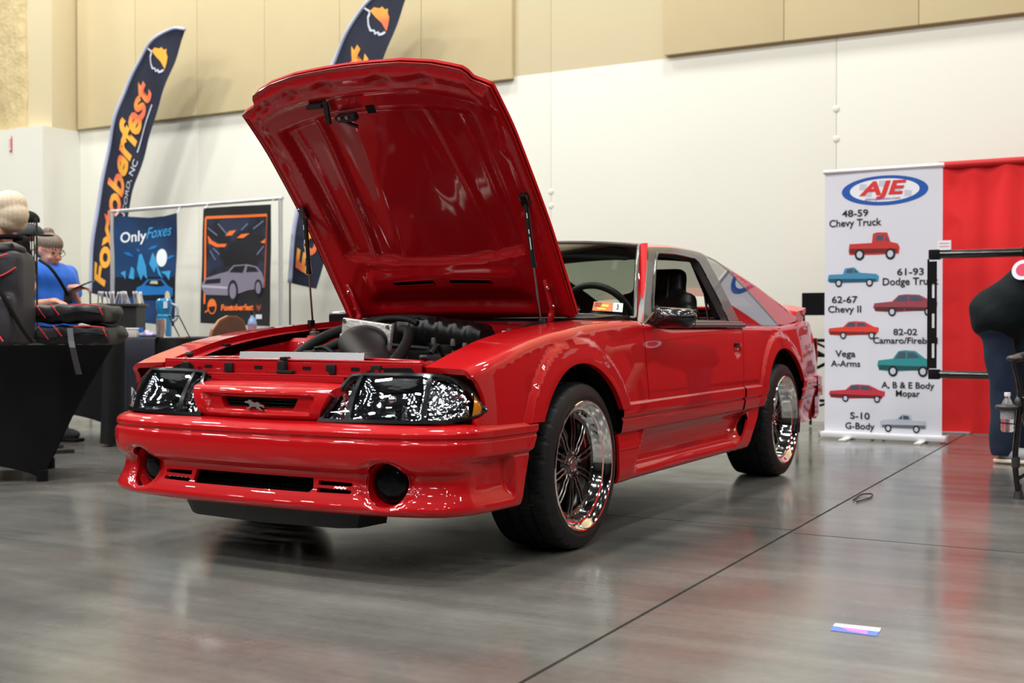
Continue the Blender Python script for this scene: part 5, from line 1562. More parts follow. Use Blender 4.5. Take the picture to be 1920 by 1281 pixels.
ft.sheet('printed_fox_head', [(c[0] - .03, c[1] + .045), (c[0] - .015, c[1] + .02), (c[0] + .015, c[1] + .02), (c[0] + .03, c[1] + .045), (c[0] + .028, c[1] - .005), (c[0], c[1] - .04), (c[0] - .028, c[1] - .005)], mat('brown_orange_print', (140, 66, 40), rough=.6), .004, .03)
c = (-5.362, 0.939); ft.sheet('printed_label', strip((c[0] - .04, c[1]), (c[0] + .04, c[1]), .022), FLAGWHITE, .004, .05)

# ---- white roll-up banner
BY = 4.9
BAN = mat('banner_film', (216, 218, 228), rough=.38, noise=.02, nscale=2)
ROYAL = mat('royal_blue_print', (20, 84, 170), rough=.45); REDP = mat('red_print', (214, 48, 50), rough=.45); GREYP = mat('pale_grey_print', (196, 200, 214), rough=.5); PURP = mat('violet_print', (112, 60, 140), rough=.5); INK = mat('banner_ink', (20, 22, 28), rough=.5)
rb_ = empty('roll_up_banner', 'tall white roll-up banner listing vehicles beside the red curtain', 'banner', (.84, BY, 0))
bnr = [(.424, .045), (1.262, .045), (1.262, 1.975), (.424, 1.975)]
def bw(x, z): return BY + .004 * math.sin(z * 4) * math.sin(x * 5)
def bsheet(name, poly, m, o=.002, sp=.1, holes=()): return panel(name, poly, lambda x, z: (x, bw(x, z) - o, z), m, rb_, sp=sp, thick=0, holes=holes)
panel('banner_sheet', bnr, lambda x, z: (x, bw(x, z), z), BAN, rb_, sp=.1, thick=.001)
WHITEMETAL = mat('silver_white_metal', (.80, .81, .83, 1), rough=.3, metal=.25)
tb('top_rail', [(.415, BY, 1.985), (1.27, BY, 1.985)], .016, WHITEMETAL, rb_)
bm = bm_new(); box(bm, (.845, BY, .034), (.90, .085, .046), bevel=.018); done('cassette', bm, WHITEMETAL, rb_, True, .6)
for x in (.390, 1.300): bx('end_cap', (x, BY, .036), (.012, .085, .052), METALPOLE, rb_, bevel=.004)
for x in (.60, 1.13): bx('banner_foot', (x, BY - .02, .008), (.05, .34, .016), WHITEMETAL, rb_, bevel=.006)
def btext(s, x0, x1, z, h, m=None, bold=.015, shear=0.0, o=.004, z1=None, name='banner_lettering'):
    me = txt_mesh(s, 1.0, bold, shear, 0); co = np.array([v.co[:] for v in me.vertices]); a0, a1 = co[:, 0].min(), co[:, 0].max()
    for v, c in zip(me.vertices, co):
        x = x0 + (c[0] - a0) / (a1 - a0) * (x1 - x0); zz = z + c[1] / .72 * h; v.co = (x, bw(x, zz) - o, zz)
    me.materials.append(m or INK); ob = bpy.data.objects.new(name, me); COL.objects.link(ob); adopt(ob, rb_); return ob
c = (0.856, 1.827)
bsheet('logo_ring', ell(c[0], c[1], .308, .108, 48), ROYAL, .002, .1, holes=[ell(c[0] + .0, c[1] + .002, .248, .084, 40)])
bsheet('logo_field', ell(c[0], c[1] + .002, .248, .084, 40), WHITE, .0018, .1)
for a, b in ((-.14, -.02), (-.04, .05), (.07, .01), (.14, -.03), (-.18, .03)): bsheet('logo_check', [(c[0] + a, c[1] + b - .02), (c[0] + a + .05, c[1] + b - .025), (c[0] + a + .055, c[1] + b + .02), (c[0] + a + .005, c[1] + b + .025)], GREYP, .0024, .1)
btext('AJE', (0.676, 1.802)[0], (1.014, 1.784)[0], c[1] - .028, .098, REDP, .035, .22, .005, name='logo_lettering')
btext('ajesuspension.com', (0.718, 1.749)[0], (0.969, 1.736)[0], c[1] - .068, .022, PURP, .0, .15, .005, name='logo_lettering')
rows_ = [('48-59', (1579, 407, 1628), 13), ('Chevy Truck', (1555, 426, 1653), 14), ('61-93', (1682, 516, 1732), 13), ('Dodge Truck', (1655, 535, 1760), 14), ('62-67', (1560, 568, 1608), 13), ('Chevy II', (1553, 586, 1615), 13), ('82-02', (1675, 628, 1720), 12), ('Camaro/Firebird', (1637, 644, 1758), 12), ('Vega', (1566, 669, 1604), 13), ('A-Arms', (1558, 687, 1613), 12), ('A, B & E Body', (1653, 727, 1752), 12), ('Mopar', (1680, 743, 1725), 12), ('S-10', (1594, 785, 1631), 13), ('G-Body', (1585, 804, 1640), 13)]
_T = {1579: (0.551, 1.647), 1555: (0.457, 1.576), 1682: (0.948, 1.208), 1655: (0.846, 1.137), 1560: (0.478, 1.012), 1553: (0.450, 0.941), 1675: (0.923, 0.775), 1637: (0.779, 0.713), 1566: (0.503, 0.612), 1558: (0.471, 0.540), 1653: (0.841, 0.390), 1680: (0.943, 0.330), 1594: (0.614, 0.155), 1585: (0.579, 0.079)}
_X1 = {1628: (0.742, 1.639)[0], 16531: (0.837, 1.560)[0], 1732: (1.134, 1.204)[0], 1760: (1.237, 1.130)[0], 1608: (0.666, 1.010)[0], 1615: (0.693, 0.940)[0], 1720: (1.091, 0.776)[0], 1758: (1.231, 0.715)[0], 1604: (0.652, 0.613)[0], 1613: (0.687, 0.543)[0], 1752: (1.210, 0.399)[0], 1725: (1.111, 0.335)[0], 1631: (0.757, 0.161)[0], 1640: (0.792, 0.088)[0]}
for s, (a, v, b), h in rows_:
    xx, zz = _T[a]; x1_ = _X1[16531 if s == 'Chevy Truck' else b]
    btext(s, xx, x1_, zz, h * .00385, INK, .017)
def vehicle_print(name, x0, z0, x1, h, col, kind, flip=False):
    """flat printed side view: body, glass and wheels, x0..x1 wide, standing on z0"""
    W = x1 - x0
    def T(pts): return [(x0 + (1 - a if flip else a) * W, z0 + b * h) for a, b in pts]
    B = {'pickup': [(0, .28), (.02, .62), (.30, .64), (.34, .95), (.52, 1.0), (.64, .70), (.95, .62), (1, .50), (.99, .22), (.86, .18), (.14, .16)],
         'old_pickup': [(0, .30), (.02, .58), (.46, .60), (.48, .95), (.56, 1.0), (.76, .98), (.82, .62), (.96, .55), (1, .40), (.98, .16), (.50, .14), (.02, .16)],
         'coupe': [(0, .38), (.02, .58), (.30, .66), (.40, .96), (.52, 1.0), (.72, .97), (.90, .68), (1, .62), (.99, .34), (.90, .24), (.30, .14), (.04, .20)]}[kind]
    G = {'pickup': [[(.36, .70), (.39, .90), (.50, .92), (.50, .70)], [(.52, .70), (.52, .93), (.60, .72)]],
         'old_pickup': [[(.54, .68), (.55, .88), (.68, .88), (.68, .68)], [(.72, .66), (.73, .90), (.78, .66)]],
         'coupe': [[(.34, .66), (.42, .92), (.54, .94), (.54, .68)], [(.57, .68), (.57, .92), (.70, .90), (.80, .70)]]}[kind]
    m = mat('print_' + name, col, rough=.5); md = mat('print_shade_' + name, tuple(int(c * .55) for c in col), rough=.5)
    bsheet(name, T(B) if not flip else T(B)[::-1], m, .002, .3)
    shade = [(B[0][0] + .03, .20), (.95, .20), (.95, .36), (B[0][0] + .03, .40)]
    bsheet(name + '_shade', T(shade) if not flip else T(shade)[::-1], md, .0024, .3)
    for g_ in G: bsheet(name + '_glass', T(g_) if not flip else T(g_)[::-1], mat('print_glass', (70, 84, 104), rough=.4) if 'print_glass' not in bpy.data.materials else bpy.data.materials['print_glass'], .003, .3)
    for a in ((.22, .82) if kind != 'coupe' else (.30, .86)):
        cc_ = T([(a, .16)])[0]; r = h * .22
        bsheet(name + '_wheel', ell(cc_[0], cc_[1], r * .85, r, 18), INK, .0034, .3); bsheet(name + '_rim', ell(cc_[0], cc_[1], r * .5, r * .6, 14), GREYP, .0042, .3)
a_ = (0.599, 1.334); b_ = (0.966, 1.524); vehicle_print('printed_red_truck', a_[0], a_[1], b_[0], b_[1] - a_[1], (196, 50, 48), 'old_pickup')
a_ = (0.446, 1.136); b_ = (0.819, 1.273); vehicle_print('printed_blue_truck', a_[0], a_[1], b_[0], b_[1] - a_[1], (62, 140, 180), 'pickup')
a_ = (0.778, 0.919); b_ = (1.229, 1.069); vehicle_print('printed_maroon_coupe', a_[0], a_[1], b_[0], b_[1] - a_[1], (150, 66, 76), 'coupe')
a_ = (0.451, 0.750); b_ = (0.820, 0.876); vehicle_print('printed_scarlet_coupe', a_[0], a_[1], b_[0], b_[1] - a_[1], (222, 62, 50), 'coupe')
a_ = (0.810, 0.483); b_ = (1.183, 0.665); vehicle_print('printed_teal_coupe', a_[0], a_[1], b_[0], b_[1] - a_[1], (44, 140, 146), 'coupe')
a_ = (0.456, 0.285); b_ = (0.867, 0.410); vehicle_print('printed_crimson_coupe', a_[0], a_[1], b_[0], b_[1] - a_[1], (196, 52, 66), 'coupe')
a_ = (0.830, 0.074); b_ = (1.159, 0.202); vehicle_print('printed_white_truck', a_[0], a_[1], b_[0], b_[1] - a_[1], (184, 190, 204), 'pickup', True)

# ---- red drape on its rail
REDC = mat('red_drape_cloth', (218, 26, 30), rough=.8, noise=.06, nscale=2, bump=.05, bscale=300, sheen=.1)
dr = empty('red_drape', 'long red curtain hanging from a rail by the white banner', 'curtain', (3.0, 5.8, 0))
def drape_y(x, z): return 5.80 + .028 * math.sin(x * 11 + .8 * math.sin(x * 3)) * (.35 + .65 * (1 - z / 2.1)) + .012 * math.sin(x * 27)
for i in range(6):
    xa = 1.10 + i * 1.2; xb = xa + 1.205
    o = panel('drape_panel', [(xa, .004), (xb, .004), (xb, 2.08), (xa, 2.08)], lambda x, z: (x, drape_y(x, z), z), REDC, dr, sp=.03, spy=.3, thick=.002)
tb('drape_rail', [(1.08, 5.80, 2.095), (8.4, 5.80, 2.10)], .030, mat('red_cloth_rail', (188, 22, 28), rough=.6), dr)
for x in (1.12, 4.7, 8.3):
    tb('drape_post', [(x, 5.86, .02), (x, 5.86, 2.09)], .019, METALPOLE, dr); bx('drape_base', (x, 5.9, .008), (.4, .3, .012), METALPOLE, dr)

# ---- black tube rack with slotted upright
rk = empty('slotted_rack', 'black tube rack with a slotted upright in front of the banner', 'rack', (2.0, 4.3, 0))
zt_, zb_ = (1.288, 1.314)[1], (1.291, 0.517)[1]; xr = (1.300, 0.880)[0]
tb('rack_tube', [(xr + .03, 4.3, zt_), (3.2, 4.3, zt_)], .028, GLOSSBLACK, rk, n=20); tb('rack_tube', [(xr + .03, 4.3, zb_), (3.2, 4.3, zb_)], .026, GLOSSBLACK, rk, n=20)
bx('end_block', (xr + .015, 4.3, zt_), (.07, .07, .065), MATTBLACK, rk, bevel=.006); bx('end_block', (xr + .015, 4.3, zb_), (.07, .07, .065), MATTBLACK, rk, bevel=.006)
up_poly = [(xr - .025, zb_ + .04), (xr + .033, zb_ + .04), (xr + .033, zt_ - .045), (xr - .025, zt_ - .045)]
_hz = (zt_ - zb_) / 4
hls = [[(xr + .002, z_), (xr + .018, z_), (xr + .018, z_ + .095), (xr + .002, z_ + .095)] for z_ in (zb_ + .11, zb_ + .11 + _hz, zb_ + .11 + 2 * _hz)]
panel('slotted_upright', up_poly, lambda x, z: (x, 4.275, z), MATTBLACK, rk, holes=hls, sp=.05, thick=.004)
bx('upright_web', (xr - .026, 4.30, (zt_ + zb_) / 2), (.005, .05, zt_ - zb_ - .06), MATTBLACK, rk)
for x in (2.45, 3.2):
    tb('rack_leg', [(x, 4.3, .02), (x, 4.3, zt_)], .025, GLOSSBLACK, rk); bx('rack_base', (x, 4.3, .012), (.08, .7, .024), MATTBLACK, rk)
tb('chrome_sleeve', [(xr + .56, 4.3, zt_), (xr + .575, 4.3, zt_)], .033, MATTBLACK, rk)
cd = (1.377, 1.360)
card = bx('price_card', (cd[0], 4.29, zt_ + .028 + .032), (.085, .02, .064), WHITE); tag(card, 'small white card standing on the black rack tube', 'card')
for i, dz in enumerate((.012, -.008)):
    o = bx('printed_line', (cd[0], 4.279, zt_ + .06 + dz), (.06, .001, .004), mat('pale_red_print', (216, 120, 120), rough=.5), None); o.parent = card

# ---- folding high chair behind the car
hc = empty('folding_chair', 'black folding chair with cloth back between car and white banner', 'chair', (.28, 5.75, 0))
bk = bm_new(); box(bk, (.33, 5.72, 1.02), (.62, .02, .185), bevel=.008); done('chair_back', bk, FABRICBLACK, hc)
for x in (.03, .63):
    tb('back_post', [(x, 5.73, .62), (x, 5.73, 1.11)], .013, MATTBLACK, hc)
    for yy_ in (5.55, 5.95): tb('chair_leg', [(x, yy_, .01), (x, yy_, .74)], .012, MATTBLACK, hc)
    tb('arm_rest', [(x, 5.52, .74), (x, 5.98, .74)], .014, MATTBLACK, hc)
tb('seat_rail', [(.03, 5.55, .725), (.63, 5.55, .725)], .013, MATTBLACK, hc)
tb('cross_brace', [(.03, 5.55, .72), (.63, 5.55, .40)], .012, MATTBLACK, hc); tb('cross_brace', [(.03, 5.57, .42), (.63, 5.57, .74)], .012, MATTBLACK, hc)
tb('cross_brace', [(.03, 5.95, .72), (.63, 5.95, .44)], .010, MATTBLACK, hc); tb('cross_brace', [(.03, 5.93, .46), (.63, 5.93, .74)], .010, MATTBLACK, hc)
tb('foot_rail', [(.03, 5.55, .245), (.63, 5.55, .235)], .012, MATTBLACK, hc); tb('foot_rail', [(.03, 5.55, .14), (.33, 5.55, .24)], .010, MATTBLACK, hc)
bx('chair_seat', (.33, 5.75, .60), (.58, .38, .02), FABRICBLACK, hc)

# ---- camping chair with a water bottle in its holder (right foreground)
RES = mat('dark_grey_resin', (.035, .035, .037, 1), rough=.35)
cx_ = 2.075; cy_ = 2.2
cc = empty('camping_chair', 'dark camping chair cut by the right edge, cup holder in front', 'chair', (2.4, 2.4, 0))
tb('chair_leg', [(2.075, 2.22, .0), (2.060, 2.20, .20), (2.085, 2.18, .50), (2.06, 2.16, .66)], .014, GLOSSBLACK, cc, curved=True)
lt('leg_foot', [(.001, 0), (.028, 0), (.026, .012), (.016, .05), (.016, .07)], RES, cc, 'Z', (2.072, 2.222, 0), 16)
lt('leg_collar', [(.015, 0), (.020, .005), (.020, .05), (.015, .055)], RES, cc, 'Z', (2.062, 2.205, .15), 16)
for x, y in ((2.62, 2.05), (2.66, 2.62), (2.12, 2.80)):
    tb('chair_leg', [(x, y, 0), (x - .02, y, .35), (x, y + .04, .66)], .014, GLOSSBLACK, cc, curved=True)
    lt('leg_foot', [(.001, 0), (.028, 0), (.026, .012), (.016, .05)], RES, cc, 'Z', (x, y, 0), 16)
for p0, p1 in (((2.075, 2.22, .1), (2.62, 2.05, .5)), ((2.62, 2.05, .1), (2.085, 2.18, .5)), ((2.12, 2.8, .1), (2.075, 2.2, .45)), ((2.66, 2.62, .1), (2.62, 2.05, .45))):
    tb('cross_brace', [p0, p1], .009, GLOSSBLACK, cc)
blob('arm_rest', [('e', (2.060, 2.17, .682), (.040, .055, .018)), ('c', (2.07, 2.2, .685), (2.11, 2.72, .70), .022, .022)], RES, cc, voxel=.007, smooth=3)
blob('arm_rest', [('e', (2.62, 2.05, .682), (.040, .055, .018)), ('c', (2.62, 2.08, .685), (2.66, 2.62, .70), .022, .022)], RES, cc, voxel=.009, smooth=3)
panel('chair_seat', [(2.10, 2.15), (2.62, 2.10), (2.66, 2.62), (2.12, 2.70)], lambda x, y: (x, y, .42 - .06 * math.exp(-((x - 2.36) / .2) ** 2 - ((y - 2.4) / .2) ** 2)), FABRICBLACK, cc, sp=.08, thick=.005)
panel('chair_back', [(2.12, .48), (2.66, .48), (2.66, 1.0), (2.12, 1.0)], lambda x, z: (x, 2.66 + .25 * (z - .48) + .05 * math.exp(-((x - 2.39) / .2) ** 2), z), FABRICBLACK, cc, sp=.08, thick=.005)
bz = (2.029, 0.443)
bm = bm_new()
ringp = [Vector((bz[0] + .044 * math.cos(2 * PI * i / 28), 2.16 + .044 * math.sin(2 * PI * i / 28), bz[1] + .004)) for i in range(29)]
tube(bm, ringp, .012, 8, cap=False)
tube(bm, [(bz[0] + .05, 2.16, bz[1] + .005), (2.075, 2.18, bz[1] + .035), (2.083, 2.185, bz[1] + .05)], .017, 10)
done('cup_holder', bm, RES, cc, True)
WATER = bpy.data.materials.new('clear_bottle_plastic'); WATER.use_nodes = True
_b = WATER.node_tree.nodes['Principled BSDF']; _b.inputs['Base Color'].default_value = (.9, .93, .95, 1); _b.inputs['Roughness'].default_value = .08; _b.inputs['Transmission Weight'].default_value = .9; _b.inputs['IOR'].default_value = 1.2
wb = lt('water_bottle', [(.001, 0), (.026, .0), (.031, .010), (.029, .024), (.031, .035), (.029, .048), (.031, .060), (.0315, .115), (.030, .125), (.020, .150), (.012, .163), (.012, .178)], WATER, None, 'Z', (bz[0], 2.16, bz[1] - .115), 28)
tag(wb, 'clear water bottle with white cap standing in the chair cup holder', 'bottle')
o = lt('bottle_cap', [(.001, .19), (.0145, .19), (.0150, .175), (.0145, .172)], WHITE, None, 'Z', (bz[0], 2.16, bz[1] - .115), 20); o.parent = wb
o = lt('bottle_label', [(.0322, .062), (.0322, .112)], mat('faded_label', (150, 150, 152), rough=.4, noise=.3, nscale=120), None, 'Z', (bz[0], 2.16, bz[1] - .115), 28); o.parent = wb
o = tb('holder_clip', [(bz[0] - .03, 2.13, bz[1] - .07), (bz[0] + .04, 2.13, bz[1] - .075)], .003, MATTBLACK, None, n=6); adopt(o, cc)

# ---- sticker and wire scrap on the floor
fs = pr('floor_sticker', [(1.924, -0.671), (2.048, -0.663), (2.057, -0.756), (1.932, -0.754)], .0005, .0015, mat('sticker_blue', (92, 124, 214), rough=.35), None, 'XY'); tag(fs, 'white and blue sticker lying alone on the concrete floor', 'sticker')
o = pr('sticker_white_band', [(1.924, -0.671), (2.048, -0.663), (2.053, -0.706), (1.926, -0.704)], .0015, .002, WHITE, None, 'XY'); o.parent = fs
o = pr('sticker_pink_print', [(1.949, -0.711), (1.978, -0.688), (2.025, -0.715), (2.031, -0.751), (1.976, -0.737)], .0015, .0019, mat('pink_print', (188, 122, 196), rough=.4), None, 'XY'); o.parent = fs
for i in range(9):
    a = Vector((1.941, -0.682)).lerp(Vector((2.035, -0.683)), i / 8)
    if i in (2, 6): continue
    o = bx('sticker_lettering', (a.x, a.y, .0022), (.005, .007, .0004), mat('grey_ink', (120, 128, 128), rough=.5), None); o.parent = fs
w0 = (1.394, 1.748); w1 = (1.437, 1.936); w2 = (1.435, 1.811); w3 = (1.420, 1.702)
wr = tb('wire_scrap', [(w0[0], w0[1], .006), (w1[0] - .05, w1[1], .008), (w1[0], w1[1], .015), (w1[0] + .01, w1[1] - .05, .006), (w2[0], w2[1] - .03, .006), (w3[0], w3[1], .005)], .004, mat('dusty_wire', (60, 54, 50), rough=.7), curved=True, n=6); tag(wr, 'short curl of dark wire lying on the floor joint', 'wire')

# ---- sign on the pier
s0 = (-9.868, 3.094)
sg = bx('arrow_sign', (s0[0], 5.832, s0[1]), (.036, .012, .19), mat('sign_red', (190, 40, 44), rough=.4)); tag(sg, 'narrow red sign with a white down arrow high on the wall', 'sign')
for nm, poly in (('sign_arrow', [(0, -.085), (.015, -.055), (.005, -.055), (.005, .055), (-.005, .055), (-.005, -.055), (-.015, -.055)]), ('sign_cap', [(-.016, .062), (.016, .062), (.016, .09), (-.016, .09)])):
    o = pr(nm, [(s0[0] + a, s0[1] + b) for a, b in poly], 5.8235, 5.826, WHITE, None); o.parent = sg

# ================================================================ tables of the booth at the left
VR = Vector((.8714, .4906, 0)); VF = Vector((-.4906, .8714, 0))
def Q(base, r, f, z): return Vector(base) * 1.0 + VR * r + VF * f + Vector((0, 0, z))
UPV = Vector((0, 0, 1))

def stretch_table(label, A, Ldir, length, width, z=.74, inset=.37, group='tables under black stretch covers'):
    """folding table under a stretch cover: the cloth runs straight from the edge to the four feet and arches between them"""
    L = Vector((*Ldir, 0)).normalized(); W = Vector((-L.y, L.x, 0)) * -1
    if W.dot(VF) < 0: W = -W
    A = Vector((*A, 0)); 
    tc = [A, A + L * length, A + L * length + W * width, A + W * width]
    f = [A + L * inset, A + L * (length - inset), A + L * (length - inset) + W * width, A + L * inset + W * width]
    root = empty('covered_table', label, 'table', sum(f, Vector()) / 4, group)
    bm = bm_new()
    def ring(t):
        pts = []
        for i in range(4):
            a, b = tc[i], tc[(i + 1) % 4]; fa, fb = f[i], f[(i + 1) % 4]
            n = 18
            for j in range(n):
                k = j / n
                top = a.lerp(b, k) + UPV * z
                arch = 4 * k * (1 - k)
                bot = fa.lerp(fb, k) + UPV * (.012 + (.11 if i % 2 == 0 else .30) * arch ** .8) 
                # the cloth hangs in slightly between edge and foot
                p = top.lerp(bot, t)
                c = (tc[0] + tc[2]) / 2
                inn = (c - Vector((p.x, p.y, 0))); inn.z = 0
                p = p + inn.normalized() * .05 * math.sin(PI * t) * (.4 + .6 * arch)
                pts.append(p)
        return pts
    T_ = [0, .012, .03, .06, .12, .2, .3, .4, .5, .6, .7, .8, .88, .95, 1]
    R_ = [[bm.verts.new(p) for p in ring(t)] for t in T_]
    for a, b in zip(R_, R_[1:]):
        for k in range(len(a)): bm.faces.new((a[k], a[(k + 1) % len(a)], b[(k + 1) % len(a)], b[k]))
    bm.faces.new(R_[0])
    done('stretch_cover', bm, FABRICBLACK, root, True, .8)
    for p in f:
        bm = bm_new(); tube(bm, [p + UPV * .0, p + UPV * .06], .03, 10); done('foot_pocket', bm, FABRICBLACK, root, True, .8)
    pts = [c * .96 + (tc[0] + tc[2]) / 2 * .04 for c in tc]
    pr('table_board', [(p.x, p.y) for p in pts], z - .04, z - .008, mat('grey_board', (.2, .2, .2, 1), rough=.6), root, 'XY')
    return root
stretch_table('table under a black stretch cover with bags on it, nearest at the left', (-2.38, .64), (-.68, -.733), 1.85, .62)
stretch_table('table under a dull black stretch cover behind the bag table', (-4.70, 3.05), (-.95, -.31), 1.8, .76, inset=.30)

# table with a draped cloth and a navy runner
DRAPE = mat('dull_black_drape', (.012, .012, .013, 1), rough=.9, noise=.2, nscale=5, spec=.2); RUNNER = mat('dark_slate_runner', (.020, .021, .030, 1), rough=.85, spec=.2)
tA = Vector((-3.825, 1.871, 0.767)); tB = Vector((-3.236, 2.203, 0.767)); tA.z = tB.z = 0
t3 = empty('draped_table', 'table with pleated black drape and slate runner behind the front wing', 'table', ((tA + tB) / 2 + VF * .6))
bm = bm_new()
def drape_pt(k, z):
    # perimeter: left side, front, right side
    D_ = 1.5; W_ = (tB - tA).length; e = .76
    per = D_ + W_ + D_; s = k * per
    if s < D_: p = tA + VF * (D_ - s); n = -VR
    elif s < D_ + W_: p = tA + VR * (s - D_); n = -VF
    else: p = tB + VF * (s - D_ - W_); n = VR
    w = (.012 + .018 * (1 - z / e)) * math.sin(s * 42) + .01 * math.sin(s * 17)
    return p + n * (w * min(1, (e - z) / .1) + .03 * (1 - z / e)) + UPV * z
N_ = 260; zs = [.755, .75, .73, .68, .55, .4, .25, .12, .02]
R_ = [[bm.verts.new(drape_pt(i / N_, z)) for i in range(N_ + 1)] for z in zs]
for a, b in zip(R_, R_[1:]):
    for k in range(N_): bm.faces.new((a[k], a[k + 1], b[k + 1], b[k]))
bm.faces.new([R_[0][0], R_[0][int(N_ * 1.5 / 3.67)], R_[0][int(N_ * 2.17 / 3.67)], R_[0][-1]][::-1])
done('table_drape', bm, DRAPE, t3, True, .9)
bm = bm_new(); c = (tA + tB) / 2 + VF * .75
box(bm, (c.x, c.y, .752), ((tB - tA).length, 1.5, .012), rot=Matrix((VR, VF, UPV)).transposed()); done('table_board', bm, DRAPE, t3)
ra = Vector((-3.641, 1.894, 0.768)); rb2 = Vector((-3.460, 1.996, 0.767))
bm = bm_new(); n = 30
cols = []
for i in range(n + 1):
    p = ra.lerp(rb2, i / n); p.z = 0; w = .010 * math.sin(i * 1.3)
    cols.append([bm.verts.new(p + VF * .28 + UPV * .766), bm.verts.new(p + VF * .02 + UPV * .766)] + [bm.verts.new(p - VF * (.02 + .02 * (1 - z / .75) + w * (1 - z / .8)) + UPV * z) for z in (.75, .6, .4, .2, .06)])
for a, b in zip(cols, cols[1:]):
    for k in range(6): bm.faces.new((a[k], b[k], b[k + 1], a[k + 1]))
done('table_runner', bm, RUNNER, t3, True)
def bill(name, center, pts_list, r, m, parent):
    for pts in pts_list:
        tb(name, [center + VR * a + UPV * b for a, b in pts], r, m, parent, n=6)
cfx = Vector((-3.495, 1.867, 0.351))
bill('fox_line_emblem', cfx, [[(-.045, -.07), (-.04, .0), (-.042, .07), (-.015, .025), (.015, .025), (.042, .07), (.04, .0), (.045, -.07)], [(-.045, -.07), (0, -.03), (.045, -.07)], [(-.03, -.015), (0, .01), (.03, -.015)]], .005, FLAGWHITE, t3)

# low blue-grey table behind, carrying the small bottle
c4 = Vector((-4.451, 3.928, 0.711)); c4.z = 0
t4 = empty('grey_table', 'blue-grey topped table far back beyond the red wing', 'table', c4)
bm = bm_new(); box(bm, (c4.x, c4.y, .705), (.72, .6, .03), rot=Matrix((VR, VF, UPV)).transposed(), bevel=.006); done('table_top', bm, mat('blue_grey_cloth', (112, 120, 138), rough=.8), t4)
for a, b in ((-.3, -.24), (.3, -.24), (-.3, .24), (.3, .24)):
    p = c4 + VR * a + VF * b; tb('table_leg', [(p.x, p.y, 0), (p.x, p.y, .70)], .014, MATTBLACK, t4)

# ---- things on the draped table
Z3 = .758
def at_t3(px_d): v = Vector(px_d); v.z = 0; return v
bxp = at_t3((-3.998, 2.175, 0.791))
bxp = bxp + UPV * .010
pb = empty('pen_box', 'black display box full of silver pens on the draped table', 'box', bxp + UPV * Z3)
bm = bm_new(); RM = Matrix((VR, VF, UPV)).transposed()
box(bm, bxp + UPV * (Z3 + .11), (.30, .22, .22), rot=RM, bevel=.006); done('box_body', bm, mat('black_box_card', (.02, .02, .021, 1), rough=.5), pb)
bm = bm_new(); box(bm, bxp + UPV * (Z3 + .228), (.345, .26, .02), rot=RM, bevel=.004); done('box_rim', bm, mat('dark_rim', (.035, .035, .035, 1), rough=.4), pb)
PEN = mat('silver_pen', (.6, .6, .64, 1), rough=.3, metal=.7)
pen0 = None
rnd = random.Random(3)
for i in range(22):
    a = -.15 + .30 * ((i * 7) % 22) / 21; f_ = rnd.uniform(-.08, .08); t_ = rnd.uniform(-.02, .02)
    p = bxp + VR * a + VF * f_ + UPV * (Z3 + .238)
    if pen0 is None:
        pen0 = tb('pen', [(0, 0, 0), (0, 0, .075)], .0055, PEN, None, n=8); cap_ = tb('pen_cap', [(0, 0, .075), (0, 0, .092)], .007, mat('pale_cap', (.75, .75, .8, 1), rough=.3), None, n=8); cap_.parent = pen0; o = pen0; oc = cap_
    else:
        o = pen0.copy(); COL.objects.link(o); oc = cap_.copy(); COL.objects.link(oc); oc.parent = o
    o.location = p; o.rotation_euler = (rnd.uniform(-.25, .25), rnd.uniform(-.3, .3), 0)
    tag(o, 'silver pen standing in the black display box', 'pen', 'silver pens in the display box')
tp = at_t3((-3.517, 2.102, 0.774))
tm = lt('steel_tumbler', [(.001, 0), (.030, 0), (.034, .01), (.036, .12), (.036, .135), (.031, .136), (.030, .10), (.001, .10)], mat('brushed_steel', (.72, .68, .62, 1), rough=.3, metal=.9), None, 'Z', tp + UPV * Z3, 28); tag(tm, 'brushed steel tumbler standing on the draped table', 'tumbler')
bp_ = at_t3((-3.720, 2.332, 0.779))
BL = mat('blue_bottle_plastic', (28, 128, 178), rough=.2, coat=.4)
bb = lt('blue_jug', [(.001, 0), (.045, 0), (.052, .01), (.052, .16), (.045, .17), (.05, .20), (.056, .22), (.056, .27), (.045, .285), (.001, .288)], BL, None, 'Z', bp_ + UPV * Z3, 28); tag(bb, 'blue plastic jug behind the steel tumbler', 'jug')
o = bx('jug_label', bp_ + UPV * (Z3 + .24) - VF * .053 + VR * .02, (.035, .004, .05), FLAGWHITE, None, rot=RM); o.parent = bb
o = tb('jug_handle', [bp_ + VR * .05 + UPV * (Z3 + .25), bp_ + VR * .095 + UPV * (Z3 + .22), bp_ + VR * .09 + UPV * (Z3 + .14), bp_ + VR * .05 + UPV * (Z3 + .12)], .010, mat('grey_handle', (.35, .4, .45, 1), rough=.4), None, curved=True); o.parent = bb
tu = at_t3((-3.732, 2.038, 0.774))
tub = bx('clear_tub', tu + UPV * (Z3 + .033), (.085, .07, .06), mat('frosted_plastic', (196, 192, 186), rough=.4), None, bevel=.008, rot=RM); tag(tub, 'small frosted tub on the draped table', 'tub')
o = bx('tub_lid', tu + UPV * (Z3 + .067), (.09, .075, .010), WHITE, None, bevel=.003, rot=RM); o.parent = tub
bc = at_t3((-3.701, 2.078, 0.773)); bcd = bx('blue_card', bc + UPV * (Z3 + .038), (.05, .012, .072), mat('blue_card_print', (24, 96, 176), rough=.5), None, rot=RM, bevel=.002); tag(bcd, 'small blue carton between frosted tub and plastic bag', 'carton')
o = bx('card_stripe', bc + UPV * (Z3 + .03) - VF * .0065, (.05, .001, .018), FLAGWHITE, None, rot=RM); o.parent = bcd
pg = at_t3((-3.614, 2.105, 0.774))
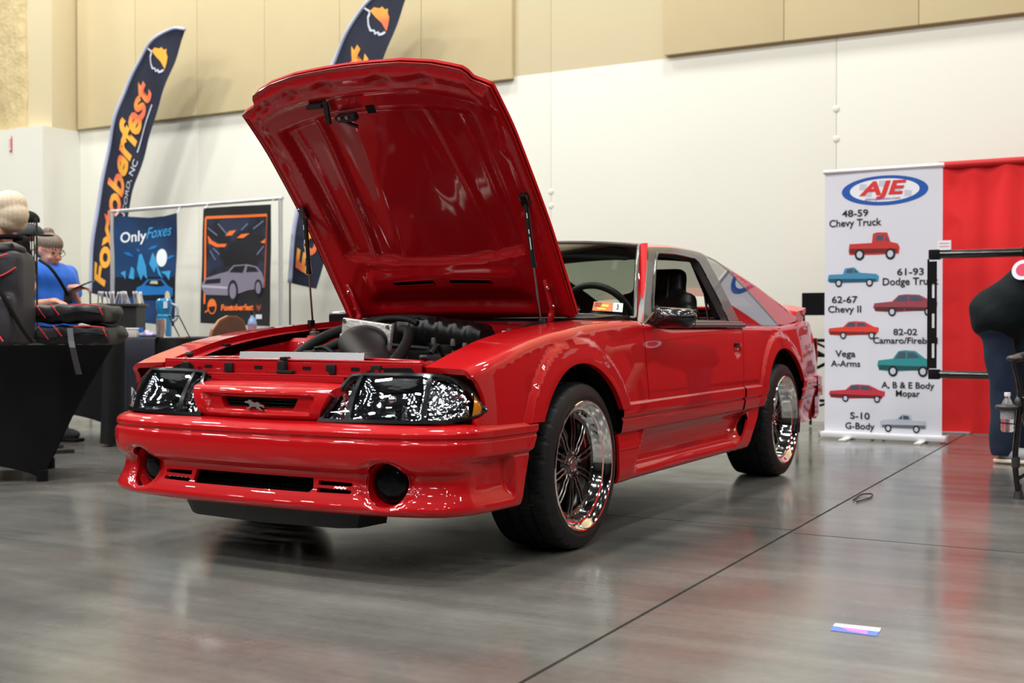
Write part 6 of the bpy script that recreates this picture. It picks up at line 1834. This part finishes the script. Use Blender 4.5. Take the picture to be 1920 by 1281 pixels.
bg_ = blob('plastic_bag', [('e', pg + UPV * (Z3 + .022), (.07, .05, .022)), ('e', pg + VR * -.03 + UPV * (Z3 + .035), (.03, .03, .022)), ('e', pg + VR * .06 + UPV * (Z3 + .015), (.03, .03, .012))], mat('lilac_film', (150, 140, 176), rough=.15, coat=.5, bump=.5, bscale=40), None, voxel=.006, smooth=2, deform=lambda c_: c_ + Vector((0, 0, .004 * math.sin(c_.x * 160) * math.sin(c_.y * 140)))); tag(bg_, 'crumpled lilac plastic bag on the draped table', 'bag')
st3 = at_t3((-3.449, 2.197, 0.773))
ez = empty('card_easel', 'thin black folding easel at the right of the steel tumbler', 'easel', st3 + UPV * Z3)
for a, b in ((-.035, .0), (.035, .01)): tb('easel_leg', [st3 + VR * a + UPV * (Z3 + .16) - VR * .03, st3 + VR * (a + .05) + UPV * Z3], .004, MATTBLACK, ez, n=6)
tb('easel_bar', [st3 + VR * -.065 + UPV * (Z3 + .15), st3 + VR * .005 + UPV * (Z3 + .158)], .004, MATTBLACK, ez, n=6)
for i, (px_, col) in enumerate(((0, (190, 180, 172)), (1, (150, 168, 190)), (2, (182, 140, 120)))):
    p = st3 + VR * (.06 + i * .05 - .12) - VF * .05
    o = bx('sample_packet', p + UPV * (Z3 + .006), (.045, .05, .010), mat('packet_%s' % ('tan', 'blue', 'copper')[i], col, rough=.4), None, rot=RM, bevel=.003)
    tag(o, ('pale tan packet flat on the table by the tumbler', 'pale blue packet flat on the table by the easel', 'copper packet flat near the right table corner')[i], 'packet', 'small packets on the draped table')
# black cloth bundle
cb = at_t3((-3.886, 1.974, 0.781))
cl = blob('cloth_bundle', [('e', cb + UPV * (Z3 + .05), (.07, .06, .05)), ('e', cb + VR * -.09 + UPV * (Z3 + .05), (.08, .06, .05)), ('e', cb + VR * .05 + UPV * (Z3 + .03), (.05, .05, .032))], FABRICBLACK, None, voxel=.008, smooth=2, deform=lambda c_: c_ + Vector((0, .006 * math.sin(c_.z * 120 + c_.x * 40), .004 * math.sin(c_.x * 150)))); tag(cl, 'folded black cloth bundle in front of the pen box', 'cloth')
# small bottle on the far table
sb = at_t3((-4.214, 3.833, 0.842))
bo = lt('drink_bottle', [(.001, 0), (.034, 0), (.038, .012), (.038, .15), (.030, .18), (.014, .205), (.012, .225)], mat('pale_blue_bottle', (120, 150, 190), rough=.15, coat=.6), None, 'Z', sb + UPV * .72, 24); tag(bo, 'drink bottle with dark cap below the black poster', 'bottle')
o = lt('bottle_label', [(.0388, .06), (.0388, .14)], mat('patterned_label', (150, 110, 130), rough=.4, noise=.7, nscale=60), None, 'Z', sb + UPV * .72, 24); o.parent = bo
o = lt('bottle_cap', [(.001, .245), (.016, .244), (.017, .22), (.012, .218)], GLOSSBLACK, None, 'Z', sb + UPV * .72, 18); o.parent = bo
# wooden chair with round back
WOOD = mat('brown_wood_veneer', (104, 72, 58), rough=.45, noise=.3, nscale=14); WEDGE = mat('light_wood_edge', (140, 98, 66), rough=.4)
wc = at_t3((-2.974, 2.177, 0.738)); ang = math.radians(38)
wch = empty('wooden_chair', 'brown wooden chair with rounded back turned edge-on', 'chair', wc)
hx = VR * math.cos(1.0) + VF * math.sin(1.0)
prof = [(-.17, -.18), (-.17, .0), (-.155, .09), (-.11, .155), (-.04, .185), (.04, .185), (.11, .155), (.155, .09), (.17, 0), (.17, -.18)]
ny_ = VF * math.cos(1.0) - VR * math.sin(1.0)
def plate(name, pf, d0, d1, m, k=1.0):
    bm = bm_new()
    P_ = lambda a, b, d: wc + hx * a * k + UPV * (.73 + b * k) + ny_ * (d - .25 * b) 
    A_ = [bm.verts.new(P_(a, b, d0)) for a, b in pf]; B_ = [bm.verts.new(P_(a, b, d1)) for a, b in pf]
    bm.faces.new(A_); bm.faces.new(B_[::-1])
    for i in range(len(pf)): bm.faces.new((A_[i], B_[i], B_[(i + 1) % len(pf)], A_[(i + 1) % len(pf)]))
    return done(name, bm, m, wch)
plate('back_edge', prof, -.012, .012, WEDGE); plate('back_panel', prof, -.016, .016, WOOD, .93)
bm = bm_new(); sc_ = wc + ny_ * -.22 
box(bm, (sc_.x, sc_.y, .44), (.40, .40, .03), rot=Matrix((hx, ny_, UPV)).transposed(), bevel=.01); done('seat', bm, WOOD, wch)
for a, b in ((-.16, -.02), (.16, -.02)): p = wc + hx * a + ny_ * b; tb('back_post', [(p.x, p.y, 0), (p.x, p.y, .60)], .013, MATTBLACK, wch)
for a, b in ((-.16, -.40), (.16, -.40)): p = wc + hx * a + ny_ * b; tb('chair_leg', [(p.x, p.y, 0), (p.x, p.y, .43)], .013, MATTBLACK, wch)

# ================================================================ bags on the near table
BAG = mat('black_nylon', (.010, .010, .012, 1), rough=.5, spec=.35, noise=.2, nscale=12, bump=.12, bscale=220); BAGG = mat('grey_nylon_panel', (.030, .030, .036, 1), rough=.5, spec=.35, bump=.12, bscale=200); PIPE = mat('red_piping', (196, 40, 46), rough=.5)
ZT = .742
def wob(a, fz=60): return lambda c_: c_ + Vector((a * math.sin(c_.z * fz + c_.x * 25), a * math.sin(c_.x * 38 + c_.z * 30), a * math.sin(c_.x * 50 + c_.y * 44)))
def flat_bag(name, label, px0, px1, z0, z1, d, dep, group, tail=False):
    p0 = Vector(px0); p1 = Vector(px1); p0.z = p1.z = 0; c_ = (p0 + p1) / 2 + VF * dep * .5; Lb = (p1 - p0).length; h = z1 - z0
    root = empty(name, label, 'bag', c_ + UPV * z0, group)
    blob('bag_body', [('b', c_ + UPV * (z0 + h * .5), (Lb, dep, h * .9), RM, h * .35), ('e', c_ + VR * Lb * .22 + UPV * (z0 + h * .52), (Lb * .30, dep * .52, h * .52)), ('e', c_ - VR * Lb * .25 + UPV * (z0 + h * .5), (Lb * .28, dep * .52, h * .48))], BAG, root, voxel=.009, smooth=3, deform=wob(.004))
    blob('bag_panel', [('b', c_ - VR * Lb * .30 + UPV * (z0 + h * .62) - VF * dep * .05, (Lb * .34, dep * .98, h * .55), RM, h * .2)], BAGG, root, voxel=.009, smooth=3, deform=wob(.003))
    fr0 = c_ - VF * (dep * .5 + .006)
    for a0, b0, a1, b1 in ((-.42, .95, -.28, .30), (-.22, .98, -.10, .45), (.05, .93, .46, .88), (.44, .85, .485, .45)):
        tb('bag_piping', [fr0 + VR * Lb * a0 + UPV * (z0 + h * b0), fr0 + VR * Lb * (a0 + a1) / 2 + UPV * (z0 + h * ((b0 + b1) / 2 + .04)) - VF * .006, fr0 + VR * Lb * a1 + UPV * (z0 + h * b1)], .0035, PIPE, root, curved=True, n=6)
    tb('bag_seam', [fr0 + VR * Lb * -.05 + UPV * (z0 + h * .45) - VF * .004, fr0 + VR * Lb * .2 + UPV * (z0 + h * .62) - VF * .008, fr0 + VR * Lb * .48 + UPV * (z0 + h * .5)], .004, MATTBLACK, root, curved=True, n=6)
    return root, fr0, Lb
b1_, fr1, L1 = flat_bag('packed_bag', 'black bag with red piping, bottom of the stack on the table', (-2.241, -0.015, 0.766), (-2.095, 0.342, 0.763), ZT, ZT + .105, 6, .34, 'black bags stacked on the near table')
flat_bag('packed_bag', 'black bag with red piping, laid on top of the stack', (-2.272, -0.008, 0.857), (-2.110, 0.335, 0.857), ZT + .108, ZT + .215, 6, .32, 'black bags stacked on the near table')
sp_ = Vector((-2.027, 0.049, 0.825)); se = Vector((-1.937, 0.016, 0.606))
bm = bm_new(); sv = VR * .0145
row = [(Vector((-2.105, 0.109, 0.830)), 1), (Vector((-2.057, 0.077, 0.766)), 1), (Vector((-2.019, 0.052, 0.735)), 1), (Vector((-2.021, 0.073, 0.666)), 1), (Vector((-2.023, 0.094, 0.602)), 1)]
vv = [(bm.verts.new(p - sv), bm.verts.new(p + sv)) for p, _ in row]
for a, b in zip(vv, vv[1:]): bm.faces.new((a[0], a[1], b[1], b[0]))
o = done('hanging_strap', bm, mat('grey_webbing', (.045, .045, .048, 1), rough=.7), b1_, False); md = o.modifiers.new('t', 'SOLIDIFY'); md.thickness = .003
bk0 = Vector((-2.297, -0.138, 0.767)); bk0.z = 0
bp2 = empty('backpack', 'tall black and grey backpack with red piping, cut by left edge', 'backpack', bk0 + UPV * ZT)
blob('pack_body', [('b', bk0 + UPV * (ZT + .24) + VF * .08, (.20, .24, .47), RM, .05), ('e', bk0 + UPV * (ZT + .42) + VF * .08, (.095, .115, .10)), ('b', bk0 + UPV * (ZT + .13) - VF * .06, (.17, .08, .24), RM, .03)], BAGG, bp2, voxel=.010, smooth=4, deform=wob(.003, 30))
blob('pack_lid', [('e', bk0 + UPV * (ZT + .475) + VF * .06, (.085, .10, .04)), ('c', bk0 + UPV * (ZT + .50) - VR * .07, bk0 + UPV * (ZT + .50) + VR * .05, .012, .012)], BAG, bp2, voxel=.008, smooth=3)
f0 = bk0 - VF * .048
for pts in ([(-.10, .40), (-.02, .43), (.05, .45)], [(-.02, .33), (.04, .355), (.088, .385)], [(-.10, .23), (-.03, .28), (.0, .30)], [(-.10, .15), (-.04, .20), (.03, .245)], [(-.06, .10), (.02, .06), (.05, -.005 + .03)]):
    tb('pack_piping', [f0 + VR * a + UPV * (ZT + b) - VF * .058 * (1 if b < .25 else .0) - VF * .0 for a, b in pts], .005, PIPE, bp2, curved=True, n=6)
tb('pack_strap', [f0 + VR * -.02 + UPV * (ZT + .36) - VF * .01, f0 + VR * .05 + UPV * (ZT + .24) - VF * .05, f0 + VR * .12 + UPV * (ZT + .10) - VF * .02, f0 + VR * .17 + UPV * (ZT + .02)], .011, MATTBLACK, bp2, curved=True, n=8)

# ---- wire grid rack with caps
GW = mat('black_wire', (.012, .012, .012, 1), rough=.5)
g0 = Vector((-4.089, 1.442, 1.248)); g0.z = 0; g1 = Vector((-3.781, 1.271, 1.233)); g1.z = 0; gd = (g1 - g0); gl = gd.length; gd.normalize()
gr = empty('wire_grid', 'black wire grid rack behind the blonde person', 'rack', (g0 + g1) / 2)
for i in range(5): p = g0 + gd * gl * i / 4; tb('grid_wire', [p + UPV * .02, p + UPV * 1.55], .0045 if i % 4 else .007, GW, gr, n=6)
for i in range(16): tb('grid_wire', [g0 + UPV * (.05 + .1 * i), g1 + UPV * (.05 + .1 * i)], .004, GW, gr, n=6)
for p in (g0, g1): bx('grid_foot', p + UPV * .012, (.05, .45, .024), GW, gr, rot=Matrix((gd, Vector((-gd.y, gd.x, 0)), UPV)).transposed())
def cap(label, c_, m, face, dz=0):
    root = empty('baseball_cap', label, 'cap', c_, 'caps hung on the wire grid')
    blob('cap_crown', [('e', c_, (.085, .085, .065))], m, root, voxel=.008, smooth=2, keep=lambda q: q.z > c_.z - .015)
    blob('cap_brim', [('e', c_ + face * .095 + UPV * -.012, (.065, .065, .007))], m, root, voxel=.005, smooth=1)
cap('black cap hung highest on the wire grid', Vector((-3.967, 1.343, 1.550)), MATTBLACK, -VR)
cap('charcoal cap with its peak to the right below the black cap', Vector((-3.886, 1.307, 1.455)), mat('charcoal_felt', (.03, .035, .04, 1), rough=.8), VR)
cap('dark red cap hung lowest on the wire grid', Vector((-4.167, 1.459, 1.440)), mat('maroon_felt', (.10, .02, .025, 1), rough=.8), -VF)

# ================================================================ people
SKIN = mat('skin', (206, 150, 126), rough=.5, noise=.06, nscale=20, spec=.4)
DARKEYE = mat('dark_eye', (40, 30, 26), rough=.3); LIP = mat('lip', (170, 90, 84), rough=.5); SPECS = mat('thin_spectacle_frame', (.10, .07, .06, 1), rough=.3)
def hand(wr, fw, pl, sp, curl=.35, sgn=1):
    """palm and five separate fingers: fw forward along the fingers, pl palm normal, sp sideways to the thumb"""
    L = []
    pc = wr + fw * .045
    L.append(('e', pc, (.040, .046, .018), Matrix((sp, fw, pl)).transposed()))
    L.append(('c', wr - fw * .01, pc, .026, .030))
    for i, (o_, ln) in enumerate(((.030, .070), (.010, .080), (-.010, .074), (-.028, .058))):
        a = pc + fw * .040 + sp * o_; b = a + fw * ln * .5 - pl * ln * curl * .35; c_ = b + fw * ln * .35 - pl * ln * curl * .7
        L.append(('c', a, b, .0095, .0088)); L.append(('c', b, c_, .0088, .0075))
    a = pc + sp * .030 - fw * .015; b = a + sp * .028 + fw * .020 - pl * .008; c_ = b + fw * .030 - pl * .012
    L.append(('c', a, b, .013, .011)); L.append(('c', b, c_, .011, .009))
    return L
def head_prims(c_, face, upv, side_, s=1.0):
    RH = Matrix((side_, face, upv)).transposed()
    h = lambda a, b, d: c_ + side_ * a * s + face * b * s + upv * d * s
    return [('e', h(0, -.008, .025), (.075 * s, .093 * s, .095 * s), RH), ('e', h(0, .022, -.035), (.060 * s, .068 * s, .078 * s), RH), ('e', h(0, .045, -.090), (.034 * s, .032 * s, .026 * s), RH),
            ('c', h(0, .082, .010), h(0, .106, -.028), .008 * s, .013 * s), ('e', h(.073, -.005, -.012), (.010 * s, .018 * s, .030 * s), RH), ('e', h(-.073, -.005, -.012), (.010 * s, .018 * s, .030 * s), RH),
            ('e', h(.034, .070, -.035), (.024 * s, .020 * s, .022 * s), RH), ('e', h(-.034, .070, -.035), (.024 * s, .020 * s, .022 * s), RH), ('e', h(0, .078, -.068), (.026 * s, .016 * s, .014 * s), RH)]
def face_bits(root, c_, face, upv, side_, s=1.0, glasses=False):
    RH = Matrix((side_, face, upv)).transposed(); h = lambda a, b, d: c_ + side_ * a * s + face * b * s + upv * d * s
    for a in (-.030, .030):
        b = bm_new(); bmesh.ops.create_uvsphere(b, u_segments=12, v_segments=8, radius=1, matrix=Matrix.Translation(h(a, .083, .004)) @ RH.to_4x4() @ Matrix.Diagonal((.013 * s, .006 * s, .006 * s, 1))); done('eye', b, DARKEYE, root, True)
        tb('eyebrow', [h(a - .018, .090, .026), h(a, .096, .031), h(a + .018, .090, .026)], .0035, mat('brow_hair', (96, 80, 70), rough=.8) if 'brow_hair' not in bpy.data.materials else bpy.data.materials['brow_hair'], root, n=6)
        if glasses:
            pts = [h(a + .024 * math.cos(t), .101, .004 + .018 * math.sin(t)) for t in np.linspace(0, 2 * PI, 17)]
            tb('spectacle_rim', pts, .0022, SPECS, root, n=6)
            tb('spectacle_arm', [h(a * 1.8, .098, .010), h(math.copysign(.076, a), .0, .012)], .0022, SPECS, root, n=6)
    if glasses: tb('spectacle_bridge', [h(-.007, .101, .006), h(.007, .101, .006)], .0022, SPECS, root, n=6)
    tb('lips', [h(-.020, .090, -.062), h(0, .098, -.060), h(.020, .090, -.062)], .0045, LIP, root, n=6)
def folds(a, k=34): return lambda c_: c_ + Vector((a * math.sin(c_.z * k + 3 * math.sin(c_.x * 9)), a * math.sin(c_.z * k * .8 + c_.x * 14), 0))
def person(label, base, legs, pelvis, chest, neck, headc, face, upv, arms, cloth, skinvox=.012, glasses=False, hair=None, loc=None, shirt_long=False, hs=1.0, hipw=.165, chestw=.155, belly=0):
    root = empty('person', label, 'person', base)
    side_ = face.cross(upv).normalized()
    bodyp = []; shirt = []; trou = []; shoes = []
    sd = Vector(cloth.get('side')) if cloth.get('side') is not None else side_
    # torso
    RT = None
    bodyp += [('c', pelvis, chest, .13, .13), ('c', chest, neck, .11, .05), ('c', neck, headc - upv * .06, .050, .048)]
    for s in (1, -1):
        bodyp += [('c', pelvis + sd * .07 * s, chest + sd * .07 * s, hipw * .75, chestw * .72)]
    shirt += [('c', pelvis + sd * .06 * s + (chest - pelvis) * .05, chest + sd * .065 * s, hipw * .87, chestw * .86) for s in (1, -1)] + [('c', pelvis + (chest - pelvis) * .0, chest, hipw * .9 + belly * .5, chestw * .9)]
    shirt += cloth.get('hem', [])
    if belly: shirt.append(('e', pelvis.lerp(chest, .35) + cloth['front'] * belly, (.14, .13, .16)))
    bodyp += head_prims(headc, face, upv, side_, hs)
    for sh, el, wr, hd in arms:
        bodyp += [('c', sh, el, .047, .038), ('c', el, wr, .038, .026)]
        shirt += [('c', chest.lerp(neck, .25), sh, .085, .068)]
        t_ = .95 if shirt_long else .62
        shirt += [('c', sh, sh.lerp(el, t_), .064, .060)] + ([('c', sh.lerp(el, .9), el.lerp(wr, .95), .056, .040)] if shirt_long else [])
        bodyp += hand(wr, *hd)
    for hip, kn, an, toe in legs:
        bodyp += [('c', hip, kn, .082, .055), ('c', kn, an, .052, .036), ('c', an, an + (toe - an) * .6, .036, .03)]
        trou += [('c', hip, kn, .100, .078), ('c', kn, an, .076, cloth.get('cuff', .066))]
        shoes += [('c', an + (toe - an) * .05 - UPV * (an.z - .048), toe + UPV * 0, .046, .040)]
    trou += [('c', pelvis + sd * .075 * s, pelvis + sd * .075 * s + UPV * cloth.get('rise', .08), hipw * .80, hipw * .78) for s in (1, -1)] + [('c', pelvis, legs[0][0], hipw * .8, .1), ('c', pelvis, legs[1][0], hipw * .8, .1)]
    body = blob('body', bodyp, SKIN, root, voxel=skinvox, smooth=5)
    blob('shirt', shirt, cloth['shirt'], root, voxel=.013, smooth=8, deform=folds(.006))
    blob('trousers', trou, cloth['trousers'], root, voxel=.014, smooth=7, deform=folds(.004, 26), keep=lambda q: q.z > .045)
    for i, q_ in enumerate(shoes):
        an, toe = legs[i][2], legs[i][3]
        b_ = Vector((toe.x, toe.y, 0)).lerp(Vector((an.x, an.y, 0)), .5); d_ = Vector((toe.x - an.x, toe.y - an.y, 0)).normalized()
        RS = Matrix((d_, Vector((-d_.y, d_.x, 0)), UPV)).transposed()
        sh_ = blob('shoe', [('e', b_ + UPV * .055, (.135, .048, .045), RS), ('e', b_ - d_ * .06 + UPV * .075, (.06, .042, .05), RS)], cloth['shoe'], root, voxel=.009, smooth=3, keep=lambda q: q.z > .018)
        blob('sole', [('b', b_ + UPV * .017, (.285, .100, .026), RS, .012)], cloth['sole'], root, voxel=.007, smooth=2)
    face_bits(root, headc, face, upv, side_, hs, glasses)
    return root

# blonde person, seen from behind
BLKS = mat('black_knit_shirt', (.006, .006, .007, 1), rough=.85, spec=.15); BLKT = mat('black_trousers', (.018, .018, .02, 1), rough=.8)
BLONDE = mat('ash_blonde_hair', (206, 190, 164), rough=.45, noise=.12, nscale=30, bump=.3, bscale=60)
bs = Vector((-3.569, 0.891, 0.842)); bs.z = 0
f_ = (VF * .45 - VR * .9).normalized(); sd_ = f_.cross(UPV).normalized()
hc_ = bs + UPV * 1.555; bs = bs - VR * .085 + VF * .02
p = person('person with a blonde bob and black shirt, seen from behind', bs,
    [(bs + sd_ * .09 * s + UPV * .86, bs + sd_ * .10 * s + UPV * .47, bs + sd_ * .10 * s + UPV * .08, bs + sd_ * .11 * s + f_ * .15 + UPV * .04) for s in (1, -1)],
    bs + UPV * .95, bs + UPV * 1.24, bs + UPV * 1.405 + VR * .05, hc_, f_, UPV,
    [(bs + sd_ * .185 * s + UPV * 1.355, bs + sd_ * .235 * s + UPV * 1.09 - f_ * .03, bs + sd_ * .20 * s + UPV * .93 + f_ * .17, (f_, UPV, sd_ * -s)) for s in (1, -1)],
    dict(shirt=BLKS, trousers=BLKT, shoe=BLKT, sole=MATTBLACK, side=sd_, front=f_), shirt_long=False, skinvox=.013)
def strand(c_):
    def f(v):
        a = math.atan2(v.y - c_.y, v.x - c_.x); return v + Vector((math.cos(a), math.sin(a), 0)) * .004 * math.sin(a * 26 + v.z * 10)
    return f
blob('hair', [('e', hc_ + UPV * .035 - f_ * .012, (.098, .102, .092)), ('e', hc_ - UPV * .025 - f_ * .030, (.100, .096, .090)), ('c', hc_ - UPV * .07 - f_ * .035 + sd_ * .03, hc_ - UPV * .07 - f_ * .035 - sd_ * .03, .062, .062)], BLONDE, p, voxel=.008, smooth=4, deform=strand(hc_))
tb('collar', [hc_ - UPV * .165 + Vector((math.cos(t), math.sin(t), 0)) * .072 for t in np.linspace(0, 2 * PI, 17)], .016, BLKS, p, n=8)

# woman in a blue shirt with glasses, looking down at a tablet
BLUES = mat('royal_blue_tshirt', (22, 94, 196), rough=.75, sheen=.1); JEAN = mat('dark_jeans', (.02, .03, .055, 1), rough=.8)
GREYH = mat('grey_brown_hair', (112, 98, 86), rough=.5, noise=.25, nscale=40, bump=.3, bscale=70)
ws_ = Vector((-4.432, 1.875, 0.842)); ws_.z = 0
f_ = (VR * .80 - VF * .52).normalized(); sd_ = f_.cross(UPV).normalized()
fh = (f_ - UPV * .30).normalized(); uh = (UPV + f_ * .30).normalized()
hw = Vector((-4.370, 1.860, 1.388))
chb = ws_ + UPV * 1.15 + f_ * .02
p = person('person in a blue T-shirt with glasses and hair bun looking down', ws_,
    [(ws_ + sd_ * .10 * s + UPV * .80, ws_ + sd_ * .11 * s + UPV * .43, ws_ + sd_ * .11 * s + UPV * .08, ws_ + sd_ * .12 * s + f_ * .15 + UPV * .04) for s in (1, -1)],
    ws_ + UPV * .86, chb, ws_ + UPV * 1.30 + f_ * .01, hw, fh, uh,
    [(chb + sd_ * .19 + UPV * .08, chb + sd_ * .22 - UPV * .17 + f_ * -.02, Vector((-4.152, 1.691, 1.014)), (f_, UPV, -sd_)),
     (chb - sd_ * .18 + UPV * .08, chb - sd_ * .19 - UPV * .15 + f_ * .08, Vector((-4.207, 1.913, 1.118)), (VR, UPV, -VF))],
    dict(shirt=BLUES, trousers=JEAN, shoe=BLKT, sole=MATTBLACK, side=sd_, front=f_), glasses=True, hipw=.20, chestw=.19, belly=.06, hs=1.03)
blob('hair', [('e', hw + uh * .052 - fh * .010, (.084, .098, .074), Matrix((sd_, fh, uh)).transposed()), ('e', hw + uh * .0 - fh * .050, (.080, .062, .080), Matrix((sd_, fh, uh)).transposed()), ('e', hw + uh * .125 - fh * .055, (.040, .040, .034))], GREYH, p, voxel=.008, smooth=3, deform=strand(hw))
# crossbody pouch and tablet
po = Vector((-4.129, 1.819, 1.054))
pou = blob('waist_pouch', [('b', po, (.055, .05, .10), RM, .015)], BAG, None, voxel=.007, smooth=2); tag(pou, 'small black pouch hanging on a strap across the blue shirt', 'pouch')
o = tb('pouch_strap', [Vector((-4.291, 1.708, 1.310)), Vector((-4.149, 1.672, 1.259)), Vector((-4.081, 1.687, 1.184)), Vector((-4.087, 1.751, 1.104)), po], .011, MATTBLACK, None, curved=True, n=8); o.parent = pou
tv = Vector((-4.131, 1.933, 1.133))
tab = bx('tablet', tv, (.19, .13, .010), mat('dark_tablet', (.03, .03, .035, 1), rough=.25), None, rot=(Matrix((VR, VF, UPV)).transposed() @ Matrix.Rotation(-.38, 3, 'Y') @ Matrix.Rotation(.15, 3, 'X')), bevel=.003); tag(tab, 'dark tablet held in the hand of the person in blue', 'tablet')

# person bending at the right edge
TEE = mat('black_green_tshirt', (.006, .010, .012, 1), rough=.8, spec=.2, noise=.15, nscale=5); NJ = mat('navy_denim', (.005, .016, .040, 1), rough=.8, noise=.2, nscale=8, bump=.08, bscale=300)
pv = Vector((1.80, 3.86, .875)); f_ = Vector((.94, -.34, 0)).normalized(); sd_ = f_.cross(UPV).normalized()
ch = pv + Vector((.225, -.06, .262)); nk = ch + Vector((.17, -.05, .07)); hh = nk + Vector((.10, -.03, -.01))
fr_d = Vector((.45, -.15, -.88)).normalized(); ur = Vector((.86, -.28, .48)).normalized()
leg1 = (pv + sd_ * .085 - UPV * .06, Vector((1.805, 3.80, .46)), Vector((1.805, 3.80, .085)), Vector((1.99, 3.77, .045)))
leg2 = (pv - sd_ * .085 - UPV * .06, Vector((1.90, 4.06, .46)), Vector((1.885, 4.10, .085)), Vector((2.07, 4.04, .045)))
p = person('person in dark T-shirt and navy jeans bending over at right edge', Vector((1.84, 3.9, 0)), [leg1, leg2], pv, ch, nk, hh + ur * .08, fr_d, ur,
    [(ch + sd_ * .17 + Vector((.08, 0, .02)), ch + sd_ * .19 + Vector((.16, -.02, -.24)), ch + sd_ * .16 + Vector((.26, -.05, -.44)), ((Vector((.3, 0, -.95))).normalized(), -sd_, f_)),
     (ch - sd_ * .17 + Vector((.08, 0, .02)), ch - sd_ * .19 + Vector((.16, -.02, -.24)), ch - sd_ * .16 + Vector((.26, -.05, -.44)), ((Vector((.3, 0, -.95))).normalized(), sd_, f_))],
    dict(shirt=TEE, trousers=NJ, rise=.01, hem=[('c', pv + UPV * .035 + sd_ * .07, pv + UPV * .10 + f_ * .1 + sd_ * .07, .174, .162), ('c', pv + UPV * .035 - sd_ * .07, pv + UPV * .10 + f_ * .1 - sd_ * .07, .174, .162)], shoe=mat('pale_canvas_shoe', (150, 156, 158), rough=.6), sole=mat('cream_sole', (212, 206, 186), rough=.5), side=sd_, front=f_, cuff=.080), hipw=.185, chestw=.16)
blob('hair', [('e', hh + ur * .12 - fr_d * .02, (.09, .09, .09))], mat('dark_brown_hair', (52, 38, 30), rough=.5), p, voxel=.01, smooth=2)
# round white print on the shoulder of the shirt
_l = (1.935, 1.171); lp = Vector((_l[0], 3.61, _l[1]))
bm = bm_new()
nrm = (CAM - lp).normalized(); nrm = (nrm + Vector((-.35, 0, .45))).normalized(); a_ = nrm.cross(UPV).normalized(); b_ = a_.cross(nrm)
def disc(name, r, o, m):
    bm = bm_new(); vs = [bm.verts.new(lp + nrm * o + a_ * r * math.cos(t) + b_ * r * math.sin(t)) for t in np.linspace(0, 2 * PI, 25)[:-1]]; bm.faces.new(vs)
    return done(name, bm, m, p)
disc('shirt_print', .065, .0, FLAGWHITE); disc('shirt_print', .040, .002, mat('rose_print', (196, 44, 74), rough=.6))
